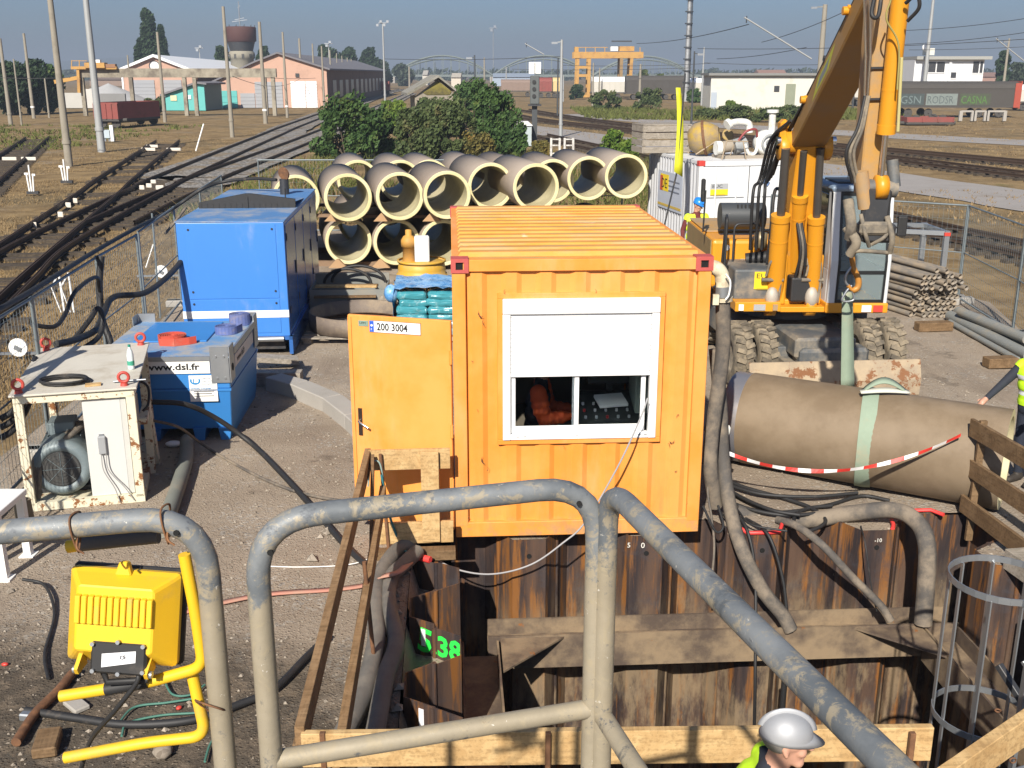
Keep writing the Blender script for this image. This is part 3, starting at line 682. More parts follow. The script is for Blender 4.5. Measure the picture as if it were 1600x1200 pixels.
# ================================================================== ladder with cage
lc = thing('caged_ladder', 'grey steel ladder with safety cage going down into the pit', 'ladder', (3.6, 6.75, -4.2))
q = lambda x, y, z: V((x, y, z)) - V((3.6, 6.75, -4.2))
cx_, cy_, rr = 3.55, 7.0, .36
for z in (.98, -.14, -1.3):
    b = MB(); pts = []
    for k in range(21):
        a = R(18) + R(250) * k / 20; pts.append((cx_ + rr * math.cos(a), cy_ + rr * math.sin(a)))
    pts = [(3.93, 6.66)] + pts + [(3.55, 6.5)]
    for i in range(len(pts) - 1):
        p0, p1 = V((*pts[i], z)), V((*pts[i + 1], z)); b.bar(p0 - V((3.6, 6.75, -4.2)), p1 - V((3.6, 6.75, -4.2)), .008, .05)
    b.build('cage_hoop', M_galv, lc, fixn=False)
for a in (35, 75, 115, 155, 195, 235):
    x, y = cx_ + (rr - .012) * math.cos(R(a)), cy_ + (rr - .012) * math.sin(R(a)); MB().bar(q(x, y, -2.2), q(x, y, .96), .04, .01, (1, 0, 0)).build('cage_bar', M_galv, lc)
for x, y in ((3.55, 6.48), (3.93, 6.64)): MB().bar(q(x, y, -4.2), q(x, y, 1.05), .06, .025, (1, 0, 0)).build('stile', M_galv, lc)
for k in range(16): MB().cyl(q(3.55, 6.48, -3.9 + k * .28), q(3.93, 6.64, -3.9 + k * .28), .014, n=6).build('rung', M_galv, lc)
plank('dark steel brace leaning inside the ladder cage', (3.62, 7.0, .28), (4.0, 6.35, -.35), .05, .05, M_dark, 'steel_brace', 'steel bar')
plank('thin grey bar leaning right of the ladder cage', (3.85, 7.1, .25), (4.2, 6.4, -.4), .03, .03, M_galv, 'steel_brace', 'steel bar')
chn = thing('chain', 'rusty chain hanging in front of the ladder cage', 'chain', (3.3, 6.3, .35))
for k in range(16):
    b = MB(); t = k / 15; p = V((3.3, 6.3, .35)).lerp(V((3.62, 5.5, -.3)), t) - V((0, 0, .25 * math.sin(t * 3.14))); b.lathe([(.02, -.007), (.027, 0), (.02, .007), (.013, 0), (.02, -.007)], 8, p - V((3.3, 6.3, .35)), Matrix.Rotation(k * 1.57, 3, 'X') @ Matrix.Rotation(R(35), 3, 'Z')); b.build('chain_link', M_rust, chn, fixn=False)

# ================================================================== viewing platform and its tube railings
M_tube = None
def mk_tube():
    n = NT('railing_tube'); P = n.cr
    N_ = n.t.nodes.new('ShaderNodeNewGeometry'); up = n.sep(N_.outputs['Normal'], 2)
    c = n.mix(n.ramp(n.noise(4, 6, .65, P), .35, .65), (.105, .118, .13), (.21, .225, .235))
    zz = n.sep(n.co, 2); low = n.ramp(zz, 1.0, .75)
    mud = n.ramp(n.math('ADD', n.math('ADD', n.math('MULTIPLY', n.noise(7, 12, .8, P), .6), n.math('MULTIPLY', n.noise(26, 8, .75, P), .4)), n.math('MULTIPLY', low, .19)), .52, .6)
    c = n.mix(n.math('MULTIPLY', mud, .75), c, n.mix(n.noise(14, 6, .7, P), (.28, .235, .155), (.44, .365, .245)))
    c = n.mix(n.math('MULTIPLY', n.ramp(n.noise(17, 9, .75, P, .8), .53, .6), .7), c, (.35, .295, .2)); c = n.mix(n.math('MULTIPLY', n.ramp(n.noise(9, 9, .75, n.scale(P, 1, 1, .4)), .6, .66), .7), c, (.07, .08, .09))
    c = n.mix(n.math('MULTIPLY', n.ramp(n.noise(24, 7, .7, P), .6, .68), .8), c, (.09, .1, .115))
    c = n.mix(n.math('MULTIPLY', n.ramp(n.noise(45, 6, .7, P), .66, .69), .85), c, (.62, .59, .52))
    c = n.mix(n.math('MULTIPLY', n.ramp(n.noise(11, 8, .7, P), .64, .68), .75), c, (.09, .045, .022))
    return n.fin(c, .55, .15, n.bump(n.noise(30, 6, .7, P), .35, .003), .4)
M_tube = mk_tube()
RH, TR = 3.67, .0235
pf = thing('platform', 'grey steel viewing platform carrying the tube railings', 'platform', (-.3, .6, 0))
pq = lambda x, y, z: V((x + .3, y - .6, z))
b = MB(); b.box(pq(-.9, .85, 2.57), (3.6, 2.3, .05)); b.build('deck', M_dark, pf)
for x in (-2.6, .8):
    for y in (-.2, 1.9): MB().box(pq(x, y, 1.26), (.09, .09, 2.52)).build('leg', M_dark, pf)
def bend(pts, rad=.12, n=7):
    pts = [V(p) for p in pts]; o = [pts[0]]
    for i in range(1, len(pts) - 1):
        a, b_, c = pts[i - 1:i + 2]; d0, d1 = (a - b_).normalized(), (c - b_).normalized(); p0, p1 = b_ + d0 * rad, b_ + d1 * rad
        for k in range(n + 1):
            t = k / n; o.append(p0 * (1 - t) ** 2 + b_ * 2 * t * (1 - t) + p1 * t * t)
    o.append(pts[-1]); return o
A, B_ = at(396, 800, 1.90), at(934, 752, 2.09); A.z = B_.z = RH
rl = thing('tube_railing', 'middle muddy tube railing panel across the foreground', 'railing', (A.x, A.y, 2.6))
rq = lambda p: V(p) - rl.location
MB().tube(bend([rq((A.x, A.y, 2.6)), rq(A), rq(B_), rq((B_.x, B_.y, 2.6))], .13), TR, 14).build('top_tube', M_tube, rl, fixn=False)
m0, m1 = A.copy(), B_.copy(); m0.z = m1.z = 3.13
MB().tube([rq(m0), rq(m1)], TR * .92, 12).build('mid_tube', M_tube, rl, fixn=False)
for p in (A.lerp(B_, .045) + V((0, -.018, -.062)), B_.lerp(A, .06) + V((0, -.021, -.03))): MB().cyl(rq(p), rq(p + V((0, -.008, .002))), .006, n=8).build('drilled_hole', M_hole, rl)
C0 = at(950, 765, 2.08); C0.z = RH; C1 = at(1400, 1200, 1.13); C1.z = RH; C2 = C0 + (C1 - C0) * 2.1
r2 = thing('tube_railing', 'right muddy tube handrail running towards the viewer', 'railing', (C0.x, C0.y, 2.6))
rq2 = lambda p: V(p) - r2.location
MB().tube(bend([rq2((C0.x, C0.y, 2.6)), rq2(C0), rq2(C2), rq2((C2.x, C2.y, 2.6))], .1), TR, 16).build('top_tube', M_tube, r2, fixn=False)
d0, d1 = C0.copy(), C2.copy(); d0.z = d1.z = 3.12
MB().tube([rq2(d0), rq2(d1)], TR * .92, 12).build('mid_tube', M_tube, r2, fixn=False)
D0, D1 = at(-260, 850, 1.78), at(318, 805, 1.93); D0.z = D1.z = RH
r3 = thing('tube_railing', 'left muddy tube railing panel holding the yellow floodlight', 'railing', (D1.x, D1.y, 2.6))
rq3 = lambda p: V(p) - r3.location
MB().tube(bend([rq3((D0.x, D0.y, 2.6)), rq3(D0), rq3(D1), rq3((D1.x, D1.y, 2.6))], .13), TR, 14).build('top_tube', M_tube, r3, fixn=False)
p = D1.lerp(D0, .07) + V((0, -.02, -.025)); MB().cyl(rq3(p), rq3(p + V((0, -.008, .002))), .006, n=8).build('drilled_hole', M_hole, r3)
# ------------------------------------------------------------------ yellow floodlight wired to the left railing
Yf = 1.96
M_fy = mat('lamp_yellow', (.72, .44, .018), .45, 0, .1, 8, (.35, .24, .1), .28, 7)
F0 = at(192, 985, Yf)
fl = thing('floodlight', 'yellow site floodlight with tube handle wired to the left railing', 'floodlight', F0, R(-3))
M3 = Matrix.Rotation(R(-2), 3, 'Z')
def fp(px, py, dy=0): p = at(px, py, Yf + dy); return Matrix.Rotation(R(3), 3, 'Z') @ (p - F0)
tilt = Matrix.Rotation(R(-22), 3, 'X') @ Matrix.Rotation(R(4), 3, 'Y')
hd = Matrix.Rotation(R(3), 3, 'Y') @ Matrix.Rotation(R(-14), 3, 'X')
hw, hh = .116, .098; hc = V((-.008, .03, .016))
def hp(x, y, z): return hc + hd @ V((x, y, z))
b = MB()
ring = lambda k, y, dz=0: [hp(sx * hw * k, y, dz + sz * hh * k) for sx, sz in ((-1, -1), (1, -1), (1, 1), (-1, 1))]
vs = ring(1, .022) + ring(1, 0) + ring(.93, -.012) + ring(.7, -.05, .005) + ring(.66, -.052, .005)
b.add(vs, [(4 * j + k, 4 * j + (k + 1) % 4, 4 * j + 4 + (k + 1) % 4, 4 * j + 4 + k) for j in range(4) for k in range(4)] + [(16, 17, 18, 19), (3, 2, 1, 0)])
head = b.build('lamp_housing', M_fy, fl, bevel=.008, seg=2)
b = MB()
vs = ring(1.035, .04) + ring(1.035, .02); b.add(vs, [(k, (k + 1) % 4, 4 + (k + 1) % 4, 4 + k) for k in range(4)] + [(0, 1, 2, 3), (7, 6, 5, 4)])
b.build('front_rim', M_black, fl, bevel=.005)
for k in range(12):
    x = -.074 + k * .0135; vs = []
    MB().add([hp(x + a * .0056, y, z) for y, z in ((-.05, -.005), (-.062, -.004), (-.062, .052), (-.05, .056)) for a in (-1, 1)], [(0, 1, 3, 2), (2, 3, 5, 4), (4, 5, 7, 6), (0, 2, 4, 6), (1, 3, 5, 7)]).build('cooling_fin', M_fy, fl, bevel=.0015)
jb = MB(); jw, jh = .058, .034; jc = (.013, -.072)
jb.add([hp(jc[0] + sx * jw, y, jc[1] + sz * jh) for y in (-.055, .0) for sx, sz in ((-1, -1), (1, -1), (1, 1), (-1, 1))], [(0, 1, 2, 3), (4, 5, 6, 7), (0, 1, 5, 4), (1, 2, 6, 5), (2, 3, 7, 6), (3, 0, 4, 7)])
jbo = jb.build('junction_box', M_black, fl, bevel=.005)
for sx, sz in ((-.9, .8), (0, 1.02), (.9, .86), (-.86, -.82), (.05, -.9), (.92, -.7)):
    p = V((jc[0] + sx * jw, -.056, jc[1] + sz * jh)); MB().cyl(hp(*p), hp(p.x, p.y - .006, p.z), .0045, n=8).build('screw', M_galv, jbo)
lbm = mat('rating_label', (.72, .72, .74), .35, .1, .05, 30)
lo = MB().add([hp(jc[0] + x, -.0565, jc[1] + z) for x, z in ((-.033, -.02), (.037, -.006), (.037, .018), (-.033, .008))], [(0, 1, 2, 3)]).build('rating_label', lbm, jbo)
for txt, dx, dz, s_ in (('CE', .005, -.001, .011),): text(txt, s_, M_ink, jbo, hp(jc[0] + dx, -.058, jc[1] + dz), (UP - R(14), R(-8), 0), 'rating_mark', ext=.0003)
b = MB(); p = hp(.0, -.01, .105); b.add([hp(x, y, z) for y in (-.018, .0) for x, z in ((-.018, .088), (.018, .088), (.009, .118), (-.009, .118))], [(0, 1, 2, 3), (4, 5, 6, 7), (0, 1, 5, 4), (1, 2, 6, 5), (2, 3, 7, 6), (3, 0, 4, 7)]); b.build('top_bracket', M_fy, fl, bevel=.003)
for sx in (-1, 1):
    b = MB(); b.add([hp(sx * .072 + x, y, z) for x in (-.004, .004) for y, z in ((-.06, -.1), (-.03, -.065), (-.01, -.1), (-.05, -.112))], [(0, 1, 2, 3), (4, 5, 6, 7), (0, 1, 5, 4), (1, 2, 6, 5), (2, 3, 7, 6), (3, 0, 4, 7)]); b.build('side_bracket', M_fy, fl)
    MB().cyl(hp(sx * .082, -.045, -.104), hp(sx * .07, -.045, -.104), .008, n=8).build('bolt', M_galv, fl)
rt = .0125
MB().tube([fp(160, 1044, -.02), fp(168, 1066, -.02), fp(232, 1062, -.02)], .008, 6).build('swivel_bar', M_black, fl)
MB().tube(bend([fp(288, 866), fp(306, 960), fp(318, 1042), fp(232, 1066), fp(95, 1088)], .03), rt, 12).build('handle_tube', M_fy, fl, fixn=False)
MB().tube(bend([fp(300, 1052, .015), fp(322, 1150), fp(230, 1160), fp(102, 1184)], .035), rt, 12).build('foot_tube', M_fy, fl, fixn=False)
MB().tube([fp(166, 1077), fp(232, 1065)], rt * 1.12, 12).build('rubber_grip', M_black, fl, fixn=False)
MB().tube([fp(106, 854, .01), fp(126, 851, .01)], rt * 1.05, 12).build('handle_end', M_fy, fl); MB().tube([fp(124, 851, .01), fp(248, 838, .01)], rt * 1.15, 12).build('foam_grip', mat('foam', (.1, .09, .08), .9, 0, .3, 8, (.2, .16, .12), .3), fl, fixn=False)
MB().tube(spline([fp(214, 1048, -.03), fp(214, 1066, -.04), fp(180, 1110, -.03), fp(140, 1160, .02), fp(120, 1230, .1)]), .0055, 6).build('power_cable', M_black, fl, fixn=False)
def wire(label, pts, rad=.0022, m=M_rust): tag(MB().tube(spline(pts, 6), rad, 5).build('tie_wire', m, fixn=False), label, 'wire', 'rusty tie wires on the railing')
for px, py, lab in ((122, 835, 'rusty tie wire round the railing at the left end of the lamp grip'), (252, 832, 'rusty tie wire round the railing bend above the yellow lamp')):
    xq = at(px, py, 1.88).x; tq = (xq - D0.x) / (D1.x - D0.x); c = D0.lerp(D1, tq); wire(lab, [c + V((.004 * math.sin(k * 2.1), .0265 * math.cos(k * 1.05), (.0265 if math.sin(k * 1.05) > 0 else .055) * math.sin(k * 1.05))) for k in range(19)] + [c + V((.008, -.026, -.03)), c + V((.022, -.03, -.045))])
c = at(335, 1105, 1.93); wire('rusty tie wire between the yellow lamp foot and the railing post', [at(305, 1094, 1.94), at(320, 1100, 1.9), at(345, 1108, 1.9), at(356, 1112, 1.95), at(330, 1112, 1.97), at(306, 1096, 1.95)])
# ================================================================== blue generator
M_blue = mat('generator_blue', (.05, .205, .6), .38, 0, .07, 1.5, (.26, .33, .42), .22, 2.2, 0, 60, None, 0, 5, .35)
M_bdark = mat('generator_shade_blue', (.035, .12, .36), .22, .0, .1, 2, (.2, .17, .13), .16, 3)  # darker copy of the blue, the right side's shadow put into the colour
M_broof = mat('generator_roof_blue', (.08, .2, .42), .5, 0, .1, 3, (.36, .34, .3), .4, 2)
gA = R(4.3); gO = V((-5.36, 16.95, 0)); GU, GV = V((math.cos(gA), math.sin(gA), 0)), V((-math.sin(gA), math.cos(gA), 0))
ge = thing('generator', 'big blue generator set with white stripe, black roof grille and exhaust stack', 'generator', gO, gA)
gw, gl, gh = 1.7, 4.9, 2.24
MB().bx(0, gw, 0, gl, .34, gh - .02).build('housing', [M_blue], ge, bevel=.012, seg=2)
MB().bx(-.015, gw + .015, -.012, 1.75, gh - .02, gh).build('roof', M_broof, ge, bevel=.006)
MB().bx(-.015, gw + .015, 1.75, gl + .01, gh - .02, gh + .004).build('roof', M_broof, ge, bevel=.006)
for x0, x1, z0, z1 in ((.135, gw - .135, .98, gh - .05), (.135, gw - .135, .4, .965)): MB().bx(x0, x1, -.008, .002, z0, z1).build('front_panel', M_blue, ge, bevel=.004)
MB().bx(-.003, gw + .003, -.011, .02, .66, .78).build('white_stripe', M_white, ge)
for x in (.19, gw - .19):
    for z in (gh - .13, 1.1, .9): MB().cyl((x, -.007, z), (x, -.018, z), .018, n=8).build('latch', M_black, ge)
b = MB()
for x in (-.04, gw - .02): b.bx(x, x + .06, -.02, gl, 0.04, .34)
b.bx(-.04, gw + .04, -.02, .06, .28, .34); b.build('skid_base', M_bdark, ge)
MB().bx(.1, gw - .1, .1, gl - .1, .1, .335).build('belly_tank', M_dark, ge)
MB().cyl((.12, -.03, .3), (gw - .1, -.03, .3), .045, n=10).build('skid_tube', M_galv, ge)
# right hand doors
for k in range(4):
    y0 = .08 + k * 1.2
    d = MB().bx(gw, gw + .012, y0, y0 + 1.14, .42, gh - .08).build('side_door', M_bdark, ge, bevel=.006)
    MB().bx(gw + .012, gw + .03, y0 + 1.0, y0 + 1.06, 1.2, 1.42).build('door_handle', M_black, d)
    for z in (.7, 1.9): MB().bx(gw + .01, gw + .028, y0 + .02, y0 + .06, z, z + .12).build('hinge', M_black, d)
g = MB().prism([(0, .0), (gw * .98, 0), (gw * .98, .15), (gw * .53, .25), (gw * .47, .25), (0, .1)], 1.72, 1.8, 'y', None, (.02, 0, gh)).build('roof_grille_front', M_black, ge)
MB().bx(gw * .485, gw * .515, 1.7, 1.72, gh, gh + .2).build('grille_rib', M_black, ge)
for k in range(16): MB().bx(.06 + k * .1, .075 + k * .1, 1.712, 1.722, gh + .01, gh + .085).build('grille_slat', M_black, ge)
b = MB(); b.add([(.02, 1.8, gh + .07), (gw * .5, 1.8, gh + .2), (gw - .02, 1.8, gh + .1), (.02, 3.2, gh + .005), (gw * .5, 3.2, gh + .03), (gw - .02, 3.2, gh + .005)], [(0, 1, 4, 3), (1, 2, 5, 4)]); b.build('roof_cover', M_broof, ge)
ex = MB().cyl((gw * .72, 3.9, gh), (gw * .72, 3.9, gh + .3), .09, n=14).build('exhaust_stack', M_dark, ge)
MB().cyl((gw * .72, 3.83, gh + .4), (gw * .72 + .02, 3.86, gh + .41), .125, n=16).build('rain_flap', M_rust, ex)
MB().tube([(gw - .2, 1.9, gh + .1), (gw - .2, 1.9, gh + .32)], .012, 6).build('lifting_pin', M_black, ge)

# ================================================================== blue tank with writing
tA = R(3.5); tO = V((-5.16, 12.72, 0))
tk = thing('fuel_tank', 'blue steel fuel tank box with a white writing band and steel corner plates', 'fuel tank', tO, tA)
M_tb = mat('tank_blue', (.035, .19, .5), .42, 0, .08, 2, (.28, .3, .3), .1, 3)
M_tt = mat('tank_top_blue', (.1, .25, .48), .6, 0, .12, 3, (.36, .33, .28), .55, 2)
tw, tl, th = 1.62, 1.98, 1.12
b = MB(); b.bx(.0, tw, 0, tl, .7, th - .03); b.build('upper_body', M_tb, tk, bevel=.01)
b = MB(); b.add([(.0, 0, .68), (tw, 0, .68), (tw, tl, .68), (0, tl, .68), (.1, .1, .14), (tw - .04, .1, .14), (tw - .04, tl - .06, .14), (.1, tl - .06, .14)], [(0, 1, 5, 4), (1, 2, 6, 5), (2, 3, 7, 6), (3, 0, 4, 7), (4, 5, 6, 7), (0, 1, 2, 3)]); b.build('lower_body', M_tb, tk, bevel=.01)
MB().bx(-.01, tw + .01, -.01, tl + .01, .67, .7).build('body_seam', M_tb, tk)
MB().bx(-.02, tw + .02, -.02, tl + .02, th - .03, th).build('top_plate', M_tt, tk, bevel=.008)
MB().bx(.25, tw - .42, .75, tl - .12, th, th + .02).build('hatch', M_tb, tk, bevel=.006)
for x, y in ((0, 0), (tw, 0), (tw, tl), (0, tl)):
    sx, sy = (1 if x else -1), (1 if y else -1)
    p = MB(); p.bx(x + sx * .006, x - sx * .22, y + sy * .022, y + sy * .01, .78, th + .12) if not y else p.bx(x + sx * .006, x - sx * .22, y + sy * .01, y + sy * .022, .78, th + .12)
    p.bx(x + sx * .012, x + sx * .024, y + sy * .02, y - sy * .25, .78, th + .12)
    po = p.build('corner_plate', M_galv, tk)
    if not y and x:
        for px_, pz in ((-.05, .84), (-.15, .84), (-.05, th), (-.15, th)): MB().cyl((x + px_, -.02, pz), (x + px_, -.032, pz), .016, n=8).build('bolt', M_galv, po)
        MB().cyl((x + .022, .12, .95), (x + .03, .12, .95), .05, n=12).build('lifting_eye', M_hole, po)
MB().bx(.02, tw - .22, -.03, -.012, th - .05, th + .005).build('front_rail', M_galv, tk)
MB().bx(tw + .005, tw + .03, .25, tl - .25, th - .04, th + .05).build('side_rail', M_galv, tk)
MB().bx(.005, tw - .23, -.018, -.008, .905, 1.065).build('name_band', M_white, tk)
text('www.dsl.fr', .115, M_ink, tk, (.6, -.0195, .955), (UP, 0, 0), 'web_address', sx=1.32, bold=.003)
MB().bx(tw + .004, tw + .009, .35, tl - .3, .88, 1.04).build('name_band', mat('grey_band', (.5, .52, .55), .5), tk)
text('www.dsl.fr', .12, M_ink, tk, (tw + .011, .5, .92), (UP, 0, UP), 'web_address')
sg = MB().bx(tw - .66, tw - .26, -.006, .0, .37, .87).build('info_panel', M_white, tk, (.29, -.004, .285)); sg.scale = (.86, 1, .68)
M_dsl = mat('logo_blue', (.02, .22, .5), .5)
b = MB(); b.lathe([(.075, 0), (.05, 0)], 20, (tw - .57, -.0085, .77), Matrix.Rotation(UP, 3, 'X'), False, R(150), R(390)); b.build('logo_ring', M_dsl, sg, (0, 0, 0))
text('L', .13, M_dsl, sg, (tw - .61, -.009, .72), (UP, 0, 0), 'logo_letter')
for i, s_ in enumerate(('delta', 'service', 'location')): text(s_, .062, mat('logo_grey', (.3, .35, .42), .5), sg, (tw - .475, -.009, .8 - i * .055), (UP, 0, 0), 'company_name')
text('Energie  Pompage', .04, M_dsl, sg, (tw - .635, -.009, .615), (UP, 0, 0), 'company_line')
for i in range(3): MB().bx(tw - .6, tw - .31 - .03 * (i % 2), -.009, -.0075, .56 - i * .045, .572 - i * .045).build('text_line', M_ink, sg)
b = MB()
for x in (.12, .62, 1.18, tw - .12): b.prism([(x - .08, .16), (x + .08, .16), (x + .055, 0), (x - .055, 0)], .05, tl - .05, 'y')
b.build('pallet_foot', M_tb, tk)
# things lying on the tank
def coil_flat(c, r0, r1, turns, wdt, th_, m, label, cat, tail=None, name='fire_hose'):
    b = MB(); N = int(turns * 22); pts = []
    for i in range(N + 1):
        a = 2 * math.pi * turns * i / N; r = r0 + (r1 - r0) * i / N; pts.append(V((r * math.cos(a), r * math.sin(a), 0)))
    if tail: pts += [V(t) for t in tail]
    for i in range(len(pts) - 1): 
        if (pts[i + 1] - pts[i]).length > 1e-4: b.bar(pts[i] + V((0, 0, wdt / 2)), pts[i + 1] + V((0, 0, wdt / 2)), th_, wdt)
    return tag(b.build(name, m, None, c, fixn=False), label, cat)
def on_tank(px, py, z=th): return gp(px, py, z + .003)
M_fire = mat('red_canvas', (.52, .07, .04), .8, 0, .2, 12, (.4, .25, .18), .3, 5)
coil_flat(on_tank(270, 534), .03, .185, 5.5, .095, .013, M_fire, 'flat red fire hose rolled up on top of the blue tank', 'fire hose', [(-.1, -.21, 0), (.1, -.24, .0), (.26, -.14, 0), (.33, -.07, 0)])
M_bh = mat('blue_canvas', (.1, .14, .34), .8, 0, .2, 12, (.35, .28, .2), .35, 4)
for px, py, r_, h_, lab in ((375, 506, .15, .15, 'blue flat hose rolled up at the back right of the blue tank top'), (354, 520, .155, .1, 'lower blue flat hose roll nearest the tank corner plate')):
    coil_flat(on_tank(px, py), .03, r_, 5, h_, .013, M_bh, lab, 'hose roll', [(r_ + .03, .12, 0)] if h_ < .12 else None, 'flat_hose')

# ================================================================== white open power unit
uA = R(14.5); uO = V((-5.18, 10.52, 0))
pu = thing('power_unit', 'open white steel power unit frame with grey electric motor inside', 'power unit', uO, uA)
M_cr = mat('cream_frame', (.66, .62, .47), .5, 0, .08, 4, (.4, .34, .22), .25, 5, 0, 60, (.22, .09, .03), .5, 7)
M_utop = mat('cream_top', (.55, .52, .45), .6, 0, .12, 3, (.36, .31, .24), .4, 2, 0, 60, (.25, .12, .05), .15, 8)
uw, ul, uh = 1.2, 2.0, 1.3
for x in (0, uw - .09):
    for y in (0, ul - .07): MB().bx(x, x + .09, y, y + .07, .06, uh - .08).build('frame_post', M_cr, pu, bevel=.004)
for a, b_ in (((0, 0), (uw, .07)), ((0, ul - .07), (uw, ul))): MB().bx(a[0], b_[0], a[1], b_[1], uh - .1, uh - .012).build('frame_beam', M_cr, pu, bevel=.004); MB().bx(a[0], b_[0], a[1], b_[1], 0, .09).build('frame_beam', M_cr, pu)
for x in (0, uw - .07): MB().bx(x, x + .07, .07, ul - .07, uh - .1, uh - .012).build('frame_beam', M_cr, pu); MB().bx(x, x + .07, .07, ul - .07, 0, .09).build('frame_beam', M_cr, pu)
MB().bx(-.03, uw + .03, -.03, ul + .03, uh - .012, uh + .008).build('top_plate', M_utop, pu, bevel=.003)
MB().bx(.02, uw - .02, .02, ul - .02, .0, .05).build('base_plate', M_cr, pu)
cb = MB().bx(.66, uw - .15, .04, .5, .09, uh - .11).build('switch_cabinet', mat('cabinet_white', (.56, .56, .54), .4, 0, .05, 2, (.5, .45, .36), .12), pu, bevel=.01)
MB().bx(uw - .155, uw - .1, .04, .5, .1, uh - .12).build('cabinet_side', mat('cabinet_edge', (.5, .5, .47), .45), pu)
sk = MB().bx(.78, .86, .0, .06, .58, .78).build('plug', mat('plug_grey', (.3, .31, .32), .5), pu, bevel=.008)
MB().bx(.795, .845, .03, .06, .76, .8).build('plug_hook', M_galv, sk)
for dx, k in ((0, 0), (.05, 1)): MB().tube(spline([(.8 + dx, .01, .58), (.81 + dx, -.01, .4), (.9 + dx * 2, -.02, .2), (.94 + dx * 3, -.02, .03)]), .006, 6).build('plug_cable', mat('grey_cable', (.3, .3, .3), .6), pu, fixn=False)
# motor
M_mot = mat('motor_grey', (.16, .2, .215), .5, .1, .1, 4, (.3, .27, .22), .25, 4)
MX, MZ, MR = .36, .4, .3
mo = MB().lathe([(.0, -.03), (.205, -.03), (.205, -.045), (.265, -.045), (.31, -.0), (MR, .08), (MR, .32), (.26, .36), (.0, .36)], 28, (MX, .2, MZ), Matrix.Rotation(-UP, 3, 'X') ).build('motor', M_mot, pu)
for k in range(20):
    a = 2 * math.pi * k / 20; MB().box((MX + .27 * math.cos(a), .83, MZ + .27 * math.sin(a)), (.012, .55, .06), M=Matrix.Rotation(UP - a, 3, 'Y')).build('cooling_fin', M_mot, mo)
MB().cyl((MX, .5, MZ), (MX, 1.15, MZ), .25, n=24).build('motor_body', M_mot, pu)
MB().cyl((MX, .172, MZ), (MX, .16, MZ), .2, n=28).build('fan_grille', mat('fan_mesh', (.06, .06, .058), .6, .2, .35, 60, (.14, .125, .1), .3, 6), mo)
for k in range(8): a = k * .785; MB().bar((MX, .156, MZ), (MX + .19 * math.cos(a), .156, MZ + .19 * math.sin(a)), .004, .004).build('grille_spoke', M_mot, mo)
for r_ in (.055, .09, .125, .16, .19): MB().lathe([(r_, 0), (r_ + .003, 0), (r_ + .003, .003), (r_, .003)], 24, (MX, .158, MZ), Matrix.Rotation(UP, 3, 'X')).build('grille_ring', M_dark, mo)
MB().bx(.2, .48, .55, .85, .66, .8).build('terminal_box', M_mot, pu, bevel=.01); MB().bx(.05, .65, .4, 1.2, .05, .1).build('motor_foot', M_dark, pu)
MB().bx(.7, uw - .15, .7, 1.8, .1, .75).build('oil_tank', M_utop, pu, bevel=.02)
b = MB(); b.bx(.3, .6, 1.85, 1.9, .85, 1.15); b.build('gauge_panel', M_cr, pu)
for k in range(4): MB().tube(spline([(.6 - k * .05, .7, .74), (.45 - k * .07, .35, .7 - .04 * k), (.18 - k * .03, .2, .5), (.1, .12, .1)]), .028, 8).build('motor_cable', M_hose, pu, fixn=False)
MB().box((uw + .02, .62, .8), (.09, .5, .07)).build('side_rail', M_cr, pu); MB().box((uw + .02, .9, .55), (.08, .08, 1.1)).build('side_post', M_cr, pu); MB().bar((uw + .03, .9, 1.1), (uw + .06, 1.2, .02), .05, .1).build('side_brace', M_cr, pu)
MB().tube(spline([(uw - .02, .7, 1.2), (uw + .08, .7, 1.1), (uw + .08, .55, .95), (uw + .02, .5, .88)]), .015, 6).build('side_cable', M_black, pu, fixn=False)
M_eye = mat('eye_red', (.45, .06, .045), .5, 0, .15, 6, (.3, .12, .08), .3)
for x, y, lab in ((.06, .06, ''), (uw - .1, .08, ''), (.06, ul - .1, ''), (uw - .06, ul - .1, '')):
    e = MB().cyl((x, y, uh), (x, y, uh + .04), .045, .035, 12).build('lifting_eye', M_eye, pu)
    MB().lathe([(.052 + .017 * math.cos(t), .017 * math.sin(t)) for t in [2 * math.pi * k / 8 for k in range(9)]], 18, (x, y, uh + .1), Matrix.Rotation(UP, 3, 'X') if y < 1 else Matrix.Rotation(UP, 3, 'X') @ Matrix.Rotation(0, 3, 'Z')).build('eye_ring', M_eye, e, fixn=False)
def ut(x, y, z=uh + .008): 
    c, s_ = math.cos(uA), math.sin(uA); return uO + V((x * c - y * s_, x * s_ + y * c, z))
b = MB(); pts = []
for k in range(5 * 16):
    a = 2 * math.pi * k / 16; r_ = .21 + .035 * math.sin(k * .37); pts.append((1.15 * r_ * math.cos(a), .75 * r_ * math.sin(a) + .02 * math.sin(k * .21), .012 + .012 * (k // 16) * .8))
b.tube(pts, .011, 6); tag(b.build('cable_coil', M_black, None, ut(.5, .32), (0, 0, .1), fixn=False), 'black cable coiled on top of the white power unit', 'cable')
bo = thing('water_bottle', 'clear plastic water bottle with green cap on the white power unit', 'bottle', ut(1.12, .75), .3)
MB().lathe([(.001, 0), (.036, .0), (.038, .02), (.035, .09), (.038, .16), (.03, .21), (.014, .245), (.014, .26)], 16).build('bottle_body', mat('clear_plastic', (.62, .7, .72), .15, 0, .05), bo); MB().cyl((0, 0, .26), (0, 0, .285), .016, n=10).build('cap', mat('cap_green', (.02, .22, .16), .5), bo); MB().cyl((0, 0, .05), (0, 0, .1), .0392, n=16).build('bottle_label', mat('label_green', (.05, .3, .2), .5, 0, .5, 40), bo)
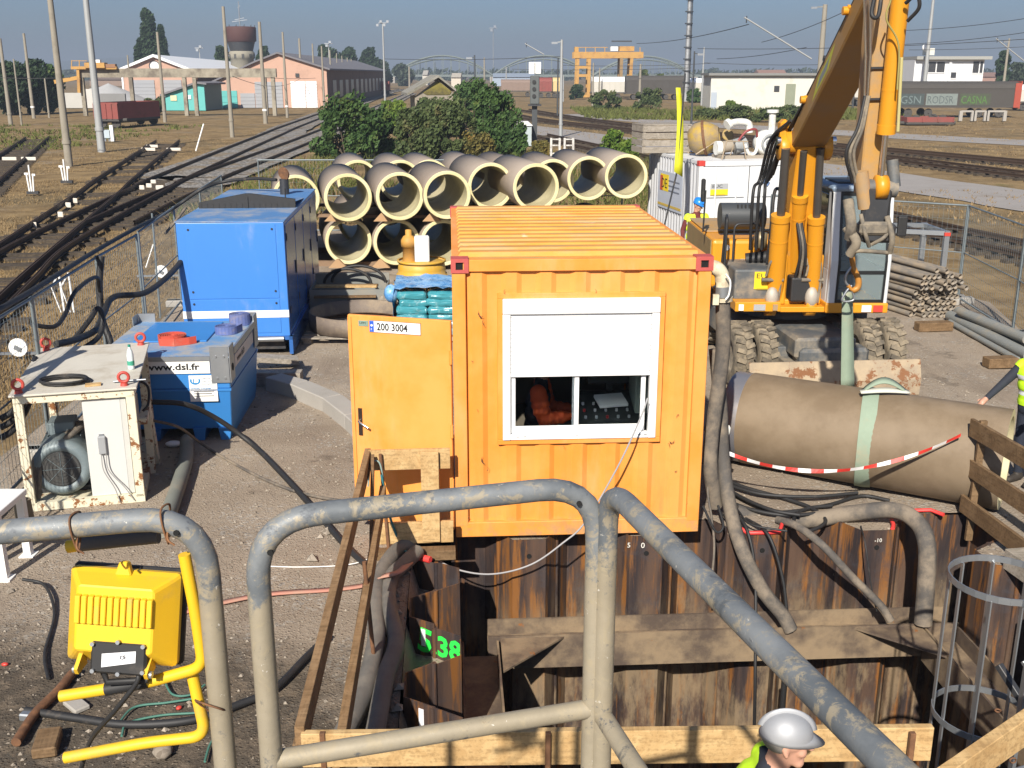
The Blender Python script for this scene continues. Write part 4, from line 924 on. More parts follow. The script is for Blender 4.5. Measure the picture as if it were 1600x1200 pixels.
o = MB().tube([(0, 0, .02), (.33, .06, .025)], .012, 6).build('steel_rod', M_galv, None, ut(.98, .2)); tag(o, 'thin steel rod lying beside the front right lifting eye of the white power unit', 'rod')
o = MB().box((0, 0, .012), (.16, .08, .02), .3).build('wood_scrap', NT_, None, ut(.78, .16)); tag(o, 'small scrap of wood beside the coiled black cable', 'wood scrap')
# white trestle and post at the left edge, muddy drain post
tr = thing('steel_trestle', 'white painted steel trestle at the left edge behind the floodlight', 'trestle', gp(2, 905, .0))
for dx, dy in ((-.3, 0), (.04, 0), (.04, .5), (-.3, .5)): MB().bar((dx, dy, .0), (dx * .8, dy, .62), .07, .07).build('leg', M_white, tr); MB().box((dx, dy, .01), (.14, .14, .02)).build('foot_plate', M_white, tr)
MB().bx(-.34, .08, -.05, .55, .62, .68).build('top_beam', M_white, tr, bevel=.005)
po = thing('bollard', 'short muddy wooden post in front of the white power unit motor', 'post', gp(42, 842, 0)); MB().tube([(0, 0, -.1), (.01, 0, .2), (.0, .01, .42)], [.085, .09, .082], 12).build('stem', mat('muddy_post', (.18, .15, .1), .9, 0, .35, 6, (.3, .26, .18), .3), po); MB().tube([(0, 0, .42), (0, 0, .44)], [.06, .05], 10).build('top', M_dark, po)

# ================================================================== stacked jacking pipes
def mk_pipe():
    n = NT('pipe_outer'); P = n.cr
    c = n.mix(n.math('MULTIPLY', n.math('ADD', n.noise(1.1, 6, .6, P), n.rnd), .5), (.28, .22, .17), (.5, .415, .335)); c = n.mix(n.math('MULTIPLY', n.ramp(n.noise(3.5, 8, .7, n.scale(P, 1, .3, 1)), .55, .7), .5), c, (.4, .345, .28))
    n.fin(c, .8, 0, n.bump(n.noise(60, 4), .2, .004), .3)
    n = NT('pipe_inner'); c = n.mix(n.ramp(n.noise(1.6, 6), .35, .65), (.42, .375, .23), (.52, .47, .3)); c = n.mix(n.math('MULTIPLY', n.ramp(n.noise(3, 8, .7), .55, .7), .45), c, (.4, .32, .2)); n.fin(c, .45, 0, None, .4)
    n = NT('pipe_rim'); n.fin(n.mix(n.math('MULTIPLY', n.ramp(n.noise(9, 9, .75), .6, .68), .7), n.mix(n.ramp(n.noise(2, 6), .35, .65), (.6, .53, .28), (.7, .63, .38)), (.3, .24, .15)), .55, 0, None, .3)
    n = NT('lying_pipe'); P = n.cr; c = n.mix(n.ramp(n.noise(1.6, 7, .65, P), .35, .65), (.16, .117, .074), (.215, .163, .108)); c = n.mix(n.math('MULTIPLY', n.ramp(n.noise(90, 2, .5, n.scale(P, 1, .02, .02)), .4, .6), .07), c, (.2, .15, .1)); c = n.mix(n.math('MULTIPLY', n.ramp(n.noise(2.4, 8, .7, P), .64, .72), .7), c, (.2, .13, .05))
    c = n.mix(n.math('MULTIPLY', n.ramp(n.noise(.9, 8, .7, P), .48, .66), .5), c, (.26, .2, .14)); n.fin(c, .62, 0, n.bump(n.noise(70, 4, .6, n.scale(P, 1, .1, .1)), .2, .003), .3)
mk_pipe()
def make_pipe(label, length, r_out, r_in, group):
    r = thing('jacking_pipe', label, 'pipe', (0, 0, 0), 0, group); X = Matrix.Rotation(-UP, 3, 'X')
    MB().lathe([(r_out, 0.012), (r_out, length - .1), (r_out - .015, length - .1), (r_out - .015, length)], 40, (0, 0, 0), X).build('pipe_shell', MATS['pipe_outer'], r)
    MB().lathe([(r_in, length), (r_in, .02)], 40, (0, 0, 0), X).build('pipe_lining', MATS['pipe_inner'], r)
    MB().lathe([(r_in, .02), (r_in + .012, 0), (r_out - .012, 0), (r_out, .012)], 40, (0, 0, 0), X, False).build('pipe_rim', MATS['pipe_rim'], r)
    MB().lathe([(r_in, length), (r_out - .015, length)], 40, (0, 0, 0), X, False).build('pipe_rim', MATS['pipe_rim'], r)
    return r
PR = .55; pz0 = .12
# mouth centres surveyed from the photograph at the depth of the stack face
low = [(455, 392, 25.4), (545, 382, 25.2), (620, 381, 25.1), (693, 380, 25.0), (766, 383, 24.9), (838, 385, 24.8), (910, 378, 25.1), (966, 370, 25.6)]
up1 = [(463, 310, 25.3), (544, 309, 24.7), (625, 307, 24.6), (699, 305, 24.6), (767, 291, 25.6), (838, 293, 24.9), (864, 283, 27.4), (920, 279, 27.2), (979, 276, 27.0)]
ord_ = ['first', 'second', 'third', 'fourth', 'fifth', 'sixth', 'seventh', 'eighth', 'rightmost']
proto = None
def set_pipe(px, py, Y, z, label, ang, first):
    global proto
    p = at(px, py, Y); o = make_pipe(label, 3.0, PR, PR - .085, 'stacked jacking pipes') if proto is None else copy_tree(proto)
    if proto is None: proto = o
    o.location = (p.x, Y, z); o.rotation_euler = (0, random.uniform(0, 6) * 0, ang); o['label'] = label; return o
pa = R(13)
xs_low, xs_up = [], []
for i, (px, py, Y) in enumerate(low):
    lab = ['lower row pipe mostly behind the blue generator', 'lower row pipe nearest right of the blue generator', 'lower row pipe behind the yellow pump and orange hydrant', 'lower row pipe cut off by the yellow container edge'] + ['lower row pipe hidden behind the yellow container, number %s from the left' % w_ for w_ in ('five', 'six', 'seven', 'eight')]
    set_pipe(px, py, Y, pz0 + PR, lab[i], pa, i == 0)
for i, (px, py, Y) in enumerate(up1):
    labs = ['upper row pipe at the far left, partly behind the blue generator', 'upper row pipe second from the left, above the gap right of the generator', 'upper row pipe third from the left, its mouth above the wooden wedge', 'upper row pipe fourth from the left at the corner of the yellow roof', 'upper row pipe fifth from the left, set a little back', 'upper row pipe sixth from the left, jutting forward over the yellow roof', 'upper row pipe third from the right, mouth half hidden by the jutting pipe', 'upper row pipe second from the right', 'upper row pipe at the far right beside the white container']
    set_pipe(px, py, Y, at(px, py, Y).z, labs[i], pa - (R(4.5) if i > 5 else 0), False)
# second rank behind with only the backs in view
for i, (px, Y) in enumerate(((560, 28.4), (626, 28.4), (672, 28.5), (738, 29.0), (800, 28.8))):
    set_pipe(px, 285, Y, 1.66 + .12, 'rear rank pipe, the %s back edge showing above the front pipes' % ['leftmost', 'second', 'middle', 'fourth', 'rightmost'][i], pa, False)
    set_pipe(px, 285, Y, pz0 + PR, 'rear rank pipe on the ground below the %s rear pipe back' % ['leftmost', 'second', 'middle', 'fourth', 'rightmost'][i], pa, False)
M_bear = mat('bearer_wood', (.2, .13, .08), .85, 0, .25, 5)
for Y, z, h, lab in ((25.5, .05, .14, 'timber bearer on the ground under the front ends of the pipes'), (27.5, .05, .14, 'timber bearer on the ground under the back ends of the pipes'), (25.4, 1.235, .07, 'timber bearer between the two pipe rows at the front'), (27.5, 1.235, .07, 'timber bearer between the two pipe rows at the back')):
    plank(lab, (-6.0, Y + .3, z), (3.2, Y - .25, z), .16, h, M_bear, 'bearer', 'timber bearer')
for i, (px, z) in enumerate(((527, .18), (594, .18), (676, .18), (524, 1.28), (600, 1.28), (676, 1.28))):
    p = at(px, 345, 25.2); o = MB().prism([(-.22, 0), (.22, 0), (.03, .2), (-.03, .2)], 0, .12, 'y').build('wedge', mat('wedge_wood', (.4, .25, .13), .8, 0, .15, 6), None, (p.x, 24.95, z - .1)); tag(o, 'wooden wedge under the %s row of pipes, %s from the generator' % ('lower' if z < 1 else 'upper', ('first', 'second', 'third')[i % 3]), 'wedge', 'wooden wedges holding the pipes')

# ================================================================== concrete pipe lying on the right, lifted by a sling
pL, pR = V((2.66, 12.15, .56)), V((5.26, 10.62, .56)); pd = (pR - pL); plen = pd.length; pang = math.atan2(pd.y, pd.x)
lp = thing('jacking_pipe', 'single sandy brown pipe lying on the right in a green lifting sling', 'pipe', pL, pang)
Yx = Matrix.Rotation(UP, 3, 'Y')
MB().lathe([(.545, .2), (.545, plen)], 56, (0, 0, 0), Yx).build('pipe_shell', MATS['lying_pipe'], lp)
MB().lathe([(.46, 0), (.532, 0), (.537, .02), (.537, .2)], 56, (0, 0, 0), Yx).build('steel_collar', mat('collar_steel', (.3, .3, .33), .35, .6, .15, 5, (.35, .28, .2), .3), lp)
MB().lathe([(.47, plen), (.47, 0)], 48, (0, 0, 0), Yx).build('pipe_lining', MATS['pipe_inner'], lp); MB().lathe([(.545, plen), (.47, plen)], 48, (0, 0, 0), Yx).build('pipe_rim', MATS['pipe_rim'], lp)
b = MB(); b.lathe([(.541, .06), (.541, .12)], 4, (0, 0, 0), Yx, True, R(150), R(162)); b.build('sticker', MATS['sticker_white'], lp)
M_sl = mat('sling_green', (.235, .3, .225), .8, 0, .12, 8, (.36, .3, .2), .3, 3)
sl = thing('lifting_sling', 'pale green webbing sling from the excavator hook round the lying pipe', 'sling', (3.55, 11.6, 0))
sc = pL + pd * .5; sq = lambda p: V(p) - V((3.55, 11.6, 0))
b = MB(); Mz = Matrix.Rotation(pang + R(10), 3, 'Z') @ Yx; b.lathe([(.56, -.085), (.567, 0), (.56, .085)], 48, sq(pL + pd * .52), Mz); b.build('pipe_loop', M_sl, sl)
hk = V((3.72, 11.55, 2.32))
st0, st1 = hk + V((-.02, 0, -.13)), pL + pd * .5 + V((-.12, .28, .48))
b = MB(); N = 10
vs = []
for i in range(N + 1):
    t = i / N; p = st0.lerp(st1, t); wv = V((.062 + .02 * t, .015, 0)); vs += [sq(p - wv), sq(p + wv)]
b.add(vs, [(2 * i, 2 * i + 1, 2 * i + 3, 2 * i + 2) for i in range(N)], True); o = b.build('webbing', M_sl, sl); md = o.modifiers.new('s', 'SOLIDIFY'); md.thickness = .012
tp = pL + pd * .55 + V((0, -.02, .56)); b = MB(); vs = []
for i in range(13):
    t = i / 12; ar = math.sin(math.pi * t); p = tp + V((-.24 + .5 * t, -.06 - .02 * t, .015 + .13 * ar * (1 - .3 * t))); vs += [sq(p + V((0, -.03, 0))), sq(p + V((.03, .08, .035 * ar)))]
b.add(vs, [(2 * i, 2 * i + 1, 2 * i + 3, 2 * i + 2) for i in range(12)], True); o = b.build('sling_eye', M_sl, sl); md = o.modifiers.new('s', 'SOLIDIFY'); md.thickness = .014
b = MB(); vs = []
for i in range(13):
    t = i / 12; ar = math.sin(math.pi * t); p = tp + V((-.26 + .54 * t, -.1, .02 + .03 * ar)); vs += [sq(p + V((0, -.035, -.02 * ar))), sq(p + V((0, .03, .015)))]
b.add(vs, [(2 * i, 2 * i + 1, 2 * i + 3, 2 * i + 2) for i in range(12)], True); o = b.build('sling_eye', mat('sling_white', (.5, .5, .44), .8), sl); md = o.modifiers.new('s', 'SOLIDIFY'); md.thickness = .014
# barrier tape
ta, tb = at(1128, 704, 10.6), V((4.62, 10.35, .93)); N = 54; prev = None; tpx = thing('barrier_tape', 'red and white barrier tape strung in front of the lying pipe', 'barrier tape', ta); cur_b = None; M_tr, M_tw = mat('tape_red', (.6, .04, .03), .5), mat('tape_white', (.75, .73, .72), .5)
for i in range(N + 1):
    t = i / N; p = ta.lerp(tb, t) + V((0, 0, -.62 * 4 * t * (1 - t) * .5)); tw_ = t * 17
    wv = V((0, math.cos(tw_) * .5, 1)) * .02; cur = (p - wv, p + wv)
    if prev:
        if cur_b is None: cur_b = MB()
        cur_b.add([prev[0], cur[0], cur[1], prev[1]], [(0, 1, 2, 3)])
        if i % 3 == 0: cur_b.build(('red_length', 'white_length')[(i // 3) % 2], (M_tr, M_tw)[(i // 3) % 2], tpx, -ta); cur_b = None
    prev = cur
b = MB(); rg = random.Random(2)
for k in range(9): b.ell((rg.gauss(0, .04), rg.gauss(0, .03), rg.gauss(0, .1)), (.05, .035, .1), 8, 5, Matrix.Rotation(rg.uniform(-.6, .6), 3, 'Y'))
tag(b.build('tape_bundle', mat('bundle_white', (.66, .64, .58), .7, 0, .15, 20), None, at(1118, 682, 10.55), fixn=False), 'crumpled white bundle tied where the barrier tape ends at the container', 'plastic bundle')

# ================================================================== yard things between the generator and the container
rgO = gp(542, 527, .15)
rr_ = thing('steel_ring', 'large rusty steel ring lying on a wooden pallet behind the yellow door', 'steel ring', (rgO.x + .1, rgO.y + .9, .14))
MB().lathe([(.86, 0), (.9, 0), (.9, .3), (.86, .3), (.86, 0)], 48, smooth=True).build('ring_wall', mat('ring_steel', (.15, .12, .1), .7, .2, .3, 4, (.34, .27, .19), .4), rr_)
MB().lathe([(.8, .02), (.86, .02), (.86, .06), (.8, .06)], 48).build('inner_lip', M_rust, rr_)
pl_ = thing('pallet', 'worn wooden pallet under the large rusty steel ring', 'pallet', (rgO.x + .1, rgO.y + .85, 0))
for k in range(7): MB().bx(-.9, .9, -.8 + k * .26, -.8 + k * .26 + .13, .1, .125).build('deck_board', MATS['grey_timber'], pl_)
for x in (-.8, 0, .8):
    for y in (-.7, 0, .7): MB().bx(x - .07, x + .07, y - .07, y + .07, 0, .1).build('block', MATS['grey_timber'], pl_)
# grey crate with hoses
cr = thing('steel_crate', 'grey open steel crate holding planks beside the generator', 'crate', at(545, 478, 19.6) * 1, .06); cr.location.z = 0
cz = .75
for x0, x1, y0, y1 in ((-.72, .72, -.03, 0), (-.72, .72, 1.0, 1.03), (-.72, -.69, 0, 1.0), (.69, .72, 0, 1.0)): MB().bx(x0, x1, y0, y1, .08, cz if y0 > .5 else .62).build('crate_side', mat('crate_grey', (.2, .21, .2), .6, .1, .2, 3, (.3, .26, .2), .4), cr)
MB().bx(-.7, .7, 0, 1, .05, .09).build('crate_floor', M_dark, cr)
for k, (y, z, m) in enumerate(((.12, .66, NT_), (.3, .64, OT_), (-.05, .5, OT_))):
    o = MB().box((0, 0, 0), (1.15, .12, .04), .03 * k).build('board', m, None, cr.location + V((-.05, y, z + .0))); tag(o, ['pale board lying on the grey steel crate', 'brown board lying on the grey steel crate behind the pale one', 'short brown board leaning at the front of the grey steel crate'][k], 'board')
for k, (dx, r_) in enumerate(((-.1, .45), (.1, .52))):
    b = MB(); b.tube([(dx + r_ * math.cos(a), .62 + .1 * k, .62 + r_ * .62 * math.sin(a)) for a in [math.pi * i / 18 for i in range(19)]], .028, 8); tag(b.build('bent_hose', M_black, None, cr.location, fixn=False), ['thick black hose arched over the grey steel crate, lower one', 'thick black hose arched over the grey steel crate, higher one'][k], 'hose')
o = MB(); o.bx(-.9, .5, 0, .25, 0, .22); tag(o.build('concrete_block', M_greyconc, None, at(560, 443, 21.5).xy.to_3d(), (0, 0, .05), bevel=.01), 'flat grey concrete block lying behind the steel crate', 'concrete block')
o = MB(); o.box((0, 0, .25), (1.0, .3, .5), .1); tag(o.build('timber_stack', MATS['grey_timber'], None, gp(618, 520, 0) + V((.1, 1.0, 0)), bevel=.01), 'weathered timber baulk between the steel crate and the wrapped bags', 'timber')
# wrapped pallet of bags
bgO = V((-1.17, 18.0, 0))
bgp = thing('bag_pallet', 'pallet of turquoise bags wrapped in blue plastic behind the container', 'pallet of bags', bgO, .06)
M_bag = mat('bag_turquoise', (.045, .24, .29), .22, 0, .25, 7, (.5, .6, .62), .25, 9, .6, 14); M_wrap = mat('wrap_blue', (.08, .26, .55), .2, 0, .3, 6, (.3, .5, .7), .5, 7, .8, 9)
rg = random.Random(5); bag0 = None
for L in range(6):
    for i in range(3):
        for j in range(2):
            o = bag0.copy() if bag0 else MB().box((0, 0, 0), (.54, .6, .15)).build('bag', M_bag, bgp); bag0 = o if bag0 else o
            if o.name not in COL.objects: COL.objects.link(o)
            o.location = (-.55 + i * .53 + rg.gauss(0, .015), .25 + j * .56 + rg.gauss(0, .02), .2 + L * .125); o.rotation_euler = (rg.gauss(0, .03), rg.gauss(0, .03), rg.gauss(0, .05))
for c_ in list(bgp.children):
    m_ = c_.modifiers.new('b', 'BEVEL'); m_.width = .065; m_.segments = 3; m_ = c_.modifiers.new('s', 'SUBSURF'); m_.subdivision_type = 'SIMPLE'; m_.levels = m_.render_levels = 2
    d_ = c_.modifiers.new('d', 'DISPLACE'); tx_ = bpy.data.textures.get('crumple') or bpy.data.textures.new('crumple', 'CLOUDS'); tx_.noise_scale = .12; d_.texture = tx_; d_.strength = .06; d_.texture_coords = 'GLOBAL'
bag0.data.materials[0] = M_bag
MB().bx(-.85, .85, 0, 1.15, 0.02, .13).build('pallet_base', MATS['grey_timber'], bgp)
b = MB(); N = 16; vs = []
for i in range(N + 1):
    for j in range(10):
        x, y = -.86 + 1.68 * i / N, -.05 + 1.2 * j / 9; vs.append((x, y, .9 + .05 * mnoise.noise(V((x * 3, y * 3, 2))) + .06 * mnoise.noise(V((x * 8, y * 8, 3))) + .08))
b.add(vs, [(i * 10 + j, i * 10 + j + 1, i * 10 + 11 + j, i * 10 + 10 + j) for i in range(N) for j in range(9)], True)
vs = []
for j in range(12):
    for k in range(8):
        y, z = -.06 + 1.2 * j / 11, .97 - .8 * k / 7; vs.append((-.87 + .05 * mnoise.noise(V((y * 5, z * 5, 8))), y, z))
b.add(vs, [(j * 8 + k, j * 8 + k + 1, j * 8 + 9 + k, j * 8 + 8 + k) for j in range(11) for k in range(7)], True); b.build('plastic_wrap', M_wrap, bgp)
b = MB(); b.ell((-.91, .1, .86), (.13, .16, .16), 10, 6); b.build('wrap_fold', M_wrap, bgp)
# yellow cylindrical tank and hydrant
yk = thing('pump_housing', 'yellow cylindrical steel housing behind the blue wrapped bags', 'pump housing', (-1.74, 20.3, -.1))
M_py = mat('pump_yellow', (.58, .33, .035), .5, 0, .12, 4, (.38, .27, .14), .4, 4)
MB().lathe([(.001, 1.14), (.4, 1.14), (.44, 1.12), (.46, 1.0), (.46, .9), (.49, .9), (.5, .3), (.46, .05), (0.01, 0.05)], 32).build('drum', M_py, yk); MB().lathe([(.44, 1.13), (.47, 1.13), (.47, 1.17), (.44, 1.17)], 32).build('rim', M_py, yk)
MB().tube(spline([(.38, -.32, .62), (.48, -.36, .75), (.55, -.3, .6), (.55, -.25, .3)]), .06, 8).build('outlet', M_py, yk, fixn=False); MB().tube(spline([(-.4, -.3, .7), (-.52, -.3, .68), (-.55, -.25, .4)]), .055, 8).build('outlet', M_py, yk, fixn=False)
hd_ = thing('hydrant', 'orange brown hydrant valve standing among the pipes behind the pump', 'hydrant', (-1.98, 20.3, 1.02))
M_or = mat('hydrant_orange', (.5, .26, .05), .6, 0, .2, 6, (.3, .2, .1), .3)
MB().lathe([(.12, 0), (.12, .3), (.15, .3), (.15, .42), (.1, .5), (.06, .52), (.06, .62), (.0, .63)], 16).build('valve_body', M_or, hd_); MB().bx(.14, .22, -.05, .05, .1, .5).build('valve_arm', M_or, hd_)
o = MB(); o.bx(-.14, .14, -.08, .08, 0, .5); tag(o.build('white_box', M_white, None, (-1.72, 20.2, 1.04), (0, 0, .1), bevel=.02), 'small white box standing on the yellow pump housing', 'box')
# timbers and kerbs
plank('old timber beam poking out from under the blue tank', gp(398, 600) + V((0, 0, .1)), gp(472, 600) + V((0, 0, .1)), .22, .2, MATS['grey_timber'], 'timber_beam', 'beam')
plank('second grey timber lying behind the beam under the tank', gp(392, 578) + V((0, 0, .2)), gp(466, 572) + V((0, 0, .1)), .3, .08, MATS['grey_timber'], 'timber_beam', 'beam')
kp = [gp(*p) for p in ((428, 606), (470, 618), (520, 640), (556, 668), (590, 700))]
for i in range(4):
    a, b_ = kp[i], kp[i + 1]; c = (a + b_) / 2; o = MB().bar(a - c + V((0, 0, .09)), b_ - c + V((0, 0, .09)), .3, .22).build('kerb_stone', M_greyconc, None, c, bevel=.012); tag(o, ['grey kerb stone nearest the blue tank', 'second grey kerb stone from the blue tank', 'third grey kerb stone, next to the yellow door', 'grey kerb stone mostly hidden behind the yellow door'][i], 'kerb stone', 'kerb stones lying in a curve')
# ================================================================== white site container behind, with plant on its roof
wA = R(11); wO = at(1093, 258, 24.3); wO.z = 0
wc = thing('storage_container', 'white corrugated storage container with yellow placards behind the excavator', 'container', wO, wA)
M_ww = mat('container_white', (.62, .63, .64), .5, 0, .06, 2, (.4, .35, .28), .15, 2)
cw, cl, ch = 2.44, 3.6, 2.62
for x in (0, cw - .1):
    for y in (0, cl - .1): MB().bx(x, x + .1, y, y + .1, .08, ch - .1).build('corner_post', M_ww, wc)
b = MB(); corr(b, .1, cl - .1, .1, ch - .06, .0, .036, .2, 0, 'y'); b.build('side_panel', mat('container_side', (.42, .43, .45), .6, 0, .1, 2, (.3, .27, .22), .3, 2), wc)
b = MB(); corr(b, .1, cl - .1, .1, ch - .06, cw - .04, .036, .2, 0, 'y'); b.build('side_panel', M_ww, wc)
MB().bx(.1, cw - .1, cl - .06, cl, .1, ch - .06).build('back_panel', M_ww, wc); MB().bx(.01, cw - .01, .01, cl - .01, ch - .06, ch - .02).build('roof', M_ww, wc)
MB().bx(.1, cw - .1, .0, .08, ch - .12, ch - .015).build('top_rail', M_ww, wc); MB().bx(0, cw, 0, .1, .02, .14).build('bottom_rail', M_ww, wc)
for x in (.02, ): MB().bx(x - .02, x + .05, .1, cl - .1, ch - .08, ch - .01).build('top_rail', M_ww, wc)
for x0, x1 in ((.11, cw / 2 - .01), (cw / 2 + .01, cw - .11)):
    d = MB().bx(x0, x1, .02, .06, .15, ch - .13).build('door', M_ww, wc, bevel=.01)
    for x in (x0 + .3, x1 - .3): MB().cyl((x, .005, .2), (x, .005, ch - .15), .018, n=8).build('locking_bar', M_ww, d)
    MB().bx(x0 + .1, x1 - .1, .012, .02, 1.78, 1.8).build('door_rib', M_galv, d)
for x in (-.01, cw - .14): MB().bx(x, x + .15, -.01, .15, ch - .12, ch).build('corner_casting', mat('casting_bright_red', (.5, .05, .04), .5), wc, bevel=.01)
# placards
def placard(root, x, y, z, w_, h, top, bot, txt=None, rz=0):
    o = MB().box((0, 0, 0), (w_, .008, h * .5)).build('placard', bot, root, (x, y, z - h * .25), (0, 0, rz)); MB().box((0, 0, h * .5), (w_, .008, h * .5)).build('placard_top', top, o)
    if txt: text(txt, h * .4, M_ink, o, (-w_ * .42, -.006, h * .38), (UP, 0, 0), 'placard_letters', sx=1.3)
    for k in range(2): MB().box((0, -.005, -.05 - k * .09 * h), (w_ * .7, .002, .02 * h)).build('text_line', mat('placard_ink', (.2, .15, .02), .6), o)
    return o
M_pg, M_pyw = mat('placard_grey', (.35, .36, .37), .5), mat('placard_yellow', (.75, .55, .02), .5)
placard(wc, .5, .0, 1.98, .42, .26, M_pg, M_pyw, 'EUC')
MB().box((1.62, -.012, 2.12), (.16, .01, .1), M=Matrix.Rotation(.6, 3, 'Y')).build('door_sticker', mat('sticker_blue', (.12, .2, .38), .5), wc)
bn = MB().box((0, 0, 0), (.01, 1.75, .9)).build('banner', mat('banner_grey', (.42, .46, .54), .6, 0, .1, 4), wc, (-.012, 1.9, 1.75))
b = MB(); b.box((-.008, .38, .18), (.004, .6, .4)); b.build('banner_logo', M_pyw, bn); b = MB(); b.box((-.009, .6, .16), (.004, .2, .36)); b.build('banner_logo', mat('logo_red', (.5, .08, .03), .5), bn)
text('DE', .34, M_ink, bn, (-.0125, .6, .05), (UP, 0, -UP), 'banner_letters')
for k in range(3): MB().box((-.008, -.3, .25 - k * .12), (.003, .8, .035)).build('banner_line', mat('banner_ink', (.15, .17, .22), .6), bn)
MB().box((-.008, 0, -.36), (.004, 1.7, .06)).build('banner_stripe', mat('stripe_gold', (.5, .36, .08), .5), bn)
def wp(x, y, z=ch - .02): c, s_ = math.cos(wA), math.sin(wA); return wO + V((x * c - y * s_, x * s_ + y * c, z))
# weathered crate
wk = thing('wooden_crate', 'weathered grey slatted crate on the left of the white container roof', 'crate', wp(.0, 2.6), wA)
for z in (.0, .17, .34, .51): MB().bx(-.5, .72, -.02, 0, z + .02, z + .16).build('slat', MATS['grey_timber'], wk); MB().bx(-.52, -.5, 0, .9, z + .02, z + .16).build('slat', MATS['grey_timber'], wk)
for x in (-.5, .66): MB().bx(x, x + .06, 0, .06, 0, .7).build('post', MATS['grey_timber'], wk)
MB().bx(-.5, .72, 0, .9, .02, .06).build('floor', MATS['grey_timber'], wk); MB().bx(-.52, .74, -.02, .9, .68, .71).build('lid', MATS['grey_timber'], wk)
# yellow mixer drum
mx = thing('concrete_mixer', 'rusty yellow concrete mixer drum lying on the white container roof', 'concrete mixer', wp(.72, 1.7, ch + .4), wA); mx.scale = (.72, .72, .72)
M_mx = mat('mixer_yellow', (.42, .28, .04), .6, 0, .25, 3, (.25, .19, .12), .6, 3, 0, 60, (.2, .1, .05), .3, 4)
Mt = Matrix.Rotation(R(-25), 3, 'Z') @ Matrix.Rotation(R(80), 3, 'Y')
MB().lathe([(.0, -.5), (.3, -.5), (.52, -.25), (.55, .05), (.5, .2), (.3, .5), (.28, .52), (.26, .5), (.45, .2)], 28, (0, 0, 0), Mt).build('drum', M_mx, mx)
MB().lathe([(.56, -.02), (.58, .0), (.58, .05), (.56, .07)], 28, (0, 0, 0), Mt).build('gear_ring', M_rust, mx)
MB().tube([(-.4, -.4, -.5), (.2, -.5, -.1), (.5, -.5, -.1), (.6, -.4, -.5)], .025, 6).build('frame', mat('frame_tan', (.32, .25, .17), .7), mx); MB().tube([(-.4, .4, -.5), (.6, .4, -.5)], .03, 6).build('frame', MATS['frame_tan'], mx)
MB().lathe([(.0, 0), (.19, .02), (.2, .07), (.17, .08), (.0, .06)], 18, (.62, -.5, .1), Matrix.Rotation(R(70), 3, 'X')).build('hand_wheel', M_mx, mx)
bs = thing('saw_horse', 'rusty bent steel stand in front of the yellow mixer drum', 'stand', wp(1.0, .45), wA)
for p in (((-.3, 0, 0), (-.18, .05, .42)), ((.3, 0, 0), (.22, .05, .42)), ((-.18, .05, .42), (.34, .05, .4)), ((0, .3, 0), (.05, .1, .4))): MB().tube(p, .014, 6).build('bar', MATS['frame_tan'], bs)
# white pump
wpmp = thing('pump', 'white pump with curved pipes and round inlet on the container roof', 'pump', wp(1.62, 1.0), wA); wpmp.scale = (.82, .82, .82)
M_wp = mat('pump_white', (.68, .68, .64), .45, 0, .08, 5, (.35, .3, .22), .35, 5)
Xn = Matrix.Rotation(UP, 3, 'X')
MB().lathe([(.0, .24), (.28, .24), (.36, .1), (.36, -.1), (.26, -.2), (.19, -.2), (.17, -.14), (.1, -.14), (.1, -.28), (.0, -.28)], 28, (.42, -.1, .42), Matrix.Rotation(-UP, 3, 'X') @ Matrix.Rotation(math.pi, 3, 'X')).build('volute', M_wp, wpmp)
MB().lathe([(.2, 0), (.26, 0), (.26, .03), (.2, .03)], 24, (.42, -.38, .42), Xn).build('inlet_ring', mat('pump_grey', (.25, .26, .26), .5), wpmp); MB().cyl((.42, -.2, .42), (.42, -.39, .42), .11, n=14).build('inlet', MATS['pump_grey'], wpmp)
MB().cyl((.62, 0, .6), (.62, 0, 1.25), .1, n=12).build('outlet', M_wp, wpmp); MB().cyl((.62, 0, 1.25), (.62, 0, 1.33), .17, n=12).build('flange', M_wp, wpmp)
MB().tube(spline([(-.75, -.1, .95), (-.4, 0, 1.0), (-.1, 0, .95), (-.05, 0, .7)]), .1, 10).build('bent_pipe', M_wp, wpmp, fixn=False); MB().cyl((-.8, -.12, .92), (-.7, -.1, .97), .15, n=12).build('flange', M_wp, wpmp)
MB().cyl((-.55, -.1, .3), (-.2, -.1, .4), .22, n=14).build('motor', MATS['pump_grey'], wpmp); MB().cyl((-1.05, .0, .28), (-.9, 0, .28), .2, n=14).build('motor_end', M_wp, wpmp); MB().cyl((-1.0, 0, .28), (-.5, 0, .35), .17, n=12).build('shaft_housing', mat('pump_brown', (.28, .24, .19), .7), wpmp)
MB().tube(spline([(-.5, -.3, .5), (-.3, -.35, .75), (0, -.3, .8), (.1, -.2, .6)]), .035, 8).build('red_pipe', mat('pipe_red', (.25, .05, .05), .5), wpmp, fixn=False); MB().bx(-1, .8, -.4, .4, 0, .09).build('base_frame', MATS['pump_brown'], wpmp)
MB().tube(spline([(-.3, -.3, .4), (-.15, -.35, .1), (.05, -.3, .2), (.12, -.2, .55)]), .05, 8).build('hose_loop', MATS['pump_white'], wpmp, fixn=False)
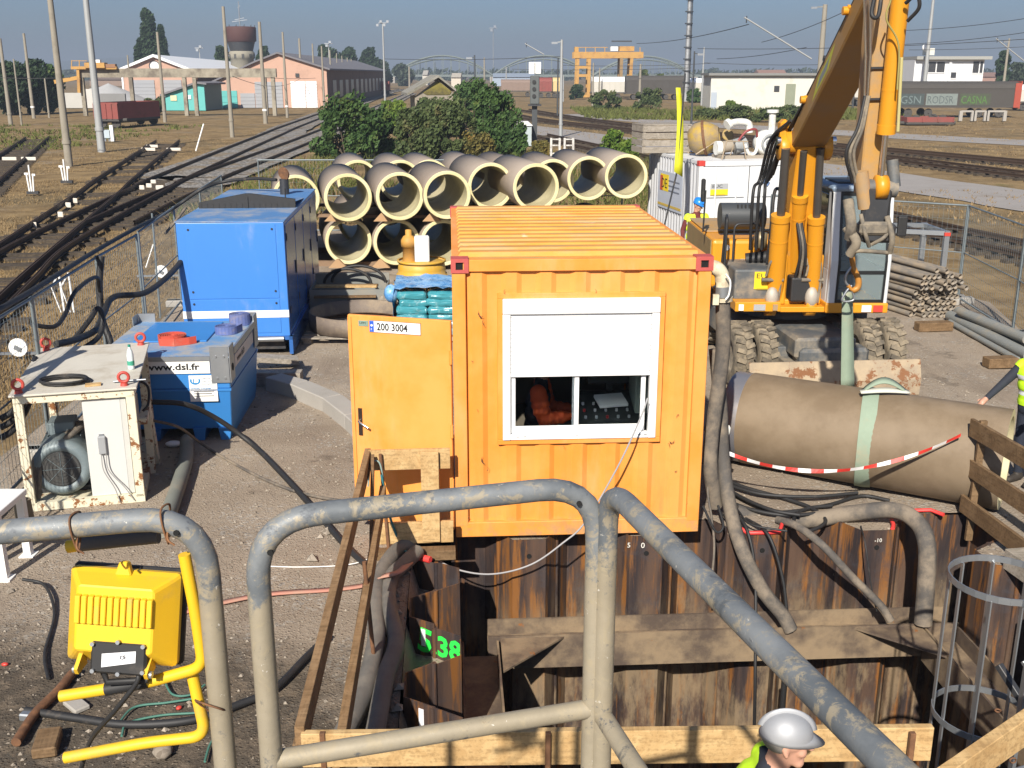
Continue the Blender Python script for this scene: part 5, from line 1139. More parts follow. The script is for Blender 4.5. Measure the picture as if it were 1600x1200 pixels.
# yellow sling hanging in front of the container
o = MB(); vs = []
ys0, ys1 = at(1060, 137, 22.9), at(1062, 268, 22.9); N = 10
for i in range(N + 1):
    t = i / N; p = ys0.lerp(ys1, t); hw = .05 + .045 * t; p = p + V((.03 * math.sin(t * 4), 0, 0)); vs += [p - V((hw, .0, 0)), p + V((hw, .03, 0 if i < N else -.12))]
o.add([v - ys1 for v in vs], [(2 * i, 2 * i + 1, 2 * i + 3, 2 * i + 2) for i in range(N)], True); ob = o.build('yellow_flag', mat('flag_yellow', (.58, .58, .02), .6, 0, .08, 6), None, ys1); tag(ob, 'tall narrow yellow green flag standing before the white container', 'flag'); md = ob.modifiers.new('s', 'SOLIDIFY'); md.thickness = .012
fp_ = MB().tube([V((.03, .02, 2.0)), V((-.05, .03, 0)), V((-.45, .1, -2.1))], .018, 6).build('flag_pole', M_dark, ob)
o = MB().tube([(0, 0, 0), (.38, .15, 1.9)], .02, 6).build('steel_bar', M_dark, None, gp(1052, 395, 0) + V((0, .6, 0))); tag(o, 'dark steel bar leaning against the white container side', 'steel bar')

# ================================================================== mesh fence panels
M_fen = mat('fence_zinc', (.2, .235, .25), .5, .5, .15, 5, (.2, .17, .13), .2)
def fence_panel(a, b_, label, group, h=2.0, mesh=True, wires=True):
    a, b_ = V(a), V(b_); d = b_ - a; L = math.hypot(d.x, d.y); r = thing('mesh_fence', label, 'fence', (a.x, a.y, 0), math.atan2(d.y, d.x), group)
    for x in (.02, L - .02): MB().tube([(x, 0, .04), (x, 0, h)], .021, 8).build('post', M_fen, r)
    for z in (h - .02, .12, h * .52): MB().tube([(0, 0, z), (L, 0, z)], .019 if z != h * .52 else .012, 6).build('rail', M_fen, r)
    for x in (.02, L - .02): MB().box((x, 0, .07), (.2, .6, .14)).build('foot_block', M_greyconc, r, bevel=.02)
    if mesh:
        b = MB(); k = .1
        while k < L: b.box((k, 0, h / 2 + .05), (.0035, .0035, h - .18)); k += .1
        z = .3
        while z < h: b.box((L / 2, 0, z), (L, .0035, .0035)); z += .2
        o = b.build('wire_mesh', M_fen, r, fixn=False); tag(o, kind='stuff')
    return r
fl_pts = [(-5.3, 8.9), (-5.62, 12.2), (-5.95, 15.1), (-6.2, 17.6), (-6.65, 21.0), (-7.1, 24.4), (-7.5, 27.8)]
fnames = ['nearest mesh fence panel at the left edge behind the white power unit', 'mesh fence panel left of the white power unit carrying looped black hoses', 'mesh fence panel left of the blue tank', 'mesh fence panel just left of the blue generator front', 'mesh fence panel beside the rear of the blue generator', 'furthest mesh fence panel before the tracks']
for i in range(6): fence_panel(fl_pts[i], fl_pts[i + 1] if i != 2 else (-6.12, 17.3), fnames[i], 'mesh fence panels on the left')
bk = [(-7.3, 31), (-3.8, 31.0), (-.3, 31), (3.2, 31)]
for i in range(3): fence_panel(bk[i], bk[i + 1], 'mesh fence panel behind the pipe stack, %s one' % ('left', 'middle', 'right')[i], 'mesh fence panels behind the pipes', 2.15)
fr = [(5.6, 23.2), (7.7, 22.2), (9.1, 21.3), (8.85, 18.3), (8.3, 15.2)]
for i, lab in enumerate(('mesh fence panel hidden behind the excavator cab', 'mesh fence panel just right of the excavator cab', 'mesh fence panel behind the stack of steel tubes', 'mesh fence panel at the right edge above the grey pipes')): fence_panel(fr[i], fr[i + 1], lab, 'mesh fence panels on the right')
# grey steel posts standing on the left
for px, py, top, lab in ((1002 / 4, 497, 2.0, 'thin grey post leaning behind the blue tank'), ):
    p = gp(px, py, 0); o = MB().tube([(0, 0, 0), (.03, 0, top)], .02, 7).build('fence_post', M_fen, None, p); tag(o, lab, 'post')
o = MB().tube([(0, 0, 0), (.0, 0, 2.6)], .075, 10).build('timber_post', mat('dark_post', (.06, .055, .05), .8, 0, .3, 4), None, (-5.62, 10.6, 0)); tag(o, 'dark round timber post at the left edge of the picture', 'post')

# ================================================================== steel tube stock on the right
M_st = mat('tube_steel', (.21, .19, .165), .65, .2, .25, 3, (.32, .25, .17), .5, 3, 0, 60, (.2, .09, .04), .2, 5)
rk0 = gp(1418, 492, 0); rdir = V((-.33, 1, 0)).normalized(); rnx = V((1, .13, 0)).normalized(); rg = random.Random(8); tr_ = .052
b = MB(); tube_me = None; k = 0
e0 = V((7.72, 19.9, 0)); ORD = ('first', 'second', 'third', 'fourth', 'fifth', 'sixth', 'seventh', 'eighth', 'ninth', 'tenth')
for row in range(9):
    nn_ = 9 if row < 7 else (8 if row == 7 else 3)
    for i in range(nn_):
        off = (i + (row % 2) * .5) * .103 + rg.gauss(0, .006) + (.35 if row == 8 else 0); z = tr_ + row * .108
        p = e0 + rnx * off + V((0, 0, z)) + rdir * (rg.gauss(0, .05) + (.0 if row < 1 else .12 if row < 5 else -.05))
        if tube_me is None:
            mb_ = MB(); X = Matrix.Rotation(UP, 3, 'Y'); mb_.lathe([(tr_, 0), (tr_, 3.4)], 12, (0, 0, 0), X); mb_.lathe([(tr_ - .012, 3.4), (tr_ - .012, 0), (tr_, 0)], 12, (0, 0, 0), X); o = mb_.build('steel_tube', M_st); tube_me = o.data
        else: o = bpy.data.objects.new('steel_tube', tube_me); COL.objects.link(o)
        o.location = p; o.rotation_euler = (rg.uniform(0, 6), rg.gauss(0, .006), math.atan2(rdir.y, rdir.x) + rg.gauss(0, .012))
        tag(o, 'muddy steel tube, %s from the left in the %s row up of the tube stack' % (ORD[i], ORD[row]), 'steel tube', 'steel tubes in the tall stack')
k = 0
for p0, p1, r_, lab in (((1501, 487, .28), (1605, 530, .28), .085, 'uppermost grey pipe at the right edge'), ((1484, 493, .1), (1608, 556, .1), .095, 'front grey pipe on the ground at the right edge'), ((1497, 486, .1), (1612, 545, .1), .085, 'grey pipe lying between the two others at the right edge'), ((1484, 503, .06), (1590, 562, .06), .05, 'thin brown pipe lying in front of the grey pipes at the right edge')):
    a, b_ = gp(*p0), gp(*p1); mb_ = MB().tube([V((0, 0, 0)), b_ - a], r_, 14); o = mb_.build('steel_pipe', mat('grey_pipe', (.24, .25, .24), .6, .2, .15, 3, (.3, .25, .18), .4, 3), None, a); tag(o, lab, 'steel pipe')
for px, py, L, lab in ((1458, 517, .65, 'short dark timber baulk lying in front of the steel tubes'), (1562, 574, .5, 'short dark timber baulk under the grey pipes at the right edge')):
    p = gp(px, py); o = MB().box((0, 0, .09), (L, .22, .16), .12).build('timber_baulk', OT_, None, p, bevel=.01); tag(o, lab, 'timber')
rk = thing('steel_rack', 'pale steel rack frame standing behind the stack of tubes', 'rack', (7.75, 21.5, 0))
for x, y in ((0, 1.2), (1.05, .0), (1.05, 1.2), (0, 0.4)): MB().bx(x - .05, x + .05, y - .05, y + .05, 0, 1.45).build('post', M_galv, rk)
for a, b_ in (((0, 1.2, 1.4), (1.05, 1.2, 1.4)), ((0, .4, 1.4), (1.05, 0, 1.4)), ((1.05, 0, 1.4), (1.05, 1.2, 1.4)), ((0, .4, 1.4), (0, 1.2, 1.4))): MB().bar(a, b_, .07, .09).build('beam', M_galv, rk)
MB().bx(.99, 1.11, -.06, .06, 1.35, 1.42).build('end_cap', M_red, rk)
# ================================================================== wheeled excavator
E0 = V((4.35, 16.7, 0))
exv = thing('wheeled_excavator', 'yellow wheeled excavator with raised boom, white cab and lifting hook', 'excavator', E0)
e = lambda p: V(p) - E0
M_ey = mat('machine_yellow', (.62, .265, .014), .42, 0, .07, 2, (.38, .27, .13), .16, 3, 0, 60, (.2, .1, .04), .08, 6)
M_ey2 = mat('machine_yellow_worn', (.46, .25, .06), .55, 0, .15, 2, (.3, .22, .14), .55, 2)
M_boom = mat('boom_dusty_shade', (.3, .165, .042), .6, 0, .15, 1.5, (.27, .19, .11), .4, 1.5)  # dusty yellow, browned further so the colour carries the boom's shaded underside
M_eg = mat('machine_grey', (.09, .1, .108), .6, .1, .2, 3, (.33, .27, .19), .45, 2)
M_tyre = mat('tyre_mud', (.1, .086, .066), .95, 0, .35, 5, (.3, .245, .17), .5, 4, .6, 40)
M_mud = mat('muddy_steel', (.13, .115, .095), .8, .1, .35, 8, (.3, .25, .18), .5, 4, .4, 40)
M_chr = mat('rod_chrome', (.75, .76, .8), .15, 1, .03)
M_rod = mat('rod_greasy', (.12, .11, .1), .35, .6, .2, 5)
X3 = Matrix.Rotation(UP, 3, 'Y')
uA_ = R(5); UM = Matrix.Rotation(uA_, 3, 'Z')
def u(x, y, z): return UM @ V((x, y, 0)) + V((0, 0, z))      # undercarriage frame, forward is -y
# wheels
def wheel(x, y):
    c = u(x, y, .5); MX_ = UM @ X3
    t = MB(); t.lathe([(.27, -.13), (.4, -.14), (.47, -.115), (.485, -.05), (.485, .05), (.47, .115), (.4, .14), (.27, .13)], 28, (0, 0, 0), X3)
    w_ = t.build('wheel', M_tyre, exv, c, (0, 0, uA_))
    b = MB()
    for k in range(22):
        for s in (-1, 1):
            a = 2 * math.pi * (k + .25 * s) / 22; p = V((s * .065, .49 * math.cos(a), .49 * math.sin(a)))
            b.box(p, (.135, .062, .034), M=Matrix.Rotation(a - UP, 3, 'X') @ Matrix.Rotation(s * .35, 3, 'Z'))
    tag(b.build('tread_lug', M_tyre, w_, fixn=False), kind='stuff')
    MB().lathe([(.0, -.06), (.26, -.06), (.28, -.13), (.28, .13), (.26, .06), (.0, .06)], 20, (0, 0, 0), X3).build('rim', M_mud, w_)
    return w_
for y in (-1.35, 1.35):
    for x in (-1.14, -.78, .78, 1.14): wheel(x, y)
def bxu(name, x0, x1, y0, y1, z0, z1, m, bev=.015):
    c = u((x0 + x1) / 2, (y0 + y1) / 2, (z0 + z1) / 2); return MB().box((0, 0, 0), (x1 - x0, y1 - y0, z1 - z0)).build(name, m, exv, c, (0, 0, uA_), bevel=bev)
bxu('axle', -.7, .7, -1.5, -1.2, .36, .64, M_eg); bxu('axle', -.7, .7, 1.2, 1.5, .36, .64, M_eg)
bxu('chassis', -.45, .45, -1.9, 1.9, .55, .86, M_eg, .04); bxu('chassis_box', -.4, .62, -2.0, -1.62, .3, .72, M_eg, .05)
bxu('blade_arm', -.55, -.4, -2.3, -1.4, .3, .5, M_eg); bxu('blade_arm', .4, .55, -2.3, -1.4, .3, .5, M_eg)
bxu('tool_box', -1.0, -.45, -.9, .8, .45, .85, M_eg, .03); bxu('tool_box', .45, 1.0, -.9, .8, .45, .85, M_eg, .03)
b = MB(); b.prism([(-2.28, .62), (-2.25, .62), (-2.33, .35), (-2.3, .12), (-2.27, .06), (-2.3, .06), (-2.35, .12), (-2.37, .35)], -1.24, 1.24, 'x'); b.build('dozer_blade', mat('blade_rust', (.3, .24, .17), .8, 0, .25, 3, (.42, .33, .22), .5, 2, .3, 30, (.2, .09, .04), .5, 2.5), exv, (0, 0, 0), (0, 0, uA_))
bxu('step', -.95, -.5, -1.1, -.7, .72, .76, M_eg, .0); bxu('step', .72, 1.15, -.6, -.2, .82, 1.0, M_eg, .02)
bxu('blue_cap', .1, .16, -2.03, -2.0, .44, .52, mat('cap_blue', (.03, .15, .5), .5), 0)
MB().lathe([(.72, .86), (.72, 1.0), (.68, 1.0), (.68, 1.1), (.3, 1.1)], 40).build('slew_ring', M_eg, exv)
# upper carriage
def bw(name, x0, x1, y0, y1, z0, z1, m=M_ey, bev=.02, parent=exv):
    return MB().bx(x0 - E0.x, x1 - E0.x, y0 - E0.y, y1 - E0.y, z0, z1).build(name, m, parent, bevel=bev, seg=2)
bw('deck', 3.3, 5.5, 15.6, 18.6, 1.1, 1.26)
bw('front_plate', 3.95, 4.75, 15.35, 15.62, 1.12, 1.2, M_ey, .01)
hood = bw('engine_hood', 3.12, 4.2, 16.5, 18.9, 1.26, 2.02, M_ey, .06); bw('hood_top', 3.15, 5.4, 17.3, 18.9, 2.02, 2.05, M_ey2, .02)
bw('counterweight', 3.2, 5.45, 18.6, 19.2, 1.05, 2.0, M_ey2, .15)
sp = MB().bx(3.105 - E0.x, 3.119 - E0.x, 16.55 - E0.y, 18.85 - E0.y, 1.28, 2.0).build('hood_side', mat('hood_brown', (.28, .18, .07), .7, 0, .2, 3, (.2, .2, .08), .4, 2), exv)
bw('fuel_box', 3.3, 3.93, 15.55, 16.5, 1.26, 1.72, M_eg, .03); bw('side_step', 3.28, 3.95, 15.3, 15.6, 1.14, 1.28, M_ey, .01)
bw('boom_bracket', 3.95, 4.06, 15.5, 16.6, 1.2, 1.95, M_ey, .03); bw('boom_bracket', 4.48, 4.59, 15.5, 16.6, 1.2, 1.95, M_ey, .03)
placard(exv, 3.72 - E0.x, 15.54 - E0.y, 1.56, .26, .26, M_pyw, M_pyw, 'EUC')
o = bw('licence_plate', 3.55, 3.72, 15.285, 15.298, 1.16, 1.25, MATS['placard_grey'], 0)
for dx, m in ((3.33, M_white), (3.83, M_ey2)): bw('marker_lamp', dx, dx + .07, 15.28, 15.3, 1.16, 1.25, m, 0)
MB().cyl((3.3 - E0.x, .25, 2.33), (4.0 - E0.x, .25, 2.33), .21, n=20).build('air_cleaner', mat('cleaner_black', (.05, .055, .06), .45, 0, .15), exv)
for k in range(4): MB().box((3.55 + k * .06 - E0.x, .1, 2.5), (.025, .02, .06)).build('cleaner_slot', M_black, exv)
for k, (x0, x1) in enumerate(((3.86, 3.9), (3.95, 3.99), (4.04, 4.08), (4.13, 4.17))): MB().tube(spline([(x0 - E0.x, -.75, 1.75), (x0 - E0.x, -.85, 2.3), (x0 - E0.x + .02, -.8, 2.75), (x0 - E0.x + .12, -.6, 2.85), (x0 - E0.x + .3, -.4, 2.7)]), .026, 8).build('hydraulic_hose', M_black, exv, fixn=False)
MB().tube(bend([(-1.17, -.95, 1.5), (-1.17, -.95, 2.45), (-1.1, -.55, 2.45), (-1.1, -.4, 1.7)], .08), .02, 8).build('handrail', M_black, exv, fixn=False)
MB().cyl((-1.17, -.95, 1.45), (-1.17, -.95, 1.75), .06, n=10).build('rail_sleeve', M_black, exv); MB().tube(bend([(-.95, -.45, 1.6), (-.95, -.45, 2.3), (-.55, -.4, 2.3), (-.5, -.4, 1.65)], .1), .016, 6).build('handrail', M_dark, exv, fixn=False)
MB().box((-1.36, .1, 2.75), (.07, .05, .36)).build('mirror', M_black, exv, bevel=.02); MB().tube([(-1.33, .1, 2.1), (-1.32, .1, 2.75)], .014, 6).build('mirror_arm', M_black, exv)
MB().lathe([(.0, 0), (.1, 0), (.1, .22), (.0, .24)], 12, (-.55, -.5, 1.95)).build('filter', mat('filter_brass', (.25, .2, .12), .4, .3), exv); MB().cyl((-.75, -.45, 1.75), (-.4, -.5, 1.8), .1, n=10).build('valve_block', M_black, exv); MB().cyl((-.55, -.98, 1.72), (-.3, -.98, 1.72), .02, n=8).build('pipe_stub', M_chr, exv)
MB().cyl((-1.0, -.21, 1.9), (-1.0, -.222, 1.9), .045, n=14).build('round_sticker', M_white, exv); MB().box((-.72, -.21, 1.65), (.12, .01, .14)).build('paper_sticker', mat('sticker_grey', (.5, .5, .48), .6), exv)
# cab
M_cabw = mat('cab_white', (.6, .62, .63), .4, 0, .04, 2, (.4, .35, .28), .12)
cb_x0, cb_x1, cy0, cy1, cz0, cz1 = 4.62, 5.5, 15.3, 17.0, 1.26, 2.93
M_cg = None
n = NT('cab_glass'); n.b.inputs['Transmission Weight'].default_value = .68; n.b.inputs['IOR'].default_value = 1.05; M_cg = n.fin((.42, .52, .54), .05, 0, None, .9)  # pale base colour stands in for reflections on the panes
M_seal = mat('seal_black', (.012, .013, .014), .4)
def cabp(x, y, z): return (x - E0.x, y - E0.y, z)
bw('cab_base', cb_x0 - .02, cb_x1 + .02, cy0 - .02, cy1, 1.12, cz0 + .01, M_ey, .02)
front = lambda z: cy0 + .12 * max(0, (z - 1.9)) ** 1.2 - .0
pil = [(cz0, front(cz0)), (1.9, front(1.9) - .03), (2.4, front(2.4)), (cz1 - .05, front(cz1))]
for x0, x1, nm in ((cb_x0, cb_x0 + .115, 'cab_pillar'), (cb_x1 - .05, cb_x1, 'cab_pillar')):
    b = MB(); poly = [(y, z) for z, y in pil] + [(y + .1, z) for z, y in pil[::-1]]; b.prism([(y - E0.y, z) for y, z in poly], x0 - E0.x, x1 - E0.x, 'x'); b.build(nm, M_cabw, exv, bevel=.012)
b = MB(); vs = []
for z, y in pil: vs += [cabp(cb_x0 + .09, y + .03, z), cabp(cb_x1 - .05, y + .03, z)]
b.add(vs, [(2 * i, 2 * i + 1, 2 * i + 3, 2 * i + 2) for i in range(3)], True); b.build('windscreen', M_cg, exv, fixn=False)
b = MB()
for z, y in ((cz0 + .03, front(cz0) + .015), (1.72, front(1.72) + .0), (cz1 - .09, front(cz1) + .01)): b.bx(cb_x0 + .09 - E0.x, cb_x1 - .05 - E0.x, y - E0.y, y + .04 - E0.y, z - .025, z + .025)
b.build('windscreen_seal', M_seal, exv)
for x in (cb_x0 + .117, cb_x1 - .082): b = MB(); b.prism([(y + .005 - E0.y, z) for z, y in pil] + [(y + .06 - E0.y, z) for z, y in pil[::-1]], x - E0.x, x + .03 - E0.x, 'x'); b.build('windscreen_seal', M_seal, exv)
bw('cab_roof', cb_x0 - .02, cb_x1 + .02, cy0 + .1, cy1 + .03, cz1 - .06, cz1 + .03, mat('roof_bluegrey', (.2, .27, .36), .5, 0, .1, 3, (.36, .33, .3), .3), .04); bw('roof_hatch', cb_x0 + .14, cb_x1 - .14, cy0 + .4, cy0 + 1.1, cz1 + .03, cz1 + .06, M_dark, .01)
bw('cab_back', cb_x0, cb_x1, cy1 - .06, cy1, cz0, cz1 - .06, M_cabw, 0); bw('cab_side', cb_x0, cb_x0 + .05, cy0 + .1, cy1 - .06, cz0, 1.75, M_cabw, .01)
bw('cab_side', cb_x0, cb_x0 + .05, cy0 + .1, cy0 + .32, 1.75, cz1 - .06, M_cabw, .01); bw('cab_side', cb_x0, cb_x0 + .05, cy1 - .25, cy1 - .06, 1.75, cz1 - .06, M_cabw, .01)
b = MB(); b.bx(cb_x0 - .012 - E0.x, cb_x0 + .0 - E0.x, cy0 + .3 - E0.y, cy1 - .2 - E0.y, 1.42, 2.82); b.build('side_window', mat('dark_window', (.012, .015, .017), .08, 0, .05), exv, bevel=.03)
bw('cab_side', cb_x1 - .05, cb_x1, cy0 + .1, cy1 - .06, cz0, 1.75, M_cabw, .01); bw('side_window', cb_x1 - .03, cb_x1 - .02, cy0 + .15, cy1 - .1, 1.75, cz1 - .06, M_cg, 0)
bw('seat', 4.85, 5.3, 16.2, 16.75, 1.3, 1.75, M_black, .05); bw('seat_back', 4.87, 5.28, 16.62, 16.75, 1.75, 2.4, M_black, .05); bw('console', 4.75, 4.85, 15.9, 16.5, 1.3, 1.8, M_dark, .02); bw('rear_post', 5.1, 5.22, 16.85, 16.93, 1.3, 2.8, mat('post_palegreen', (.4, .5, .45), .5), 0)
MB().tube([(.75, -.95, 1.3), (.75, -.9, 1.85)], .03, 8).build('steering_column', M_dark, exv)
for x0, m in ((5.13, M_white), (5.3, M_red)): bw('headlight', x0, x0 + .14, cy0 - .035, cy0 - .02, 1.14, 1.24, m, .004)
bw('mirror', 5.66, 5.8, 15.6, 15.66, 2.2, 2.5, M_black, .02); MB().tube([cabp(5.5, 15.6, 2.3), cabp(5.7, 15.63, 2.35)], .012, 6).build('mirror_arm', M_black, exv); MB().tube([cabp(5.05, 16.2, 2.96), cabp(5.05, 16.2, 3.2)], .008, 5).build('aerial', M_black, exv)
# king post (lower boom section)
K0, K1 = at(1240, 478, 16.15), at(1257, 222, 15.25)
kp_ = MB(); ax = (K1 - K0).normalized()
kp_.prism([(-.16, 0), (.16, 0), (.2, .5), (.2, 1.7), (.13, (K1 - K0).length), (-.13, (K1 - K0).length), (-.2, 1.7), (-.2, .5)], -.2, .2, 'y')
zax = ax; xax = V((1, 0, 0)); yax = zax.cross(xax).normalized(); xax = yax.cross(zax)
KM = Matrix((xax, yax, zax)).transposed(); o = kp_.build('lower_boom', M_ey, exv, bevel=.02); o.matrix_local = Matrix.Translation(e(K0)) @ KM.to_4x4()
J = K1
for sx in (-1, 1):
    o = MB().lathe([(.0, -.06), (.17, -.06), (.17, .06), (.0, .06)], 20, e(J + V((sx * .3, -.02, -.08))), X3).build('boom_ear', M_ey, exv, bevel=.01); MB().box((0, 0, 0), (.12, .26, .46)).build('boom_ear_plate', M_ey, exv, e(J + V((sx * .3, .05, .08))), bevel=.05)
    MB().cyl(e(J + V((sx * .36, -.08, .02))), e(J + V((sx * .41, -.08, .02))), .065, n=12).build('pin_cap', M_chr, exv)
def ram(name, a, b_, r, rodr, split, m=M_ey, rodm=M_rod):
    a, b_ = V(a), V(b_); mid = a.lerp(b_, split); c = MB().tube([e(a), e(mid)], r, 18).build(name, m, exv, fixn=False)
    MB().tube([e(mid), e(mid + (mid - a).normalized() * .09)], r * 1.09, 18).build('gland', m, exv); MB().tube([e(mid), e(b_)], rodr, 12).build(name + '_rod', rodm, exv, fixn=False)
    MB().tube([e(a.lerp(mid, .75)), e(a.lerp(mid, .765))], r * 1.03, 18).build('clamp_band', m, exv)
ram('boom_ram', at(1210, 468, 15.62), at(1228, 232, 15.05), .128, .06, .54); ram('boom_ram', at(1268, 474, 15.62), at(1282, 232, 15.05), .115, .055, .54); ram('centre_ram', at(1240, 420, 15.8), at(1256, 236, 15.05), .11, .05, .6)
for px in (1206, 1268):
    c = at(px, 452, 15.45); MB().tube(spline([e(c + V((-.1, 0, .2))), e(c + V((-.05, -.05, .42))), e(c + V((.08, -.05, .42))), e(c + V((.12, 0, .1))), e(c + V((.1, .0, -.2)))]), .02, 8).build('hydraulic_pipe', M_mud, exv, fixn=False); MB().cyl(e(c + V((-.16, 0, .14))), e(c + V((.16, 0, .14))), .03, n=8).build('manifold', M_mud, exv); MB().ell(e(c + V((0, -.03, -.12))), (.1, .09, .16), 10, 8).build('rod_eye', mat('pale_steel', (.42, .38, .32), .6, .2), exv); MB().lathe([(.0, -.07), (.15, -.07), (.15, .07), (.0, .07)], 16, e(c + V((0, .05, -.26))), X3).build('ram_clevis', M_ey, exv)
bw('swivel_block', 4.12, 4.42, 15.45, 15.75, 1.25, 1.62, M_black, .03); bw('valve_block', 4.2, 4.36, 15.4, 15.5, 1.8, 1.92, M_mud, .02)
for k, x in enumerate((-.02, .05, .12)): MB().tube(spline([at(1243, 440, 15.5) - E0 + V((x, 0, 0)), at(1250, 390, 15.4) - E0 + V((x * .5, -.08, 0)), at(1246, 340, 15.4) - E0 + V((x * .4, 0, 0)), at(1252, 300, 15.35) - E0]), .022, 6).build('hydraulic_hose', M_mud if k % 2 else M_black, exv, fixn=False)
# main boom
T = V((3.98, 10.7, 6.55)); bx_ = J.x + .02
bd = (T - J); ba = math.atan2(bd.z, -bd.y); BL = math.hypot(bd.y, bd.z)
b = MB(); prof = [(-.28, -.02), (.0, -.26), (.7, -.36), (2.2, -.38), (BL - .4, -.2), (BL + .15, -.13), (BL + .15, .13), (BL - .4, .22), (2.4, .32), (.9, .34), (.1, .24), (-.22, .14)]
def bmap(s, h): return (J.y - E0.y - s * math.cos(ba) + -h * math.sin(ba) * -1 * -1, J.z + s * math.sin(ba) + h * math.cos(ba))
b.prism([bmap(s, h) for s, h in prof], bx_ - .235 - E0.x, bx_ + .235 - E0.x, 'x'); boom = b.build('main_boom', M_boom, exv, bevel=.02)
def bpt(s, h, x): y, z = bmap(s, h); return V((bx_ + x - E0.x, y, z))
MB().lathe([(.0, -.3), (.16, -.3), (.16, .3), (.0, .3)], 20, bpt(0, 0, 0), X3).build('boom_pin', M_ey, exv)
sg_ = MB().add([bpt(s, h, -.2365) for s, h in ((1.35, -.2), (2.1, -.2), (2.1, .16), (1.35, .16))], [(0, 1, 2, 3)]).build('boom_sticker', mat('sticker_lime', (.42, .42, .03), .5, 0, .1), exv)
MB().add([bpt(s, h, -.2375) for s, h in ((1.5, -.12), (1.95, -.12), (1.95, .08), (1.5, .08))], [(0, 1, 2, 3)]).build('sticker_print', mat('print_grey', (.2, .22, .22), .5), sg_)
for k in range(5):
    h = .34 + .02 * (k % 3); x = -.2 + k * .05
    MB().tube(spline([bpt(-.45, -.3 - .05 * k, -.3 - .02 * k), bpt(-.2, .28, -.26), bpt(.5, h + .1, x), bpt(1.5, h + .06, x), bpt(2.6, h + .04, x), bpt(3.6, h - .05, x), bpt(BL, .3, x), bpt(BL + .2, .1, x)]), .022, 7).build('hydraulic_hose', M_black, exv, fixn=False)
for s in (.6, 1.5, 2.5, 3.4): MB().box(bpt(s, .33, -.1), (.3, .06, .06), M=Matrix.Rotation(ba, 3, 'X')).build('hose_clamp', M_ey if s != 1.5 else M_dark, exv); 
for s in (.62, 2.5): MB().cyl(bpt(s, .3, -.3), bpt(s, .3, -.24), .05, n=10).build('clamp_boss', M_ey, exv)
for k in range(3): MB().tube(spline([bpt(.1, .3, -.3), bpt(-.35, .25, -.36 - .05 * k), bpt(-.6, -.3, -.36 - .05 * k), e(at(1195 - 9 * k, 300, 15.6)), e(at(1190 - 9 * k, 390, 15.8))]), .024, 7).build('hydraulic_hose', M_black, exv, fixn=False)
# stick with bucket ram
S0, S1 = at(1386, -110, 11.1), at(1350, 300, 11.25)
sd_ = (S1 - S0); SL = sd_.length; zx = -sd_.normalized(); yx = V((0, 1, 0)); yx = (yx - zx * yx.dot(zx)).normalized(); xx = yx.cross(zx); SM = Matrix((xx, yx, zx)).transposed()
b = MB(); b.prism([(-.14, .0), (.06, -.02), (.16, .6), (.22, SL * .7), (.2, SL + .3), (-.2, SL + .3), (-.16, .6)], -.095, .095, 'x'); o = b.build('stick', M_ey2, exv, bevel=.015); o.matrix_local = Matrix.Translation(e(S1)) @ SM.to_4x4()
for z0 in (.95, 1.25): MB().bx(-.104, .104, -.2, -.155, z0, z0 + .02).build('weld_seam', M_dark, o)
ram('bucket_ram', at(1411, -40, 10.72), at(1375, 292, 10.98), .085, .03, .69, M_ey, M_chr)
MB().tube([e(at(1350, -40, 10.9)), e(at(1353, 90, 10.95)), e(at(1351, 150, 10.98))], .014, 7).build('steel_pipe', M_chr, exv); MB().tube([e(at(1361, -40, 10.9)), e(at(1360, 90, 10.95)), e(at(1356, 150, 10.98))], .014, 7).build('steel_pipe', M_chr, exv)
for k in range(3): MB().tube(spline([e(at(1352 + 3 * k, 150, 10.95)), e(at(1340 + 4 * k, 200, 10.9)), e(at(1322 + 6 * k, 240, 10.9)), e(at(1332 + 5 * k, 285, 11.0))]), .017, 7).build('hydraulic_hose', M_mud if k else M_black, exv, fixn=False)
MB().tube(spline([e(at(1392, 0, 10.6)), e(at(1385, 30, 10.62)), e(at(1404, 70, 10.64)), e(at(1402, 140, 10.65))]), .009, 6).build('ram_pipe', mat('pipe_olive', (.3, .26, .08), .5), exv, fixn=False)
MB().tube([e(at(1409, 90, 10.66)), e(at(1403, 205, 10.8))], .016, 8).build('guard_tube', mat('tube_paleyellow', (.5, .45, .2), .6), exv)
MB().tube(spline([e(at(1368, -10, 10.7)), e(at(1362, 22, 10.6)), e(at(1372, 25, 10.6)), e(at(1378, -10, 10.7))]), .02, 8).build('hydraulic_hose', M_black, exv, fixn=False); MB().tube(spline([e(at(1415, 5, 10.6)), e(at(1432, -8, 10.5)), e(at(1436, 12, 10.5)), e(at(1418, 33, 10.6))]), .018, 8).build('hydraulic_hose', M_black, exv, fixn=False)
# linkage and hook
MB().cyl(e(at(1348, 292, 11.05)), e(at(1400, 296, 11.05)), .085, n=18).build('link_pin', M_eg, exv); MB().lathe([(.0, -.055), (.12, -.055), (.12, .055), (.0, .055)], 18, e(at(1376, 292, 10.98)), X3).build('ram_eye', M_ey, exv)
MB().tube([e(at(1345, 268, 11.0)), e(at(1352, 325, 11.02))], .075, 10).build('stick_link', M_ey2, exv); MB().tube([e(at(1394, 250, 11.1)), e(at(1398, 292, 11.05))], .06, 10).build('stick_link', M_eg, exv)
b = MB(); c = at(1368, 325, 11.0); b.box(e(c), (.28, .1, .42), M=Matrix.Rotation(R(4), 3, 'Y')); b.box(e(at(1368, 362, 11.0)), (.34, .28, .2)); b.build('quick_hitch', M_dark, exv, bevel=.03); MB().box(e(at(1366, 357, 10.85)), (.3, .06, .14)).build('hitch_plate', M_mud, exv, bevel=.03)
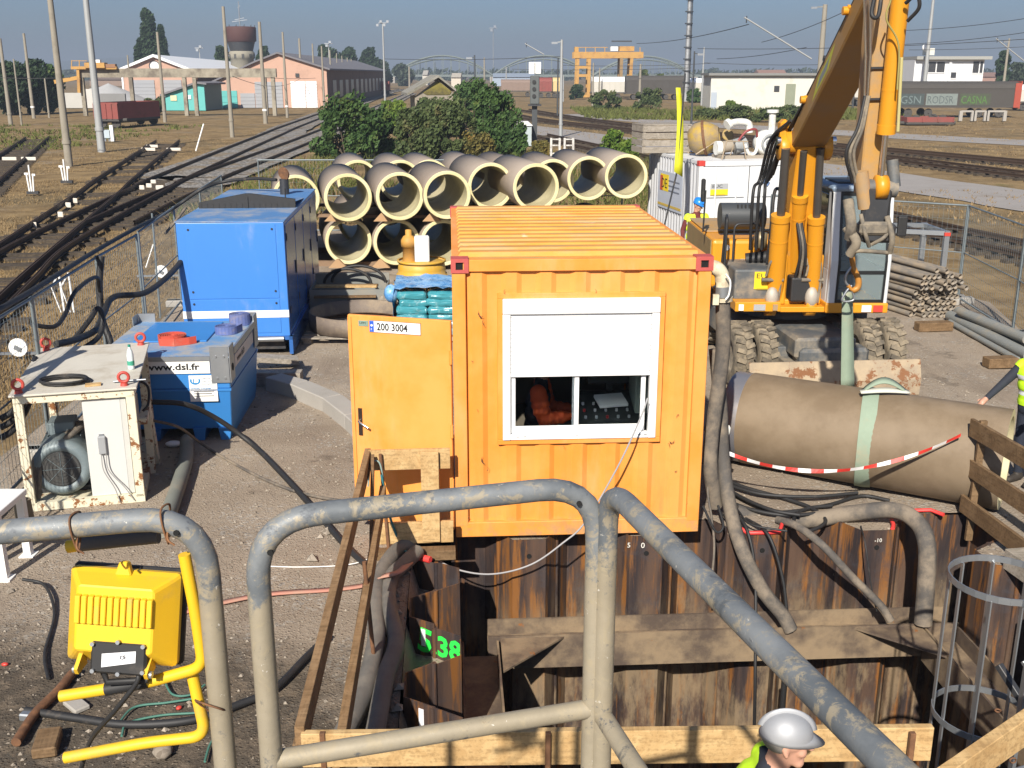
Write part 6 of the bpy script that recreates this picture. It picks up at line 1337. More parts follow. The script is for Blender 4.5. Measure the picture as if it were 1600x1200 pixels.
for a, m_, b_, r_ in (((1325, 312), (1330, 350), (1327, 372), .055), ((1386, 338), (1394, 372), (1390, 395), .03), ((1345, 335), (1352, 365), (1358, 385), .022), ((1322, 355), (1338, 378), (1328, 398), .05), ((1362, 382), (1380, 372), (1390, 360), .02), ((1330, 395), (1345, 392), (1388, 395), .022)):
    MB().tube(spline([e(at(*a, 10.9)), e(at(*m_, 10.82)), e(at(*b_, 10.9))]), r_, 8).build('shackle', M_mud, exv, fixn=False)
# lifting hook
hk2 = at(1330, 445, 11.3)
lh = thing('lifting_hook', 'orange swivel lifting hook hanging from the excavator stick', 'hook', hk2)
M_hk = mat('hook_orange', (.45, .2, .035), .5, .1, .2, 8, (.3, .22, .14), .3, 6)
h_ = lambda px, py: at(px, py, 11.3) - hk2
MB().tube([h_(1331, 385), h_(1332, 410)], .03, 8).build('swivel', M_hk, lh); MB().tube(spline([h_(1332, 404), h_(1334, 420), h_(1341, 436), h_(1340, 449), h_(1332, 453), h_(1325, 446)]), [.028] * 8 + [.034] * 24 + [.02] * 9, 10).build('hook_body', M_hk, lh, fixn=False)
MB().tube(spline([h_(1331, 416), h_(1322, 430), h_(1322, 442), h_(1330, 448)]), .012, 6).build('latch', M_galv, lh, fixn=False); MB().tube(spline([h_(1331, 446), h_(1322, 456), h_(1316, 470), h_(1334, 468), h_(1330, 450)]), .012, 6).build('shackle', M_galv, lh, fixn=False)
MB().tube([h_(1330, 372), h_(1330, 392)], .05, 8).build('hook_eye', M_mud, lh)
# ================================================================== background
rgB = random.Random(21)
def leafmat(name, a, b_, c3=None):
    n = NT(name); P = n.co; f = n.noise(1.1, 4, .6, P); w_ = n.noise(7, 2, .5, P)
    c = n.mix(n.ramp(n.math('ADD', n.math('MULTIPLY', f, .6), n.math('MULTIPLY', w_, .4)), .38, .62), a, b_)
    if c3: c = n.mix(n.ramp(n.noise(.8, 5, .65, n.cr), .55, .68), c, c3)
    return n.fin(c, .7, 0, None, .25)
LF = {'green': leafmat('leaf_green', (.022, .052, .014), (.062, .112, .028), (.1, .125, .03)), 'dark': leafmat('leaf_dark', (.012, .028, .012), (.032, .056, .022)), 'scrub': leafmat('leaf_scrub', (.036, .056, .018), (.08, .105, .034), (.12, .115, .045)), 'autumn': leafmat('leaf_autumn', (.08, .075, .02), (.16, .13, .035), (.2, .13, .03)), 'far': leafmat('leaf_far', (.03, .045, .03), (.05, .065, .04)), 'bright': leafmat('leaf_bright', (.06, .12, .015), (.15, .2, .03))}
M_bark = mat('bark', (.09, .07, .05), .9, 0, .3, 6)
def leaves(b, c, r, n, s, rg, hollow=.45):
    c = V(c)
    for _ in range(n):
        d = V((rg.gauss(0, 1), rg.gauss(0, 1), rg.gauss(0, 1))).normalized(); k = (hollow ** 3 + (1 - hollow ** 3) * rg.random()) ** (1 / 3)
        p = c + V((d.x * r[0], d.y * r[1], d.z * r[2])) * k
        a = V((rg.gauss(0, 1), rg.gauss(0, 1), rg.gauss(0, .7))).normalized(); u_ = a.orthogonal().normalized(); q = s * rg.uniform(.6, 1.4)
        t = a.cross(u_); b.add([p - u_ * q * .5, p + t * q * .3, p + u_ * q * .6, p - t * q * .3], [(0, 1, 2, 3)])
def bush(name, label, cat, base, W, H, D, kind, n, s, lobes=9, seed=0, trunk=True, group=None, top=1.0, flat=False):
    rg = random.Random(seed + int(base[0] * 7)); r = thing(name, label, cat, base, 0, group); b = MB(); st = MB()
    for i in range(lobes * 3):
        a = rg.uniform(0, 6.28); rr = rg.random() ** .55; z = rg.uniform(.08, .8) if not flat else rg.uniform(.2, .6)
        k = math.sqrt(max(.2, 1 - max(0, z * 1.25 - .25) ** 1.6)); c = V((math.cos(a) * rr * W * .5 * .85 * k, math.sin(a) * rr * D * .5 * .85 * k, H * z)); q = rg.choice((.05, .07, .1, .13, .17))
        sp_ = 1 + (rg.random() < .3) * rg.uniform(.1, .5); leaves(b, c, (W * q, D * q, H * q * 1.1 * sp_), int(n / lobes / 3 * (.4 + q * 6)), s * rg.uniform(.6, 1.25), rg, .2)
        if trunk and i % 3 == 0: st.tube(spline([(c.x * .1, c.y * .1, -.1), (c.x * .5, c.y * .5, c.z * .5), tuple(c), (c.x * 1.15, c.y * 1.15, c.z + H * .22)], 3), [H * .012 * (1 - t / 10.5) for t in range(10)], 5)
    b.build('foliage', LF[kind], r, fixn=False)
    if trunk: st.build('branches', M_bark, r, fixn=False)
    return r
def tree(label, base, H, W, kind, n, s, seed=0, trunk=.3, group=None, name='tree', lobes=14, tall=False):
    rg = random.Random(seed); r = thing(name, label, 'tree', base, 0, group); b = MB()
    MB().tube([(0, 0, -.2), (.02 * W, 0, H * trunk), (0, .02 * W, H * .75)], [H * .022, H * .016, H * .005], 7).build('trunk', M_bark, r, fixn=False)
    for i in range(4): a = i * 1.7 + seed; MB().tube([(0, 0, H * (trunk + .08 * i)), (math.cos(a) * W * .3, math.sin(a) * W * .3, H * (trunk + .22 + .1 * i))], [H * .01, H * .003], 5).build('limb', M_bark, r, fixn=False)
    for i in range(lobes):
        z = trunk + (1 - trunk) * (i + .5) / lobes * .96; k = math.sin(math.pi * min(1, max(.12, (z - trunk * .6) / (1.05 - trunk * .6)))) ** .6; a = rg.uniform(0, 6.28); rr = rg.uniform(.1, .75) * W * .5 * k * (.55 if tall else .8)
        q = W * rg.uniform(.2, .33) * max(.45, k); leaves(b, (math.cos(a) * rr, math.sin(a) * rr, H * z), (q, q, q * (1.7 if tall else .85)), n // lobes, s, rg, .3)
    b.build('crown', LF[kind], r, fixn=False); return r
def on(px, py): return gp(px, py, 0)
# poplar and tree groups
def tall_at(px, py_top, Y): return at(px, py_top, Y).z
Yp = 240
def px_to(px, Y): return at(px, 115, Y).x
def poplar(px, top, w_px, Y, label, seed): 
    H = tall_at(px, top, Y); tree(label, (px_to(px, Y), Y, 0), H, w_px / FPX * Y, 'dark', 7000, .8, seed, .12, 'dark poplars beyond the sheds', 'poplar_tree', 22, True)
poplar(240, 17, 40, 240, 'tallest dark poplar behind the white roofed shed', 1); poplar(257, 38, 24, 238, 'shorter poplar leaning against the tall poplar on its right', 2); poplar(222, 60, 22, 240, 'lowest poplar on the left of the tall poplar', 3)
for i, (px, top, Y, wp_, k, lab) in enumerate(((345, 72, 250, 34, 'dark', 'dark round tree left of the water tower'), (414, 72, 262, 26, 'dark', 'small dark tree right of the water tower'), (508, 72, 330, 40, 'dark', 'dark tree peeping over the long shed roof'), (545, 78, 340, 44, 'dark', 'broad dark tree right of the long shed roof'), (575, 77, 345, 40, 'dark', 'dark tree beside the tall lamp mast'), (598, 96, 350, 34, 'far', 'low tree right of the lamp mast'), (12, 100, 125, 70, 'dark', 'dark bushy tree at the left edge behind the poles'), (48, 94, 128, 62, 'dark', 'taller dark bushy tree left of the concrete crane beam'), (75, 104, 132, 46, 'green', 'smaller green tree right of the dark trees at the left edge'), (1565, 80, 230, 26, 'dark', 'dark pointed tree right of the white signal cabin'), (1415, 92, 240, 34, 'far', 'pale tree behind the white signal cabin'), (1590, 100, 240, 40, 'far', 'tree at the right edge beyond the wagons'), (630, 104, 420, 36, 'far', 'far tree under the bridge arch'), (1030, 118, 230, 24, 'scrub', 'brownish tree right of the yellow gantry crane'), (1005, 110, 235, 22, 'scrub', 'thin yellowish tree beside the gantry crane leg'))):
    tree(lab, (px_to(px, Y), Y, 0), tall_at(px, top, Y), wp_ / FPX * Y * 1.15, k, 3200, Y * .0034, 30 + i, .08, 'background trees')
for i, (px, py, w_px, h_px, k, lab) in enumerate(((538, 250, 112, 96, 'green', 'large green bush left of the scrub behind the pipes'), (590, 246, 70, 78, 'green', 'green bush leaning right of the largest bush behind the pipes'), (650, 250, 80, 80, 'scrub', 'olive scrub below the gabled hut'), (702, 250, 90, 100, 'scrub', 'grey green scrub in the middle of the thicket behind the pipes'), (765, 245, 78, 112, 'green', 'tall green bush right of the gabled hut'), (735, 200, 70, 76, 'green', 'dark green bush against the gabled hut wall'), (672, 215, 90, 62, 'scrub', 'low scrub right in front of the hut wall'), (795, 246, 50, 70, 'green', 'green bush beside the small white roofed cabinet'), (615, 205, 50, 48, 'bright', 'yellowish green bush between the green bush and the hut'), (745, 250, 60, 44, 'autumn', 'yellow brown autumn bush in front of the thicket'), (960, 250, 46, 46, 'bright', 'bright green sapling behind the right end of the pipes'), (985, 252, 34, 34, 'bright', 'small bright sapling next to the white container'), (845, 248, 40, 26, 'autumn', 'small brown bush by the signal mast foot'))):
    p = on(px, py); k2 = p.y / FPX; bush('bush', lab, 'bush', (p.x, p.y + 1, 0), w_px * k2 * 1.08, h_px * k2 * 1.05, w_px * k2 * .8, k, 7000 if w_px > 60 else 3500, .17 * p.y / 45, 16, i, True, 'bushes behind the pipes')
for i, (px, py, w_px, h_px, k, lab) in enumerate(((945, 172, 46, 34, 'scrub', 'brown green bush right of the gantry crane leg'), (1015, 172, 50, 36, 'scrub', 'rusty brown bush beyond the tracks near the white van wagon'), (1150, 188, 60, 26, 'scrub', 'scrub growing along the foot of the white building, left clump'), (1200, 190, 60, 22, 'scrub', 'scrub growing along the foot of the white building, right clump'), (1110, 185, 50, 18, 'scrub', 'low scrub left of the white building'), (1143, 172, 22, 14, 'bright', 'small green bush against the white building wall'), (900, 155, 24, 22, 'dark', 'dark bush between the wagons and the gantry crane'), (235, 178, 40, 22, 'scrub', 'straggly bush right of the red open wagon'), (1085, 160, 24, 22, 'green', 'green bush left of the white building'), (255, 172, 30, 20, 'scrub', 'straggly bush beside the turquoise hut'), (1240, 184, 50, 20, 'scrub', 'scrub behind the excavator boom'))):
    p = on(px, py); k2 = p.y / FPX; bush('bush', lab, 'bush', (p.x, p.y, 0), w_px * k2 * 1.1, h_px * k2, w_px * k2 * .6, k, 2200, .0026 * p.y, 10, i + 50, False, 'scrub beyond the tracks')
# ------------------------------------------------------------------ dry grass in tufts
def tufts(name, n, area, hmin, hmax, m, seed, w0=.02):
    rg = random.Random(seed); b = MB(); V3 = []
    k = 0
    while k < n:
        x, y = area(rg)
        if inside((x, y), YARD) or mnoise.noise(V((x * .12, y * .12, 3))) < -.12: k += 1; continue
        for _ in range(4):
            a = rg.uniform(0, 6.28); h = rg.uniform(hmin, hmax); w_ = w0 * rg.uniform(.6, 1.5); ca, sa = math.cos(a), math.sin(a); dx, dy = rg.gauss(0, .1), rg.gauss(0, .1); lx, ly = rg.gauss(0, h * .6), rg.gauss(0, h * .6)
            b.add([(x + dx - ca * w_, y + dy - sa * w_, -.08), (x + dx + ca * w_, y + dy + sa * w_, -.08), (x + dx + lx, y + dy + ly, h - .07)], [(0, 1, 2)])
        k += 1
    return tag(b.build(name, m, fixn=False), kind='stuff')
n = NT('dry_grass'); n.fin(n.mix(n.noise(.35, 4, .6, n.co), (.17, .115, .055), (.3, .215, .115)), .9, 0, None, .1)
n = NT('green_grass'); n.fin(n.mix(n.noise(.35, 4, .6, n.co), (.06, .085, .02), (.15, .15, .045)), .9, 0, None, .1)
tufts('dry_grass', 26000, lambda g: ((lambda y: (g.uniform(-.55 * y - 2, -.1 * y - 5), y))(11 + 80 * g.random() ** 1.8)), .025, .11, MATS['dry_grass'], 1, .012)
tufts('dry_grass', 6000, lambda g: ((lambda y: (g.uniform(-8, .55 * y), y))(33 + 90 * g.random() ** 1.3)), .05, .16, MATS['dry_grass'], 2, .025)
tufts('green_grass', 2200, lambda g: (g.uniform(-55, -28), g.uniform(66, 100)), .1, .3, MATS['green_grass'], 3, .05)
tufts('green_grass', 4500, lambda g: (g.uniform(8, 45), g.uniform(112, 150)), .2, .6, MATS['green_grass'], 4, .08)
tufts('weeds', 5000, lambda g: (g.uniform(-11, 9), g.uniform(34, 58)), .15, .6, MATS['green_grass'], 6, .035)
tufts('weeds', 4000, lambda g: (g.uniform(-11, 9), g.uniform(33, 56)), .1, .5, MATS['dry_grass'], 7, .03)
# ------------------------------------------------------------------ sheds
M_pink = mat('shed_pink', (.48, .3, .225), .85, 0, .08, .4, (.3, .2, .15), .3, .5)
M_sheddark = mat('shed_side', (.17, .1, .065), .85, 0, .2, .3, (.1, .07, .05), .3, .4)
M_slate = mat('roof_slate', (.15, .145, .16), .8, 0, .15, .5); M_roofw = mat('roof_white', (.78, .79, .8), .5, 0, .03, .3)
M_doorg = mat('door_grey', (.3, .31, .33), .6, 0, .1, .5); M_doorw = mat('door_white', (.72, .73, .74), .5, 0, .05, .5); M_teal = mat('teal_paint', (.1, .4, .38), .6, 0, .12, .8)
def shed(label, P0, ang, W, L, prof, wallm, roofm, sidem, fascia=None):
    r = thing('shed', label, 'shed', P0, ang)
    MB().prism([(0, 0)] + prof + [(W, 0)], 0, .3, 'y').build('gable_wall', wallm, r); MB().prism([(0, 0)] + prof + [(W, 0)], L - .3, L, 'y').build('gable_wall', wallm, r)
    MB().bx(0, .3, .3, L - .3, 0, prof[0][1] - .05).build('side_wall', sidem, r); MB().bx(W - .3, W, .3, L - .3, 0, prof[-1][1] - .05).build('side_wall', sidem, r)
    for i in range(len(prof) - 1):
        (x0, z0), (x1, z1) = prof[i], prof[i + 1]
        if i == 0: x0 -= .5; z0 -= .5 * (z1 - z0) / (x1 - x0)
        if i == len(prof) - 2: z1 += .5 * (z1 - z0) / (x1 - x0); x1 += .5
        MB().add([(x0, -.5, z0 + .02), (x1, -.5, z1 + .02), (x1, L + .4, z1 + .02), (x0, L + .4, z0 + .02), (x0, -.5, z0 + .25), (x1, -.5, z1 + .25), (x1, L + .4, z1 + .25), (x0, L + .4, z0 + .25)], [(0, 1, 2, 3), (4, 5, 6, 7), (0, 1, 5, 4), (1, 2, 6, 5), (2, 3, 7, 6), (3, 0, 4, 7)]).build('roof', roofm, r)
        if fascia: MB().add([(x0, -.56, z0 - .1), (x1, -.56, z1 - .1), (x1, -.56, z1 + .3), (x0, -.56, z0 + .3)], [(0, 1, 2, 3)]).build('fascia', fascia, r)
    return r
A0 = at(320, 169, 151); A0.z = 0; A1 = at(510, 169, 150)
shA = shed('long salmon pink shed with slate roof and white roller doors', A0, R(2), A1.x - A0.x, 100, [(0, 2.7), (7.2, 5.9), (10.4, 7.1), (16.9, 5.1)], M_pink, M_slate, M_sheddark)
SW = A1.x - A0.x
def sdoor(root, x0, x1, z1, m, name='door', z0=0, slats=0):
    d = MB().bx(x0, x1, -.1, .05, z0, z1).build(name, m, root)
    for k in range(slats): MB().bx(x0, x1, -.14, -.1, z0 + (k + 1) * (z1 - z0) / (slats + 1) - .03, z0 + (k + 1) * (z1 - z0) / (slats + 1) + .03).build('door_rib', m, d)
    return d
for p0, p1, pt, m, nm, sl_ in ((454, 476, 127, M_doorw, 'roller_door', 8), (477, 494, 127, M_doorw, 'roller_door', 8), (399, 421, 128, M_doorg, 'roller_door', 6), (421, 441, 128, M_doorg, 'roller_door', 6), (376, 398, 146, M_doorg, 'door', 3), (338, 371, 142, M_teal, 'door', 2)):
    sdoor(shA, (p0 - 320) / 190 * SW, (p1 - 320) / 190 * SW, at(400, pt, 150).z, m, nm, 0, sl_)
for k in range(12): MB().bx(SW, SW + .05, 6 + k * 7.8, 10 + k * 7.8, 1.2, 3.6).build('side_window', mat('grimy_glass', (.1, .1, .1), .3), shA)
MB().box((SW - 4.0, -.1, 4.3), (.5, .1, .5)).build('wall_vent', M_dark, shA); MB().box((SW - .6, -.12, 2.5), (.18, .1, 5)).build('drain_pipe', M_sheddark, shA)
B0 = at(197, 166, 165); B0.z = 0; B1 = at(303, 166, 165)
BW = B1.x - B0.x
shB = shed('rear salmon shed with a bright white roof and round gable window', B0, R(7), BW, 120, [(0, 5.1), (BW * .46, 7.0), (BW + .6, 4.6)], M_pink, M_roofw, M_sheddark, M_roofw)
MB().lathe([(.0, 0), (.65, 0)], 16, (BW * .46, -.1, 5.6), Matrix.Rotation(UP, 3, 'X')).build('round_window', M_white, shB); MB().lathe([(.65, 0), (.8, 0), (.8, .1)], 16, (BW * .46, -.12, 5.6), Matrix.Rotation(UP, 3, 'X')).build('window_rim', M_slate, shB)
for a, b_ in ((211, 243), (257, 284)): sdoor(shB, (a - 197) / 106 * BW, (b_ - 197) / 106 * BW, 3.6, M_doorg, 'roller_door', 0, 6)
MB().bx(-.25, 0, -.1, .2, 0, 4.8).build('corner_trim', M_roofw, shB)
th0 = at(260, 172, 140); th0.z = 0
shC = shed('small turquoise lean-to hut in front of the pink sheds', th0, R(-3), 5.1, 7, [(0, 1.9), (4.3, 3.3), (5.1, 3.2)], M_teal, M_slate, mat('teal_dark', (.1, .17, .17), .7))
sdoor(shC, 3.0, 3.35, 1.9, M_white, 'window', 1.4)
sdoor(shC, .7, 1.5, 1.85, mat('window_cream', (.6, .55, .35), .6), 'window', 1.2)
# concrete crane runway
cbm = thing('crane_runway', 'long weathered concrete crane beam on posts in front of the sheds', 'crane runway', (at(124, 115, 122).x, 122, 0), R(0))
c0, c1 = at(124, 115, 122), at(432, 119, 122)
MB().box(((c1.x - c0.x) / 2, 0, (at(124, 114, 122).z)), (c1.x - c0.x, .5, .95)).build('beam', mat('beam_concrete', (.3, .27, .21), .9, 0, .2, 1, (.12, .1, .08), .5, .6, 0, 60), cbm)
for px in (131, 207, 290, 306, 415, 428): x = at(px, 150, 122).x - c0.x; MB().bx(x - .2, x + .2, -.2, .2, 0, at(124, 114, 122).z - .47).build('post', MATS['beam_concrete'], cbm)
M_gy = mat('gantry_yellow', (.45, .25, .06), .6, 0, .15, .6, (.25, .13, .06), .4, .6)
cr2 = thing('overhead_crane', 'rusty yellow travelling crane sitting on the left end of the concrete beam', 'crane', at(150, 108, 121.5))
g2 = lambda px, py: at(px, py, 121.5) - at(150, 108, 121.5)
def bb(root, a, b_, w_, h, m, name): MB().bar(a, b_, w_, h).build(name, m, root)
bb(cr2, g2(112, 106), g2(183, 106), .5, .3, M_gy, 'girder'); MB().box(g2(150, 102), (2.2, 1, .55)).build('trolley', M_gy, cr2); MB().box(g2(153, 97), (.6, .5, .5)).build('winch', M_white, cr2); MB().box(g2(140, 101), (.6, .6, .6)).build('motor', M_dark, cr2); MB().box(g2(170, 103), (1.6, .6, .4)).build('drum', mat('drum_rust', (.25, .13, .07), .8), cr2)
for px in (112, 124): bb(cr2, g2(px, 106), g2(px, 94), .08, .08, M_gy, 'rail_post')
bb(cr2, g2(112, 95), g2(136, 95), .06, .06, M_gy, 'rail'); bb(cr2, g2(122, 106), g2(124, 145), .3, .3, M_gy, 'leg'); bb(cr2, g2(85, 128), g2(125, 121), .2, .4, M_gy, 'arm')
# stock heaps and concrete bays left
for i, (px, w_, h, lab) in enumerate(((150, 7, 2.7, 'pale gravel heap left in the concrete bays'), (172, 7, 3.2, 'taller pale gravel heap in the concrete bays'))):
    p = at(px, 160, 158); b = MB(); b.lathe([(w_ * (1 - t), h * t ** .9) for t in (0, .3, .6, .85, .97)] + [(.01, h)], 14, (0, 0, 0)); o = b.build('gravel_heap', mat('heap_grey', (.36, .36, .36), .95, 0, .15, 1), None, (p.x, 158, 0)); tag(o, lab, 'gravel heap')
for a, b_, h, m, lab in ((103, 133, 2.0, (.42, .41, .38), 'pale concrete bay wall at the far left of the heaps'), (132, 152, 2.5, (.5, .48, .45), 'white concrete bay wall in the middle of the heaps'), (152, 197, 1.9, (.2, .2, .2), 'dark concrete bay wall behind the red open wagon')):
    p0, p1 = at(a, 168, 150), at(b_, 168, 150); o = MB().bx(0, p1.x - p0.x, 0, .4, 0, h).build('bay_wall', mat('bay_%d' % a, m, .9, 0, .12, .6), None, (p0.x, 150, 0)); tag(o, lab, 'concrete wall')
# ------------------------------------------------------------------ water tower
wt0 = V((px_to(380, 235), 235, 0)); wt = thing('water_tower', 'red brown water tower with antenna mast behind the sheds', 'water tower', wt0); k_ = 235 / FPX
M_wt = mat('tower_red', (.07, .026, .021), .8, 0, .15, .5); M_wts = mat('tower_stone', (.25, .23, .18), .9, 0, .2, .5)
zt = lambda py: tall_at(380, py, 235)
MB().lathe([(20 * k_, zt(66)), (22.5 * k_, zt(64)), (23 * k_, zt(44)), (22 * k_, zt(42)), (.01, zt(41))], 24).build('tank', M_wt, wt); MB().lathe([(16.5 * k_, zt(80)), (20 * k_, zt(66))], 24).build('tank_bowl', M_dark, wt); MB().lathe([(17 * k_, 0), (17 * k_, zt(92)), (19 * k_, zt(91)), (19 * k_, zt(83)), (17 * k_, zt(80))], 20).build('shaft', M_wts, wt)
for k in range(12): a = k * .5236; MB().bar((22 * k_ * math.cos(a), 22 * k_ * math.sin(a), zt(42)), (22 * k_ * math.cos(a), 22 * k_ * math.sin(a), zt(39)), .1, .1).build('rail_post', M_dark, wt)
for k in range(10): a = k * .628; MB().bx(0, 0, 0, 0, 0, 0) if False else MB().box((17.2 * k_ * math.cos(a), 17.2 * k_ * math.sin(a), zt(88)), (.5, .5, .9), a).build('arch_opening', M_dark, wt)
MB().tube([(0, 0, zt(41)), (0, 0, zt(2))], .12, 6).build('mast', M_galv, wt)
for z, w_ in ((34, 1.6), (31, 1.0), (12, .3)): MB().bar((-w_, 0, zt(z)), (w_, 0, zt(z) + .4), .12, .12).build('antenna', M_galv, wt)
# ------------------------------------------------------------------ hut with gable roof
hp_ = on(668, 205); hut = thing('hut', 'small gabled hut with mossy timber gable standing in the thicket', 'hut', (hp_.x, hp_.y - 4, 0), R(10)); Yh = hp_.y - 4; q_ = lambda px, py: (at(px, py, Yh) - V((hp_.x, Yh, 0)))
a, b_, c_ = q_(636, 149), q_(684, 121), q_(712, 143)
hz0, hz1, hz2 = a.z, b_.z, c_.z
MB().prism([(a.x + .6, 0), (a.x + .6, hz0 - .1), (b_.x, hz1 - .15), (c_.x - .2, hz2 - .1), (c_.x - .2, 0)], 0, .25, 'y').build('gable_wall', mat('hut_wall', (.26, .23, .18), .9, 0, .2, .8), hut)
MB().prism([(b_.x - 1.15, hz0 + .2), (b_.x, hz1 - .25), (b_.x + 1.05, hz2), (b_.x + .9, hz0 + .05), (b_.x - .9, hz0 + .05)], -.06, 0, 'y').build('gable_boards', mat('mossy_boards', (.2, .17, .035), .9, 0, .4, 1.5, (.06, .05, .03), .5, 1), hut)
for (p0, p1) in ((a, b_), (c_, b_)):
    MB().add([(p0.x, -.5, p0.z), (p1.x, -.5, p1.z), (p1.x, 6, p1.z), (p0.x, 6, p0.z), (p0.x, -.5, p0.z + .18), (p1.x, -.5, p1.z + .18), (p1.x, 6, p1.z + .18), (p0.x, 6, p0.z + .18)], [(0, 1, 2, 3), (4, 5, 6, 7), (0, 1, 5, 4), (1, 2, 6, 5), (2, 3, 7, 6), (3, 0, 4, 7)]).build('roof', mat('hut_roof', (.24, .23, .2), .9, 0, .15, 1, (.1, .09, .05), .4, .8), hut)
MB().bx(a.x + .7, a.x + 1, .25, 5.5, 0, hz0 - .1).build('side_wall', MATS['hut_wall'], hut)
# ------------------------------------------------------------------ poles and masts
M_pole = mat('pole_concrete', (.26, .235, .19), .9, 0, .15, 1, (.15, .13, .1), .3, 1); M_poleg = mat('pole_grey', (.33, .34, .34), .6, .2, .12, 1); M_poled = mat('pole_dark', (.055, .06, .065), .7, .2, .2, 1)
def pole(px, pt, pb, py, wpx, label, m=M_pole, group='concrete poles in the yard', cat='pole', name='pole', cap=None):
    """base pixel (pb, py), top pixel (px, pt), width in photo pixels"""
    g = gp(pb, py); Y = g.y; top = at(px, pt, Y); r0 = wpx / 2 / FPX * Y * 1.05
    r = thing(name, label, cat, g, 0, group)
    MB().tube([(0, 0, -.2), ((top.x - g.x) * .0, 0, top.z)], [r0 * 1.1, r0 * .72], 8).build('shaft', m, r, fixn=False)
    MB().tube([(0, 0, top.z * .12), (0, 0, top.z * .14)], r0 * 1.25, 8).build('collar', M_white if cap == 'w' else m, r)
    return r, g, top
P = {}
for key, a in dict(
    P1=(78, -30, 108, 258, 11, 'tall leaning concrete pole nearest the left edge, beside the white levers'), P2=(136, -40, 159, 236, 11, 'tall grey pole with a small cabinet at its foot'),
    P3=(352, 10, 363, 213, 6, 'concrete pole left of the shed doors, right of the crane beam middle'), P4=(40, 52, 53, 184, 5, 'slim concrete pole between the left edge trees'), P5=(-1, 60, 17, 195, 6, 'concrete pole at the very left edge'),
    P6=(249, 50, 258, 190, 5, 'concrete pole in front of the turquoise hut'), P7=(75, 122, 77, 183, 3, 'short thin pole among the trees on the left'), P8=(205, 86, 207, 168, 3, 'thin pole behind the red open wagon'), P9=(24, 92, 34, 195, 3, 'thin dark pole behind the left edge pole'),
    Q1=(406, 34, 415, 192, 6, 'first pole of the row along the pink shed, counted from the left'), Q2=(443, 50, 449, 183, 4, 'second pole of the row along the pink shed'), Q3=(471, 60, 473, 167, 4, 'third pole of the row, before the white roller doors'), Q4=(489, 68, 493, 168, 3, 'fourth pole of the row, right of the white roller doors'),
    Q5=(506, 72, 507, 170, 3, 'fifth pole of the row, at the pink shed corner'), Q6=(519, 78, 519, 163, 3, 'sixth pole of the row beside the dark shed wall'), Q7=(529, 83, 529, 158, 2, 'seventh pole of the row beside the dark shed wall'), Q8=(537, 87, 537, 155, 2, 'eighth pole of the row beside the dark shed wall'), Q9=(545, 90, 545, 152, 2, 'ninth pole of the row beside the dark shed wall'), Q10=(551, 92, 551, 150, 2, 'tenth pole of the row near the far end of the shed'), Q11=(557, 95, 557, 146, 3, 'last pole of the row at the far end of the shed')).items():
    m = M_poleg if key == 'P2' else M_pole
    P[key] = pole(*a[:5], a[5], m, 'poles of the row along the pink shed' if key[0] == 'Q' else 'concrete poles in the yard', cap='w' if key in ('P4', 'Q1', 'Q2') else None)
def lampmast(px, pt, pb, py, wpx, label, m, heads=3):
    r, g, top = pole(px, pt, pb, py, wpx, label, m, 'lamp masts', 'lamp mast', 'lamp_mast'); s = g.y / FPX
    MB().box((0, 0, top.z), (12 * s, 4 * s, 1.2 * s)).build('head_frame', M_galv, r)
    for k in range(heads): MB().box(((k - (heads - 1) / 2) * 5 * s, -2 * s, top.z + (2 if k % 2 else -3) * s), (3.6 * s, 2.4 * s, 3.4 * s)).build('lamp', M_galv, r)
lampmast(600, 36, 602, 165, 3, 'grey lamp mast standing above the green bush', M_poleg, 4); lampmast(770, 44, 771, 122, 2, 'distant thin lamp mast above the bridge', mat('mast_far', (.2, .22, .24), .7), 2); lampmast(516, 68, 517, 150, 2, 'lamp mast behind the pink shed roof', M_poleg, 2); lampmast(316, 75, 317, 150, 1.5, 'thin lamp mast behind the white shed roof', M_poleg, 2)
def armpole(px, pt, pb, py, wpx, label, m, arm=0, cat='catenary pole'):
    r, g, top = pole(px, pt, pb, py, wpx, label, m, 'railway poles on the right', cat, 'railway_pole'); s = g.y / FPX
    if arm: MB().bar((0, 0, top.z - 3 * s), (arm * s, 0, top.z - 4 * s), 1.2 * s, 1.2 * s).build('arm', m, r); MB().box((arm * s * .9, 0, top.z - 4.6 * s), (9 * s, 2 * s, 3 * s)).build('lamp', M_galv, r)
    return r, g, top
R_ = {}
